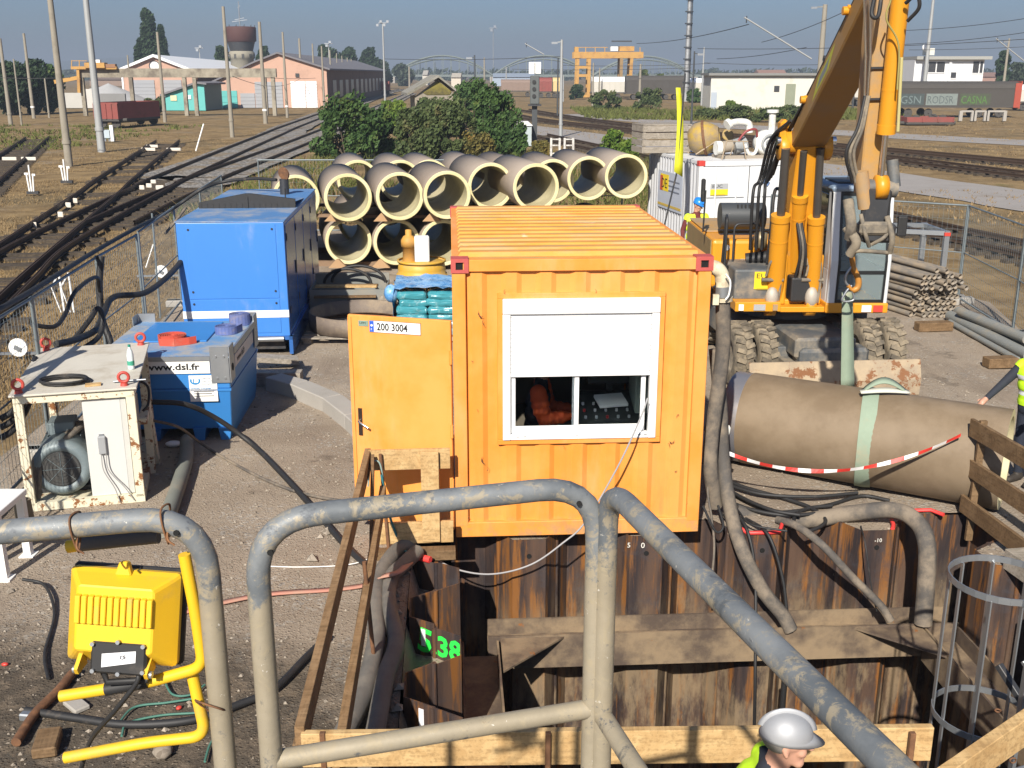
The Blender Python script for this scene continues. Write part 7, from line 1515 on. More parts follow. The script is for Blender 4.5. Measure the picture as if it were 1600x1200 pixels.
for i, a in enumerate(((878, 62, 876, 213, 5, 'grey pole with lamp arm right of the signal mast', M_poleg, -12), (870, 90, 871, 181, 2.5, 'thin black pole beside the grey pole right of the signal', M_poled, 0), (1083, 80, 1080, 194, 3, 'black pole right of the tall steel mast', M_poled, 10), (1101, 74, 1096, 164, 3, 'pale thin pole right of the black pole', M_poleg, 0), (999, 100, 999, 162, 4, 'pale pole at the right leg of the gantry crane', M_pole, 0), (926, 98, 926, 165, 3, 'pale pole below the gantry crane girder', M_pole, 0), (937, 106, 936, 155, 2.5, 'thin pole between the gantry crane legs', M_pole, 0), (742, 86, 742, 140, 3, 'dark pole with a lamp arm before the bridge', M_poled, -9), (756, 90, 757, 135, 3, 'brown pole right of the dark lamp pole before the bridge', M_pole, 0), (680, 97, 680, 122, 2.5, 'dark pole under the middle of the bridge arch', M_poled, 0), (657, 100, 657, 124, 2, 'thin dark pole below the left arch of the bridge', M_poled, 0), (705, 104, 705, 126, 2, 'thin pole right of the bridge arch middle', M_poled, 0), (733, 104, 733, 124, 2, 'thin dark pole at the right foot of the arch', M_poled, 0), (640, 104, 640, 136, 3, 'brown post left of the gabled hut', M_pole, 0), (791, 105, 791, 146, 2, 'pale thin post right of the tall green bush', M_poleg, 0), (881, 118, 880, 158, 2, 'thin post behind the grey pole', M_poleg, 0), (1280, 7, 1276, 180, 9, 'thick concrete pole with lamp arm behind the excavator boom', M_pole, -18), (1445, 0, 1441, 165, 6, 'tall grey mast behind the white signal cabin', M_poleg, 0), (1566, 60, 1564, 165, 4, 'pole right of the white signal cabin', M_pole, -4), (1333, 90, 1332, 170, 3, 'pole beyond the excavator boom', M_poled, 0))): R_[i] = armpole(*a)
# tall lattice-like steel mast
r, g, top = pole(1072, -30, 1071, 158, 7.5, 'very tall round steel mast rising out of the picture', mat('mast_steel', (.36, .37, .38), .5, .5, .25, 1.2, (.15, .14, .13), .4, 1), None, 'mast', 'steel_mast')
for k in range(9): z = 3 + k * 1.9; s = g.y / FPX; MB().cyl((0, 0, z), (0, 0, z + .18), 6 * s, n=12).build('band', M_poled, r)
MB().tube([(5 * g.y / FPX, 0, 0), (4 * g.y / FPX, 0, top.z)], .09, 6).build('cable_duct', M_poled, r)
# signal with white board
sgp = on(835, 226); sg_ = thing('railway_signal', 'black railway signal mast with white board on top', 'railway signal', sgp); s = sgp.y / FPX; zz = lambda py: at(835, py, sgp.y).z
MB().bx(-4 * s, 4 * s, -.1, .1, -.1, zz(160)).build('mast', M_poled, sg_); MB().bx(-7 * s, 7 * s, -.2, .2, zz(163), zz(118)).build('signal_head', mat('signal_grey', (.09, .1, .1), .7), sg_, bevel=.05); MB().bx(-9 * s, 9 * s, -.25, -.2, zz(115), zz(97)).build('white_board', M_white, sg_); MB().bx(-.6 * s, .6 * s, -.26, -.25, zz(115), zz(98)).build('board_line', M_ink, sg_)
MB().bx(-10 * s, 10 * s, -.4, .3, zz(163) - .1, zz(163)).build('platform', M_dark, sg_)
for k in range(3): MB().cyl((-1 * s, -.2, zz(128 + k * 11)), (-1 * s, -.26, zz(128 + k * 11)), 3 * s, n=12).build('lens', M_black, sg_)
cbp = on(815, 228); cbn = thing('relay_cabinet', 'pale grey cabinet with white pitched lid beside the bushes', 'cabinet', cbp); s = cbp.y / FPX
MB().bx(-15 * s, 15 * s, 0, 1, 0, 30 * s).build('body', mat('cabinet_pale', (.36, .42, .44), .6), cbn); MB().prism([(-17 * s, 30 * s), (17 * s, 30 * s), (10 * s, 36 * s), (-10 * s, 36 * s)], -.1, 1.1, 'y').build('lid', M_white, cbn)
for px in (865, 886):
    p = on(px + 3, 250); fr_ = thing('buffer_stand', 'white painted steel frame %s of a pair behind the pipes' % ('left' if px < 870 else 'right'), 'steel frame', p); s = p.y / FPX
    for dx in (-7, 6): MB().bx((dx - 1.6) * s, (dx + 1.6) * s, -.08, .08, 0, 33 * s).build('post', mat('frame_flaky', (.55, .53, .5), .7, 0, .1, 3, (.1, .09, .08), .4, 4), fr_)
    for z in (10, 22, 31): MB().bx(-7 * s, 6 * s, -.03, .03, (z - 1) * s, (z + 1) * s).build('crossbar', MATS['frame_flaky'], fr_)
p = on(168, 221); ecb = thing('electric_cabinet', 'small pale blue cabinet and white post at the foot of the grey pole', 'cabinet', p); s = p.y / FPX
MB().bx(-6 * s, 4 * s, 0, .3, 5 * s, 17 * s).build('box', mat('cabinet_blue', (.4, .47, .52), .5), ecb); MB().bx(4 * s, 9 * s, .1, .3, 0, 24 * s).build('white_post', M_white, ecb)
for dx in (-4, 2): MB().bx((dx - 1) * s, (dx + 1) * s, .1, .2, 0, 5 * s).build('leg', M_galv, ecb)
# point levers with white counterweights, marker stones, discs
def lever(px, py, h_px, label, seed):
    p = on(px, py); s = p.y / FPX; r = thing('point_lever', label, 'point lever', p, 0, 'white point levers'); rg = random.Random(seed)
    for k in range(3): x = (-5 + 5 * k) * s; MB().tube([(x * .6, 0, 0), (x, 0, h_px * s * (.72, 1, .7)[k])], 1.3 * s, 6).build('rod', M_white, r)
    MB().box((-5 * s, 0, h_px * .7 * s), (6 * s, 1.5 * s, 3 * s)).build('weight', M_white, r); MB().box((6 * s, 0, h_px * .66 * s), (5 * s, 1.5 * s, 3 * s)).build('weight', M_white, r); MB().box((2 * s, 0, 2 * s), (18 * s, 6 * s, 4 * s)).build('base', M_dark, r)
lever(50, 303, 44, 'white point lever nearest the left edge of the picture', 1); lever(103, 286, 36, 'white point lever at the foot of the tall leaning pole', 2)
p = on(104, 488); lv = thing('point_lever', 'pair of white bent lever posts behind the mesh fence', 'point lever', p, 0, 'white point levers'); s = p.y / FPX
for dx in (-3, 12): MB().tube([(dx * s, 0, 0), (dx * s - 2 * s, 0, 64 * s)], 1.8 * s, 6).build('post', M_white, lv); MB().bar((dx * s - 2 * s, 0, 63 * s), (dx * s - 13 * s, -.1, 42 * s), 2.6 * s, 1.6 * s).build('arm', M_white, lv); MB().bar((dx * s - 13 * s, -.1, 44 * s), (dx * s - 2 * s, -.1, 2 * s), 2.4 * s, 1.4 * s).build('brace', M_white, lv)
for px, py, r_, lab in ((253, 436, 10, 'round white track disc behind the fence left of the generator'), (30, 560, 15, 'round white track disc behind the fence at the left edge')):
    p = on(px, py); s = p.y / FPX; d = thing('track_disc', lab, 'signal disc', p); MB().cyl((0, 0, r_ * 1.2 * s), (0, .03, r_ * 1.2 * s), r_ * s, n=20).build('disc', M_white, d); MB().bx(-1.5 * s, 1.5 * s, .03, .06, 0, r_ * s * 1.2).build('stem', M_dark, d); MB().box((0, -.01, r_ * 1.1 * s), (r_ * .8 * s, .01, r_ * .5 * s), M=Matrix.Rotation(.5, 3, 'Y')).build('disc_mark', M_galv, d)
    MB().bar((-.6, .1, .05), (.6, .1, .07), .04, .04).build('base_bar', M_galv, d)
for i, (px, py, L) in enumerate(((232, 236, 26), (272, 236, 22), (15, 251, 22), (45, 251, 24), (233, 294, 10), (240, 288, 8), (250, 297, 12), (222, 297, 8), (95, 340, 9), (107, 325, 10), (118, 318, 9), (55, 357, 6), (238, 231, 18))):
    p = on(px, py); s = p.y / FPX; o = MB().box((0, 0, .1), (L * s, 1.6 * s, .18)).build('marker_stone', mat('marker_white', (.62, .57, .5), .8, 0, .1, 5), None, p, (0, 0, rgB.uniform(-.5, .3)), bevel=.02); tag(o, 'white painted marker %s' % ['left at the head of the crossing track', 'right at the head of the crossing track', 'at the left edge on the far track', 'second on the far left track', 'lying between the ballasted rails, left one', 'lying between the ballasted rails, back one', 'lying on the rail near the ballast, right one', 'lying on the rail near the ballast, lowest', 'on the left rail, lowest of three', 'on the left rail, middle of three', 'on the left rail, top of three', 'furthest down the left rail', 'across the head of the crossing track'][i], 'marker', 'white markers on the tracks')
p0 = on(306, 236); o = MB().tube([(0, 0, 0), (.55, .2, 1.6)], .05, 6).build('marker_post', M_white, None, p0); tag(o, 'thin white leaning post at the end of the crossing track', 'post')
p0 = on(228, 418); o = MB().tube([(0, 0, 0), (.2, .1, .55)], .018, 5).build('marker_post', M_white, None, p0); tag(o, 'thin white leaning rod beside the round disc behind the fence', 'post')
# ------------------------------------------------------------------ wagons
M_wr = mat('wagon_red', (.22, .055, .045), .7, 0, .15, .8, (.12, .07, .05), .3, .7); M_wdk = mat('wagon_dark', (.06, .055, .05), .8, 0, .15, .5); M_tarp = mat('tarp_grey', (.06, .054, .048), .85, 0, .12, .8); M_wwh = mat('wagon_white', (.5, .48, .43), .6, 0, .1, .5, (.3, .26, .2), .3, .5)
def wagon(label, px0, px1, pyb, pyt, bodym, roofm=None, endm=None, ribs=6, open_=False, W=2.9, Y=None, ang=0):
    g = on(px0, pyb); Y = Y or g.y; a, b_ = at(px0, pyb, Y), at(px1, pyb, Y); L = b_.x - a.x; zt_ = at(px0, pyt, Y).z; r = thing('railway_wagon', label, 'railway wagon', (a.x, Y, 0), ang, 'railway wagons'); zf = min(1.2, zt_ * .35)
    MB().bx(0, L, 0, W, zf - .2, zf).build('underframe', M_wdk, r)
    for x in (.14 * L, .3 * L, .7 * L, .86 * L) if L > 8 else (.22 * L, .78 * L):
        ax_ = MB().cyl((x, .2, .45), (x, W - .2, .45), .08, n=8).build('axle', M_wdk, r)
        for y in (.3, W - .4): MB().cyl((x, y, .45), (x, y + .12, .45), .45, n=16).build('wheel', M_wdk, ax_)
    for x in (0, L): MB().cyl((x, .7, zf - .1), (x + (.4 if x else -.4), .7, zf - .1), .16, n=8).build('buffer', M_wdk, r)
    if open_:
        for x0, x1, y0, y1 in ((0, L, 0, .12), (0, L, W - .12, W), (0, .12, .12, W - .12), (L - .12, L, .12, W - .12)): MB().bx(x0, x1, y0, y1, zf, zt_).build('side_wall', bodym, r)
        MB().bx(.12, L - .12, .12, W - .12, zf, zf + .1).build('floor', M_wdk, r)
    else:
        hr = (zt_ - zf) * .3; MB().bx(0, L, 0, W, zf, zt_ - hr).build('body', bodym, r)
        MB().prism([(W / 2 + (W / 2 + .04) * math.cos(t), zt_ - hr + hr * math.sin(t)) for t in [math.pi * k / 10 for k in range(11)]], -.05, L + .05, 'x').build('roof', roofm or bodym, r)
    for k in range(ribs + 1 if ribs else 0): x = .06 + (L - .12) * k / ribs; MB().bx(x - .06, x + .06, -.07, 0, zf, zt_ - (.1 if open_ else hr)).build('rib', bodym, r)
    if endm: MB().bx(L - .01, L + .1, -.06, W + .06, zf - .3, zt_ + .02).build('end_wall', endm, r); MB().bx(L - .6, L, -.08, -.02, zf - .2, zt_ * .95).build('end_frame', endm, r)
    return r, L, zf, zt_
rw_, L1, zf1, zt1 = wagon('dark tarpaulin covered wagon with graffiti and red end on the right', 1392, 1589, 186, 127, M_tarp, M_tarp, mat('wagon_end_red', (.33, .06, .035), .7, 0, .2, .7), 0, Y=118)
for a, b_, m, tx, tm in ((1402, 1441, (.05, .065, .065), 'GSN', (.13, .17, .17)), (1444, 1493, (.17, .2, .19), 'RODSR', (.08, .1, .1)), (1497, 1545, (.06, .07, .045), 'CASNA', (.07, .17, .035))):
    x0, x1 = at(a, 150, 118).x - at(1392, 150, 118).x, at(b_, 150, 118).x - at(1392, 150, 118).x; z0, z1 = zf1 + .05, zf1 + 1.25
    gq = MB().bx(x0, x1, -.02, -.004, z0, z1).build('graffiti_panel', mat('graf_%d' % a, m, .8, 0, .3, 3), rw_); text(tx, 1.15, mat('grafl_%d' % a, tm, .7, 0, .3, 2), gq, (x0 + .1, -.03, z0 + .18), (UP, 0, 0), 'graffiti_letters', sx=(x1 - x0) / (len(tx) * .88))
wagon('low flat red wagon in front of the tarpaulin wagon', 1416, 1490, 196, 183, M_wr, None, None, 3, True, Y=100)
wagon('red open goods wagon standing in the grass on the left', 149, 192, 199, 160, M_wr, None, None, 4, True, W=6.5, Y=95, ang=R(-14))
wagon('white goods van under the yellow gantry crane', 925, 978, 148, 120, M_wwh, M_roofw, None, 6, Y=205); wagon('long dark tarpaulin wagon right of the gantry crane', 978, 1068, 152, 118, M_tarp, M_tarp, None, 8, Y=200); wagon('pale pink grey van left of the white building', 1074, 1112, 154, 122, M_wwh, M_roofw, None, 5, Y=198); wagon('dark red goods van left of the gantry crane', 841, 862, 148, 121, M_wr, None, None, 4, Y=215); wagon('cream van close to the gantry crane left leg', 864, 876, 147, 121, mat('wagon_cream', (.55, .42, .2), .7), None, None, 2, Y=215); wagon('grey brown covered wagon behind the signal mast', 783, 836, 148, 124, mat('wagon_brown', (.22, .16, .13), .8), None, None, 6, Y=225); wagon('white van at the right edge behind the tarpaulin wagon', 1588, 1640, 172, 132, M_wwh, M_roofw, None, 4, Y=140); wagon('pale covered wagon with a red door behind the excavator boom', 1312, 1352, 166, 122, M_wwh, M_roofw, mat('wagon_end_red2', (.33, .05, .05), .7), 4, Y=160)
wagon('red brown wagon at the end of the ballasted tracks', 589, 608, 149, 127, mat('wagon_brick', (.25, .07, .05), .8), None, None, 2, Y=240); wagon('long dark red wagon behind the end of the ballasted tracks', 558, 590, 147, 129, mat('wagon_maroon', (.16, .065, .05), .8), None, None, 4, Y=260)
for a, b_ in ((1500, 1518), (1522, 1538), (1542, 1568)):
    g = on(a, 189); s = g.y / FPX; o = thing('concrete_barrier', 'low pale barrier frame %s of three before the tarpaulin wagon' % ('left' if a < 1510 else 'middle' if a < 1530 else 'right'), 'barrier', g)
    for x in (0, (b_ - a) * s): MB().bx(x - .16, x + .16, -.12, .12, 0, 15 * s).build('post', M_greyconc, o)
    MB().bx(0, (b_ - a) * s, -.1, .1, 13 * s, 15.6 * s).build('rail', M_greyconc, o)
# ------------------------------------------------------------------ gantry crane
gc0 = on(945, 153); Yg = gc0.y; s = Yg / FPX; gc = thing('gantry_crane', 'rusty yellow gantry crane spanning the wagons', 'gantry crane', gc0); gq = lambda px, py, dy=0: at(px, py, Yg) - gc0 + V((0, dy, 0))
for dy in (0, 4):
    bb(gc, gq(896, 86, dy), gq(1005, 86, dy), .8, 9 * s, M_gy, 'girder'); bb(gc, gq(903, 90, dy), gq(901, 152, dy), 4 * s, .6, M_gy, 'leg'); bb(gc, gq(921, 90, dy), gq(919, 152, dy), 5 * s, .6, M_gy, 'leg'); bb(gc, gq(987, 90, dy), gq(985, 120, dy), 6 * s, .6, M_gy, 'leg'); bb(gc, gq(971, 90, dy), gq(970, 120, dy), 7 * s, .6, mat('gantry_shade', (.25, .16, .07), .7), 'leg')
for y in (105, 118, 150): bb(gc, gq(902, y), gq(920, y), .5, .5, M_gy, 'brace')
MB().box(gq(980, 76, 2), (22 * s, 3, 7 * s)).build('trolley', M_gy, gc); MB().box(gq(960, 76, 1), (11 * s, 2, 6 * s)).build('cabin', M_white, gc); bb(gc, gq(957, 64, 2), gq(989, 64, 2), .3, .25, M_dark, 'current_bar'); MB().box(gq(901, 77, 1), (6 * s, 2, 7 * s)).build('end_box', M_gy, gc)
for px in (915, 930, 945, 1000): bb(gc, gq(px, 82), gq(px, 74), .15, .15, M_gy, 'rail_post')
bb(gc, gq(905, 74), gq(950, 74), .12, .12, M_gy, 'rail')
# ------------------------------------------------------------------ white building, signal cabin, other far buildings
wb0 = at(1109, 172, 142); wb0.z = 0; wb1 = at(1300, 172, 142)
wb = thing('white_building', 'long low cream white building with flat roof beyond the tracks', 'building', wb0, R(-2)); WB = wb1.x - wb0.x; M_wb = mat('render_cream', (.58, .57, .51), .85, 0, .06, .4, (.4, .36, .27), .3, .4)
hb_ = at(1109, 118, 142).z; MB().bx(0, WB, 0, 7, 0, hb_).build('wall', M_wb, wb); MB().bx(-.4, WB + .4, -.5, 7.3, hb_, hb_ + .3).build('roof', mat('flat_roof', (.2, .2, .19), .9), wb)
wxx = lambda px: at(px, 150, 142).x - wb0.x
sdoor(wb, wxx(1111), wxx(1120), at(0, 144, 142).z, mat('door_pale', (.35, .4, .46), .6), 'door'); sdoor(wb, wxx(1226), wxx(1241), at(0, 131, 142).z, mat('door_green', (.22, .24, .17), .6), 'door'); sdoor(wb, wxx(1208), wxx(1216), at(0, 134, 142).z, M_dark, 'window', at(0, 143, 142).z); MB().bx(wxx(1154), wxx(1156), -.05, .02, 0, hb_).build('drain_pipe', M_wb, wb)
sb0 = at(1422, 172, 165); sb0.z = 0; sx_ = lambda px: at(px, 150, 165).x - sb0.x; sz_ = lambda py: at(1422, py, 165).z
sb = thing('signal_cabin', 'white two storey signal cabin with flat roof behind the tarpaulin wagon', 'building', sb0); M_sbw = mat('cabin_white', (.66, .67, .68), .7, 0, .04, .5)
MB().bx(0, sx_(1532), 0, 6, 0, sz_(93)).build('wall', M_sbw, sb); MB().bx(sx_(1424), sx_(1540), -.8, 6.5, sz_(93), sz_(88)).build('roof', mat('cabin_roof', (.3, .3, .28), .8), sb); MB().bx(sx_(1477), sx_(1481), -.25, 0, 0, sz_(93)).build('wall_corner', M_sbw, sb)
for a, b_, t_, bt in ((1446, 1457, 97, 113), (1459, 1471, 97, 113), (1515, 1524, 96, 114), (1526, 1530, 96, 114), (1481, 1490, 113, 122)): w_ = MB().bx(sx_(a), sx_(b_), -.06, .02, sz_(bt), sz_(t_)).build('window', M_dark, sb); MB().bx(sx_(a) - .1, sx_(b_) + .1, -.1, -.0, sz_(bt) - .12, sz_(bt)).build('sill', M_sbw, w_)
MB().bx(sx_(1446), sx_(1457), 1, 3, sz_(86), sz_(75)).build('chimney', M_wb, sb); MB().ell((sx_(1441), .5, sz_(74)), (.6, .3, .6), 10, 6).build('dish', M_white, sb)
for i, (a, b_, pb, pt, Y, m, lab) in enumerate(((770, 835, 124, 117, 420, (.3, .36, .45), 'long pale blue warehouse on the horizon behind the bushes'), (705, 720, 126, 117, 380, (.55, .5, .42), 'small cream house on the horizon left of the dark lamp pole'), (1186, 1230, 116, 112, 480, (.35, .2, .15), 'distant red roofed house above the white building'), (1535, 1600, 122, 116, 400, (.3, .18, .14), 'distant brick building right of the signal cabin'), (660, 668, 118, 113, 450, (.5, .47, .42), 'tiny pale house under the bridge arch'), (140, 200, 128, 122, 420, (.24, .17, .13), 'long low brown building behind the crane beam'))):
    p0, p1 = at(a, pb, Y), at(b_, pb, Y); o = thing('far_building', lab, 'building', (p0.x, Y, 0)); h = max(2.5, at(a, pt, Y).z); mm = mat('far_%d' % a, m, .8, 0, .08, .1)
    MB().bx(0, p1.x - p0.x, 0, 12, 0, h * .8).build('wall', mm, o); MB().prism([(-.5, h * .8), (12.5, h * .8), (6, h * 1.15)], 0, p1.x - p0.x, 'x').build('roof', mat('far_roof_%d' % a, mul(m, .75), .8), o)
# ------------------------------------------------------------------ steel arch bridge
Yb = 560; brr = thing('arch_bridge', 'long steel bowstring arch bridge on the horizon', 'bridge', (px_to(690, Yb), Yb, 0)); s = Yb / FPX; M_br = mat('bridge_steel', (.16, .19, .18), .7, .2, .1, .05)
bz = lambda py: at(690, py, Yb).z; bxp = lambda px: px_to(px, Yb) - px_to(690, Yb)
MB().bx(bxp(560), bxp(1120), 0, 10, bz(120), bz(116.5)).build('deck', M_br, brr)
for ci, (a, b_, ap) in enumerate(((612, 770, 87), (770, 928, 87), (928, 1086, 88))):
    for dy in (0, 10):
        pts = []
        for k in range(25): t = k / 24; pts.append((bxp(a) + (bxp(b_) - bxp(a)) * t, dy, bz(118) + (bz(ap) - bz(118)) * 4 * t * (1 - t)))
        MB().tube(pts, .42, 6).build('arch_rib', M_br, brr, fixn=False); MB().tube([(p[0], p[1], bz(118) + (p[2] - bz(118)) * .82) for p in pts], .28, 5).build('arch_chord', M_br, brr, fixn=False)
        for k in range(2, 23, 2): p = pts[k]; MB().bar((p[0], dy, bz(118)), p, .22, .22, (0, 1, 0)).build('hanger', M_br, brr)
for px in (612, 770, 928, 1086): MB().bx(bxp(px) - 1.5, bxp(px) + 1.5, 0, 10, -1, bz(120)).build('pier', M_greyconc, brr)
# far woods and hills
b = MB(); rg = random.Random(77)
for k in range(110):
    px = rg.uniform(430, 1750) if k < 90 else rg.uniform(-60, 200); Y = rg.uniform(700, 950); h = rg.uniform(4, 9); leaves(b, (px_to(px, Y), Y, h * .4), (rg.uniform(9, 20), 8, h * .6), 90, 3.0, rg, .2)
tag(b.build('far_wood', LF['far'], fixn=False), kind='stuff')
b = MB(); vs = []; N = 60
for i in range(N + 1):
    x = -2600 + 5200 * i / N; h = 12 + 22 * max(0, mnoise.noise(V((x * .0016, 3, 1)))) + (34 * math.exp(-((x + 1150) / 380) ** 2)) + 12 * mnoise.noise(V((x * .006, 1, 2))); vs += [(x, 3000, -5), (x, 3050, h * .6), (x, 3300, h), (x, 3700, -5)]
b.add(vs, [(4 * i + k, 4 * i + 4 + k, 4 * i + 5 + k, 4 * i + 1 + k) for i in range(N) for k in range(3)], True); tag(b.build('hills', mat('hill_green', (.04, .055, .035), .9, 0, .2, .004)), kind='structure')
# ------------------------------------------------------------------ overhead line
M_wire = mat('wire_dark', (.03, .03, .032), .5)
def wire_(label, a, b_, sag, r, group='overhead wires'):
    a, b_ = V(a), V(b_); pts = [a.lerp(b_, t / 14) - V((0, 0, sag * 4 * (t / 14) * (1 - t / 14))) for t in range(15)]; tag(MB().tube(pts, r, 4).build('overhead_wire', M_wire, fixn=False), label, 'wire', group)
for i, (p0, p1, Y0, Y1, sg__) in enumerate((((878, 102), (1110, 99), 150, 150, .2), ((995, 68), (1170, 38), 120, 80, .3), ((1090, 76), (1620, 60), 110, 90, .3), ((1120, 92), (1260, 74), 120, 100, .2), ((1100, 98), (1320, 100), 150, 150, .2), ((1395, 70), (1620, 48), 110, 100, .2), ((1400, 48), (1620, 26), 100, 90, .2), ((1420, 78), (1620, 72), 120, 120, .1), ((600, 92), (880, 88), 200, 180, .3), ((800, 108), (1080, 106), 170, 170, .2), ((-10, 121), (110, 121), 60, 60, .05), ((363, 119), (470, 122), 84, 150, .9), ((408, 121), (493, 122), 106, 150, .1), ((1190, 66), (1320, 18), 100, 90, .2))):
    wire_('thin dark overhead wire crossing the sky, %s' % ['from the lamp pole to the steel mast', 'from the gantry crane towards the right cantilever', 'the long span right of the steel mast', 'the short steep span left of the boom', 'low beside the white building', 'the middle one right of the boom', 'the top one right of the boom', 'the lowest one right of the boom', 'over the bushes and bridge', 'over the gantry crane legs', 'at the left edge between the poles', 'sagging from the pole to the pink shed', 'straight along the pink shed front', 'beside the thick concrete pole'][i], at(*p0, Y0), at(*p1, Y1), sg__, .028 * Y0 / 100)
for a, b_, Y, lab in (((1163, 27), (1268, 92), 95, 'slanting catenary arm left of the excavator boom'), ((820, 68), (850, 85), 140, 'small slanting catenary arm left of the lamp pole'), ((1556, 60), (1600, 95), 130, 'catenary stay at the right edge')):
    p, q2 = at(*a, Y), at(*b_, Y); o = MB().tube([V((0, 0, 0)), q2 - p], .07, 6).build('cantilever_arm', M_poleg, None, p); tag(o, lab, 'catenary arm')
    MB().tube([(0.2, 0, -.45), (.2, 0, .1)], .05, 6).build('insulator', M_dark, o)
# ================================================================== people
M_skin = mat('skin', (.5, .27, .19), .55, 0, .1, 20); M_hiv = mat('hi_vis', (.5, .8, .02), .6, 0, .05, 6); M_hiy = mat('hi_vis_lime', (.62, .85, .03), .6, 0, .05, 6); M_refl = mat('reflective', (.7, .72, .72), .35, .2, .04)
M_navy = mat('navy_cloth', (.02, .024, .035), .85, 0, .3, 6); M_green = mat('green_cloth', (.015, .035, .03), .85, 0, .3, 6); M_maroon = mat('maroon_cloth', (.12, .022, .022), .85, 0, .2, 6); M_jean = mat('work_trousers', (.04, .045, .06), .85, 0, .25, 5); M_boot = mat('boot', (.035, .028, .022), .7); M_orange = mat('orange_sleeve', (.62, .08, .015), .75, 0, .25, 9); M_glove = mat('glove', (.3, .28, .25), .8)
M_hair = mat('grey_hair', (.16, .15, .14), .8, 0, .4, 30)
def person(label, loc, rz, J, cloth, vox=.013, helmet=None, vest=None, hair=False, height=1.78, bulk=1):
    """joints J override the standing pose; one voxel-fused body"""
    s = height / 1.78
    D = dict(hipL=(.1, 0, .93), hipR=(-.1, 0, .93), kneeL=(.11, -.02, .5), kneeR=(-.11, -.02, .5), ankL=(.11, .02, .1), ankR=(-.11, .02, .1), waist=(0, 0, 1.08), chest=(0, 0, 1.33), neck=(0, .0, 1.49), head=(0, -.03, 1.665), shL=(.19, 0, 1.42), shR=(-.19, 0, 1.42), elL=(.26, .02, 1.14), elR=(-.26, .02, 1.14), wrL=(.27, -.08, .9), wrR=(-.27, -.08, .9), face=(0, -1, -.1), chestx=(1, 0, 0))
    D.update(J); D = {k: V(v) for k, v in D.items()}
    prim = []
    def cap(a, b_, ra, rb, m): prim.append((V(a), V(b_), ra, rb, m))
    cx = D['chestx'].normalized()
    for S in 'LR':
        h, k, a = D['hip' + S], D['knee' + S], D['ank' + S]; cap(h, k, .098, .066, 'leg'); cap(k, k.lerp(a, .3), .066, .064, 'leg'); cap(k.lerp(a, .3), a, .064, .046, 'leg')
        fd = V((0, -1, 0)); cap(a + V((0, .03, -.045)), a + fd * .17 + V((0, 0, -.055)), .052, .04, 'boot'); cap(a, a + V((0, .02, -.05)), .05, .05, 'boot')
        q, el, wr = D['sh' + S], D['el' + S], D['wr' + S]; cap(q, el, .066 * bulk, .05 * bulk, 'arm'); cap(el, wr, .05 * bulk, .036 * bulk, 'arm')
        if bulk > 1:
            for t in (.25, .5, .75): cap(q.lerp(el, t), q.lerp(el, t + .07), .072 * bulk, .055 * bulk, 'arm'); cap(el.lerp(wr, t), el.lerp(wr, t + .06), .055 * bulk, .046 * bulk, 'arm')
        d = (wr - el).normalized(); sd_ = d.cross(V((0, 0, 1))); sd_ = sd_.normalized() if sd_.length > .2 else V((1, 0, 0)); nrm = sd_.cross(d)
        pc = wr + d * .055; cap(wr, pc + d * .03, .03, .036, 'hand')
        for i, L in enumerate((.062, .072, .068, .052)): o = wr + d * .085 + sd_ * (.03 - .02 * i); m_ = o + d * L * .55; cap(o, m_, .0105, .0095, 'hand'); cap(m_, m_ + d * L * .3 - nrm * L * .35, .0095, .008, 'hand')
        t0 = wr + d * .03 + sd_ * .03; t1 = t0 + (d * .6 + sd_ * .7).normalized() * .045; cap(t0, t1, .013, .011, 'hand'); cap(t1, t1 + d * .03, .011, .009, 'hand')
    w_, c_ = D['waist'], D['chest']; hm = (D['hipL'] + D['hipR']) / 2
    cap(hm - cx * .075, hm + cx * .075, .125, .125, 'leg'); cap(w_ - cx * .07, w_ + cx * .07, .128, .128, 'torso'); cap(hm.lerp(w_, .5) - cx * .075, hm.lerp(w_, .5) + cx * .075, .126, .126, 'torso'); cap(w_.lerp(c_, .5) - cx * .09, w_.lerp(c_, .5) + cx * .09, .128, .128, 'torso'); cap(c_ - cx * .11, c_ + cx * .11, .125, .125, 'torso'); cap(D['shL'], D['neck'] - V((0, 0, .04)), .062, .07, 'torso'); cap(D['shR'], D['neck'] - V((0, 0, .04)), .062, .07, 'torso')
    H = D['head']; f = D['face'].normalized(); r_ = f.cross(V((0, 0, 1))).normalized(); u_ = r_.cross(f)
    cap(D['neck'] - V((0, 0, .03)), H - u_ * .06 - f * .02, .06, .056, 'skin'); cap(D['neck'] - V((0, 0, .05)), D['neck'] + V((0, 0, .015)), .078, .07, 'torso')
    hp_ = lambda a, b_, c: H + r_ * a + f * b_ + u_ * c
    cap(hp_(0, -.025, .03), hp_(0, .012, .03), .082, .08, 'skin'); cap(hp_(0, .0, -.02), hp_(0, .03, -.055), .068, .055, 'skin'); cap(hp_(-.02, .055, -.085), hp_(.02, .055, -.085), .03, .03, 'skin'); cap(hp_(0, .085, .015), hp_(0, .112, -.022), .01, .017, 'skin'); cap(hp_(-.035, .075, .025), hp_(.035, .075, .025), .018, .018, 'skin'); cap(hp_(-.018, .084, -.052), hp_(.018, .084, -.052), .0095, .0095, 'lip'); cap(hp_(-.04, .06, -.02), hp_(.04, .06, -.02), .028, .028, 'skin')
    for q in (-1, 1): cap(hp_(q * .078, -.015, .025), hp_(q * .084, -.01, -.025), .014, .011, 'skin'); cap(hp_(q * .082, -.026, .02), hp_(q * .086, -.02, -.01), .009, .009, 'skin')
    b = MB()
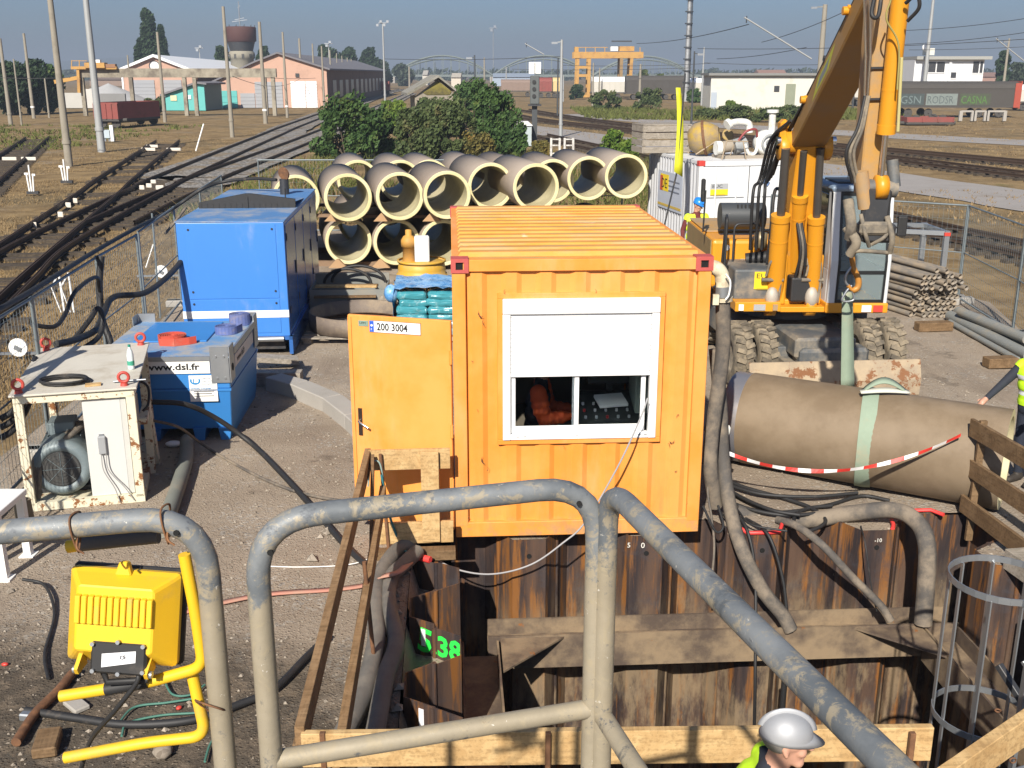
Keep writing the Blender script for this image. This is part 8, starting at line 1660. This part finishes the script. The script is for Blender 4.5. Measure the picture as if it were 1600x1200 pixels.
    for a, b_, ra, rb, m in prim:
        pts, rs = [], []; L = (b_ - a).length; dd = (b_ - a).normalized() if L > 1e-6 else V((0, 0, 1))
        for k in range(5): t = math.pi / 2 * k / 4; pts.append(a - dd * ra * math.cos(t)); rs.append(max(.0008, ra * math.sin(t)))
        for k in range(5): t = math.pi / 2 * k / 4; pts.append(b_ + dd * rb * math.sin(t)); rs.append(max(.0008, rb * math.cos(t)))
        b.tube(pts, rs, 14)
    o = b.build('tmp_body', M_skin); rm = o.modifiers.new('r', 'REMESH'); rm.mode = 'VOXEL'; rm.voxel_size = vox; sm = o.modifiers.new('s', 'SMOOTH'); sm.iterations = 4; sm.factor = .5
    dg = bpy.context.evaluated_depsgraph_get(); dg.update(); me = bpy.data.meshes.new_from_object(o.evaluated_get(dg)); bpy.data.objects.remove(o)
    keys = ['skin', 'lip', 'torso', 'arm', 'hand', 'leg', 'boot']; cl = dict(skin=M_skin, lip=mat('lip', (.4, .16, .13), .5), hand=M_skin, boot=M_boot, leg=M_jean); cl.update(cloth); me.materials.clear()
    for k in keys: me.materials.append(cl[k])
    def near(p):
        best, bk = 9, 0
        for a, b_, ra, rb, m in prim:
            ab = b_ - a; L2 = ab.length_squared; t = max(0, min(1, (p - a).dot(ab) / L2)) if L2 > 0 else 0; d = (p - a - ab * t).length - (ra + (rb - ra) * t)
            if d < best: best, bk = d, keys.index(m)
        return bk
    idx = [near(p.center) for p in me.polygons]; me.polygons.foreach_set('material_index', idx); me.polygons.foreach_set('use_smooth', [True] * len(idx))
    root = thing('person', label, 'person', loc, rz); root.scale = (s, s, s)
    bo_ = bpy.data.objects.new('body', me); COL.objects.link(bo_); bo_.parent = root
    if vest:
        vm, wide = vest; bm = {}; vb = MB(); rb_ = MB(); up = (D['neck'] - hm).normalized(); tl = (D['neck'] - hm).length
        bands = ((.28, .38), (.62, .70)); fd = cx.cross(V((0, 0, 1))) 
        for p, i in zip(me.polygons, idx):
            t = (p.center - hm).dot(up) / tl; sh_ = min((p.center - D['shL']).length, (p.center - D['shR']).length)
            ok = (keys[i] == 'torso' and .05 < t < .98) or (keys[i] == 'arm' and sh_ < .085)
            if ok and wide and t > .35 and p.normal.dot(fd) > .2 and abs((p.center - c_).dot(cx)) < .055: ok = False
            if not ok: continue
            vs = [me.vertices[k].co + me.vertices[k].normal * .011 for k in p.vertices]; vb.add(vs, [tuple(range(len(vs)))], True)
            if any(a < t < b_ for a, b_ in bands): rb_.add([me.vertices[k].co + me.vertices[k].normal * .0125 for k in p.vertices], [tuple(range(len(vs)))], True)
        for q, m, nm in ((vb, vm, 'vest'), (rb_, M_refl, 'reflective_band')):
            if q.v: vo_ = q.build(nm, m, root, fixn=False); bm_ = bmesh.new(); bm_.from_mesh(vo_.data); bmesh.ops.remove_doubles(bm_, verts=bm_.verts, dist=1e-5); bm_.to_mesh(vo_.data); bm_.free()
    HM = Matrix((r_, f, u_)).transposed()
    if helmet:
        hc = hp_(0, -.005, .045); hb_ = MB(); R0 = (.098, .117, .108); hb_.ell(hc, R0, 28, 10, HM, .0, 1); 
        hb_.ell(hc + u_ * .012, (.018, .134, .114), 12, 8, HM, .15, 1)
        ho = hb_.build('helmet', helmet, root, fixn=False); br = MB(); vs = []
        for k in range(33):
            a = 2 * math.pi * k / 32; ext = 1.06 + .42 * max(0, math.sin(a)) ** 2.2; ca, sa = math.cos(a), math.sin(a)
            vs += [hc + HM @ V((ca * R0[0] * .98, sa * R0[1] * .98, .004)), hc + HM @ V((ca * R0[0] * (1.05 + .02 * max(0, sa)), sa * R0[1] * ext, -.012 - .018 * max(0, sa) ** 2)), hc + HM @ V((ca * R0[0] * .98, sa * R0[1] * .98, -.008))]
        br.add(vs, [(3 * k + i, 3 * k + 3 + i, 3 * k + 4 + i, 3 * k + 1 + i) for k in range(32) for i in range(2)], True); br.build('brim', helmet, ho, fixn=False)
    if hair: hb2 = MB(); hb2.ell(hp_(0, -.03, .035), (.0885, .088, .085), 18, 10, HM, -.75, .9); hb2.build('hair', M_hair, root, fixn=False)
    for q in (-1, 1): MB().ell(hp_(q * .033, .084, .024), (.012, .01, .008), 8, 6, HM).build('eye', mat('eye_white', (.6, .58, .55), .3), root, fixn=False); MB().ell(hp_(q * .033, .093, .024), (.005, .003, .005), 8, 6, HM).build('pupil', M_black, root, fixn=False)
    return root
M_hs = mat('helmet_silver', (.34, .35, .37), .55, .3, .1, 6, (.2, .18, .15), .15); M_hb = mat('helmet_blue', (.02, .2, .62), .3, 0, .05)
person('person in silver hard hat and lime vest bending by the pit edge board', (1.09, 4.17, -.035), R(78), dict(waist=(0, -.02, 1.08), chest=(0, -.06, 1.33), neck=(0, -.1, 1.485), head=(0, -.15, 1.655), shL=(.19, -.08, 1.43), shR=(-.19, -.08, 1.43), elL=(.27, -.18, 1.15), elR=(-.27, -.15, 1.15), wrL=(.2, -.4, 1.02), wrR=(-.22, -.38, 1.0), face=(.1, -1, -.04)), dict(torso=M_navy, arm=M_green), .0085, M_hs, (M_hiv, False), True, 1.775)
person('person in blue hard hat and open lime vest behind the excavator', (4.03, 23.3, 0), R(12), dict(face=(.55, -.8, -.3), head=(.01, -.04, 1.66), elL=(.27, -.05, 1.16), wrL=(.2, -.25, 1.0), elR=(-.28, .03, 1.15), wrR=(-.3, -.06, .9)), dict(torso=M_maroon, arm=M_maroon), .013, M_hb, (M_hiy, True), False, 1.88)
person('person in lime vest and navy clothes at the right edge, hand on the pipe end', (5.86, 11.35, 0), R(-58), dict(elR=(-.3, -.2, 1.2), wrR=(-.32, -.46, 1.05), shR=(-.19, -.04, 1.42), elL=(.26, -.05, 1.15), wrL=(.2, -.3, .98), chest=(0, -.03, 1.33), head=(0, -.06, 1.66)), dict(torso=M_navy, arm=M_navy, leg=mat('navy_trousers', (.015, .02, .035), .85, 0, .3, 6)), .012, M_hb, (M_hiv, False), False, 1.72)
oq = pit(.95, .95, .18)
person('person with orange sleeve seated inside the container window', oq, PA + R(80), dict(hipL=(.1, .05, .55), hipR=(-.1, .05, .55), kneeL=(.13, -.4, .58), kneeR=(-.13, -.4, .58), ankL=(.13, -.42, .12), ankR=(-.13, -.42, .12), waist=(0, .08, .72), chest=(0, .06, 1.0), neck=(0, .03, 1.19), head=(0, -.02, 1.37), shL=(.2, .04, 1.13), shR=(-.2, .04, 1.13), elR=(-.25, -.02, .86), wrR=(-.16, -.27, .88), elL=(.24, -.02, .86), wrL=(.15, -.3, .85)), dict(torso=M_navy, arm=M_orange, hand=M_skin), .012, None, None, True, 1.8, 1.35)
st_ = thing('stool', 'black seat inside the container under the seated person', 'seat', oq, PA); MB().lathe([(.0, .4), (.22, .4), (.23, .44), (.0, .45)], 20, (-.06, 0, 0)).build('seat', M_black, st_); MB().cyl((-.06, 0, 0), (-.06, 0, .4), .04, n=10).build('column', M_dark, st_); MB().lathe([(.2, 0), (.2, .03), (.0, .05)], 14, (-.06, 0, 0)).build('foot', M_dark, st_)
bkp = MB().bx(-.4, -.34, -.2, .2, .55, 1.05).build('backrest', M_black, st_, bevel=.03)

# ================================================================== hoses and cables
G = lambda px, py, z=.05: gp(px, py, z)
def H(name, pts, r, m, label, cat='hose', n=9): return hose(name, pts, r, m, label, cat, n)
# on the right of the container
ce = thing('pipe_elbow', 'cream painted pipe elbow and clamp at the top right corner of the yellow container', 'pipe elbow', at(1120, 425, 10.35)); c0 = ce.location
ep = lambda px, py, Y=10.35: at(px, py, Y) - c0
M_elb = mat('elbow_cream', (.62, .57, .42), .6, 0, .1, 6, (.3, .2, .12), .4, 5, 0, 60, (.25, .1, .04), .3, 6)
MB().tube(spline([ep(1104, 420, 10.5), ep(1116, 418), ep(1127, 428), ep(1129, 450)]), .072, 14).build('elbow', M_elb, ce, fixn=False); MB().cyl(ep(1129, 447), ep(1129, 463), .092, n=16).build('clamp', M_galv, ce); MB().cyl(ep(1129, 464), ep(1129, 470), .1, n=16).build('flange', M_elb, ce); MB().tube(spline([ep(1134, 428, 10.2), ep(1141, 440, 10.2), ep(1139, 460, 10.2), ep(1134, 468, 10.2)]), .01, 6).build('rope', M_white, ce, fixn=False); MB().box(ep(1118, 468, 10.2), (.06, .05, .1)).build('clamp_lug', M_elb, ce)
H('hose', [at(1129, 466, 10.35), at(1130, 520, 10.35), at(1128, 560, 10.35), at(1120, 620, 10.3), at(1112, 680, 10.25), at(1110, 730, 10.2), at(1118, 790, 10.3)], .075, M_hose, 'thick brown hose hanging down the right side of the yellow container')
H('hose', [at(1118, 545, 10.6), at(1126, 640, 10.5), at(1130, 720, 10.4), at(1142, 800, 10.1), at(1160, 860, 9.72), at(1190, 920, 9.6), at(1222, 960, 9.55), at(1236, 985, 9.5)], .072, M_hose, 'thick muddy hose running over the piling into the pit beside the container')
H('hose', [at(1150, 800, 10.5), at(1200, 815, 10.45), at(1270, 812, 10.35), at(1330, 802, 10.25), at(1395, 797, 10.1), at(1432, 815, 9.9), at(1448, 850, 9.7), at(1447, 910, 9.6), at(1442, 975, 9.55)], .088, M_hose, 'thickest bent hose arching over the piling on the right of the pit')
H('hose', [at(1215, 812, 10.2), at(1245, 822, 9.95), at(1285, 852, 9.7), at(1330, 900, 9.62), at(1375, 945, 9.55), at(1392, 970, 9.5)], .04, M_hose, 'thin muddy hose slanting down across the far piling')
rgc = random.Random(12)
for i, pts in enumerate((((1110, 760), (1150, 775), (1210, 800), (1290, 790), (1345, 775), (1390, 782)), ((1115, 740), (1160, 760), (1230, 780), (1270, 795), (1290, 815), (1260, 830), (1240, 812), (1260, 795), (1300, 790)), ((1120, 775), (1170, 795), (1230, 805), (1300, 800)), ((1130, 755), (1190, 772), (1270, 776), (1340, 770)), ((1105, 720), (1140, 765), (1200, 795), (1250, 805)), ((1112, 700), (1108, 740), (1120, 790), (1140, 815)), ((1135, 770), (1155, 800), (1175, 820), (1230, 830)))):
    H('cable', [G(px, py, .03 + .015 * i) for px, py in pts], .02 if i < 5 else .012, M_black, 'black cable in the tangle right of the container, %s' % ['outermost long one', 'one ending in a loop', 'middle straight one', 'one nearest the lying pipe', 'steepest one', 'one against the container corner', 'one nearest the piling'][i], 'cable', 7)
for i, (pts, r) in enumerate(((((1118, 700, 10.5), (1106, 760, 10.2), (1112, 810, 10), (1116, 860, 9.68), (1108, 935, 9.62)), .012), (((1148, 800, 10.2), (1168, 830, 9.85), (1180, 900, 9.65), (1180, 1050, 9.2), (1178, 1160, 9.3)), .017), (((1165, 810, 10.2), (1200, 835, 9.8), (1222, 900, 9.65), (1230, 960, 9.58)), .017), (((1345, 822, 10.1), (1352, 850, 9.72), (1362, 920, 9.62), (1370, 955, 9.6)), .008), (((1098, 790, 9.9), (1118, 830, 9.85), (1130, 822, 9.9), (1122, 790, 10.1)), .013), (((1226, 1060, 9.25), (1222, 1120, 9.3), (1225, 1170, 9.4)), .03))):
    H('cable', [at(*p) for p in pts], r, M_black if i != 0 else M_hose, 'cable hanging down the far piling, %s' % ['pale one next to the container', 'long black one reaching the pit floor', 'short black one beside the muddy hose', 'thin one left of the thickest hose', 'looped one at the container corner', 'black one below the steel beam'][i], 'cable', 6)
# grey cable from the window
H('cable', [at(1012, 622, 9.72), at(1000, 655, 9.66), at(965, 730, 9.62), at(915, 815, 9.6), at(880, 848, 9.58), at(830, 882, 9.56), at(770, 897, 9.5), at(715, 890, 9.5), at(670, 868, 9.55), at(643, 858, 9.5), at(630, 866, 9.45)], .009, mat('cable_lightgrey', (.3, .3, .31), .5), 'light grey cable sagging from the container window to the left pit corner', 'cable', 7)
M_fat = mat('fat_hose', (.12, .112, .1), .7, 0, .25, 4, (.19, .165, .135), .45, 4, .3, 60)
# fat hoses on the left of the pit
H('hose', [G(640, 850, .1), G(617, 864, .1), G(592, 905, .1), G(587, 960, .1), G(588, 1000, .1), G(569, 1080, .1), G(540, 1140, .1), G(515, 1190, .1)], .076, M_fat, 'fat muddy hose left of the pit, nearer the timber rail')
H('hose', [G(652, 862, .1), G(633, 880, .1), G(610, 905, .1), G(608, 950, .1), G(619, 1005, .1), G(602, 1058, .1), G(588, 1133, .1), G(575, 1200, .1)], .072, M_fat, 'fat muddy hose left of the pit, nearer the zigzag piling')
H('cable', [at(596, 742, 9.3), at(604, 790, 9.3), G(625, 850, .12), G(640, 866, .14)], .012, mat('cable_teal', (.03, .16, .18), .6, 0, .3, 8), 'blue green cable from the timber stake to the pit corner', 'cable')
H('rope', [at(575, 760, 9.4), at(580, 725, 9.4), at(592, 722, 9.4), at(598, 745, 9.4), at(600, 775, 9.4)], .008, mat('rope_green', (.25, .33, .3), .8), 'pale rope tied round the top of the timber rail', 'rope')
# cables on the yard
H('hose', [G(238, 628, .75), G(290, 632, .7), G(340, 655, .4), G(395, 695, .06), G(440, 740, .04), G(490, 795, .04), G(545, 858, .04), G(600, 905, .04)], .032, M_black, 'long black hose from the white power unit across the yard')
H('hose', [G(235, 656, .6), G(280, 668, .45), G(320, 697, .06), G(385, 735, .03), G(440, 760, .03), G(490, 775, .03), G(548, 785, .03)], .017, M_hose, 'thin brown hose from the white power unit across the yard', 'hose')
H('hose', [G(292, 688, .1), G(290, 720, .09), G(278, 760, .09), G(262, 805, .09), G(250, 830, .09)], .085, mat('drain_hose', (.16, .17, .15), .8, 0, .15, 4, (.3, .25, .18), .3), 'short fat grey drain hose beside the white power unit')
tag(MB().ell((0, 0, .03), (.11, .07, .04), 10, 6).build('plastic_scrap', M_white, None, G(272, 697, 0)), 'scrap of white plastic at the end of the grey drain hose', 'scrap')
H('hose', [G(512, 995, .04), G(480, 1025, .04), G(430, 1075, .04), G(380, 1098, .04), G(300, 1125, .04), G(200, 1132, .04), G(120, 1122, .04), G(40, 1110, .04)], .03, M_black, 'black hose lying across the dark mud at the bottom left')
def ribbon(pts, w_, m, name, label, cat):
    S = spline(pts, 6); b = MB(); vs = []
    for i, p in enumerate(S): d = (S[min(i + 1, len(S) - 1)] - S[max(0, i - 1)]).normalized(); q = V((-d.y, d.x, 0)) * w_; vs += [p + q, p - q]
    b.add(vs, [(2 * i, 2 * i + 1, 2 * i + 3, 2 * i + 2) for i in range(len(S) - 1)], True); o = b.build(name, m, fixn=False); o.modifiers.new('s', 'SOLIDIFY').thickness = .012; return tag(o, label, cat)
ribbon([G(270, 960, .03), G(340, 942, .03), G(420, 927, .03), G(520, 920, .03), G(575, 912, .05), G(596, 900, .19), G(622, 893, .2), G(640, 878, .12)], .035, mat('faded_red_hose', (.42, .19, .14), .85, 0, .15, 8, (.35, .28, .2), .4), 'flat_hose', 'faded red flat hose lying across the yard to the pit corner', 'hose')
H('string', [G(400, 884, .02), G(470, 886, .02), G(545, 882, .02), G(590, 868, .05)], .005, M_white, 'thin pale string lying on the yard in front of the timber rail', 'string')
for i, pts in enumerate((((185, 1130), (210, 1105), (260, 1098), (300, 1092)), ((190, 1150), (200, 1130), (250, 1118), (305, 1114)), ((255, 1060), (270, 1085), (300, 1085), (320, 1070)), ((320, 1190), (330, 1160), (350, 1140)))): H('cable', [G(px, py, .03) for px, py in pts], .009, mat('cable_green', (.06, .17, .13), .6, 0, .2), 'thin green cable in the mud below the floodlight, %s' % ['upper one', 'lower one', 'short curl by the railing', 'one at the bottom edge'][i], 'cable', 6)
H('hose', [G(115, 1050, .05), G(90, 1080, .05), G(55, 1115, .05), G(25, 1160, .05)], .035, M_rust, 'rusty brown hose curving through the mud at the left', 'hose')
H('cable', [G(35, 905, .1), G(70, 915, .05), G(85, 960, .03), G(70, 1020, .03), G(75, 1060, .03)], .014, M_black, 'black cable trailing from the white trestle', 'cable')
for i, (px, py, m, nm, lab, d) in enumerate(((8, 1040, M_red, 'red_cap', 'small red cap lying in the mud at the left edge', (.03, .02, .015)), (280, 1108, M_red, 'red_cap', 'small red cap in the mud beside the green cables', (.025, .02, .015)), (255, 1180, MATS['pebbles'], 'rock', 'pale angular rock at the bottom below the lamp', (.09, .07, .05)), (75, 1168, OT_, 'wood_block', 'muddy block of wood at the bottom left', (.26, .16, .08)), (120, 1105, M_greyconc, 'stone_slab', 'flat stone slab lying behind the lower lamp tube', (.2, .12, .04)), (45, 1125, M_galv, 'hose_coupling', 'grey metal hose coupling in the mud at the left', (.12, .06, .06)))):
    o = MB().ell((0, 0, d[2] * .8), d, 8, 6).build(nm, m, None, G(px, py, 0), (0, 0, i)) if nm in ('red_cap', 'rock') else MB().box((0, 0, d[2] / 2), d).build(nm, m, None, G(px, py, 0), (0, 0, i * .6), bevel=.01); tag(o, lab, 'debris')
# hoses looped along the left fence
fz = 2.06
H('hose', [at(432, 281, 21), at(395, 279, 21.3), at(350, 284, 21.5), at(315, 296, 21.2), V((-6.66, 20.9, 1.95)), V((-6.2, 17.6, fz)), V((-5.97, 15.1, fz)), V((-5.62, 12.2, fz)), V((-5.35, 9.3, fz)), V((-5.3, 8.4, 1.9))], .032, M_black, 'black hose running along the top of the left mesh fence to the exhaust')
H('hose', [at(292, 398, 17.2), at(262, 432, 16.5), at(225, 458, 15.8), at(178, 464, 15.2), at(162, 490, 14.6), at(150, 515, 14.0), at(120, 530, 13.2), at(88, 538, 12.6)], .045, M_black, 'thick black hose sagging from the generator to the white power unit')
H('hose', [at(158, 400, 15.1), at(155, 450, 15.0), at(160, 500, 14.9), at(172, 535, 14.8), at(165, 560, 14.7)], .05, M_black, 'thick black hose hanging beside a fence post left of the blue tank')
H('hose', [at(118, 528, 13.5), at(140, 500, 13.8), at(152, 482, 14), at(160, 495, 14), at(155, 525, 13.8), at(130, 545, 13.3)], .035, M_black, 'black hose looped over itself behind the white power unit')
H('hose', [at(50, 508, 12.3), at(85, 510, 12.6), at(102, 490, 13), at(118, 455, 13.5), at(150, 433, 14.3), at(156, 455, 14.6)], .028, M_black, 'thin black hose sagging between two left fence posts')
H('hose', [at(258, 365, 19.6), at(275, 345, 20), at(290, 325, 20.4)], .025, M_hose, 'grey hose sagging on the fence left of the generator')
for i, dy in enumerate((0, 14, 30)): H('hose', [at(0, 655 + dy, 10.9), at(22, 640 + dy, 11.0), at(45, 600 + dy, 11.4), at(55, 560 + dy * .6, 12)], .035, M_black, 'black hose bent round the fence behind the white power unit, %s' % ('upper', 'middle', 'lower')[i], 'hose')
# ================================================================== haze: the air itself, one closed box round everything
hz = MB().bx(-3700, 3700, -400, 5400, -6, 70).build('haze', bpy.data.materials.new('haze_air')); tag(hz, kind='stuff')
hm_ = hz.data.materials[0]; hm_.use_nodes = True; ht = hm_.node_tree; ht.nodes.clear()
ho_ = ht.nodes.new('ShaderNodeOutputMaterial'); hv = ht.nodes.new('ShaderNodeVolumePrincipled'); hv.inputs['Color'].default_value = (.40, .48, .60, 1); hv.inputs['Density'].default_value = .0007; hv.inputs['Anisotropy'].default_value = .0
ht.links.new(hv.outputs[0], ho_.inputs['Volume'])
SC.cycles.volume_bounces = 0
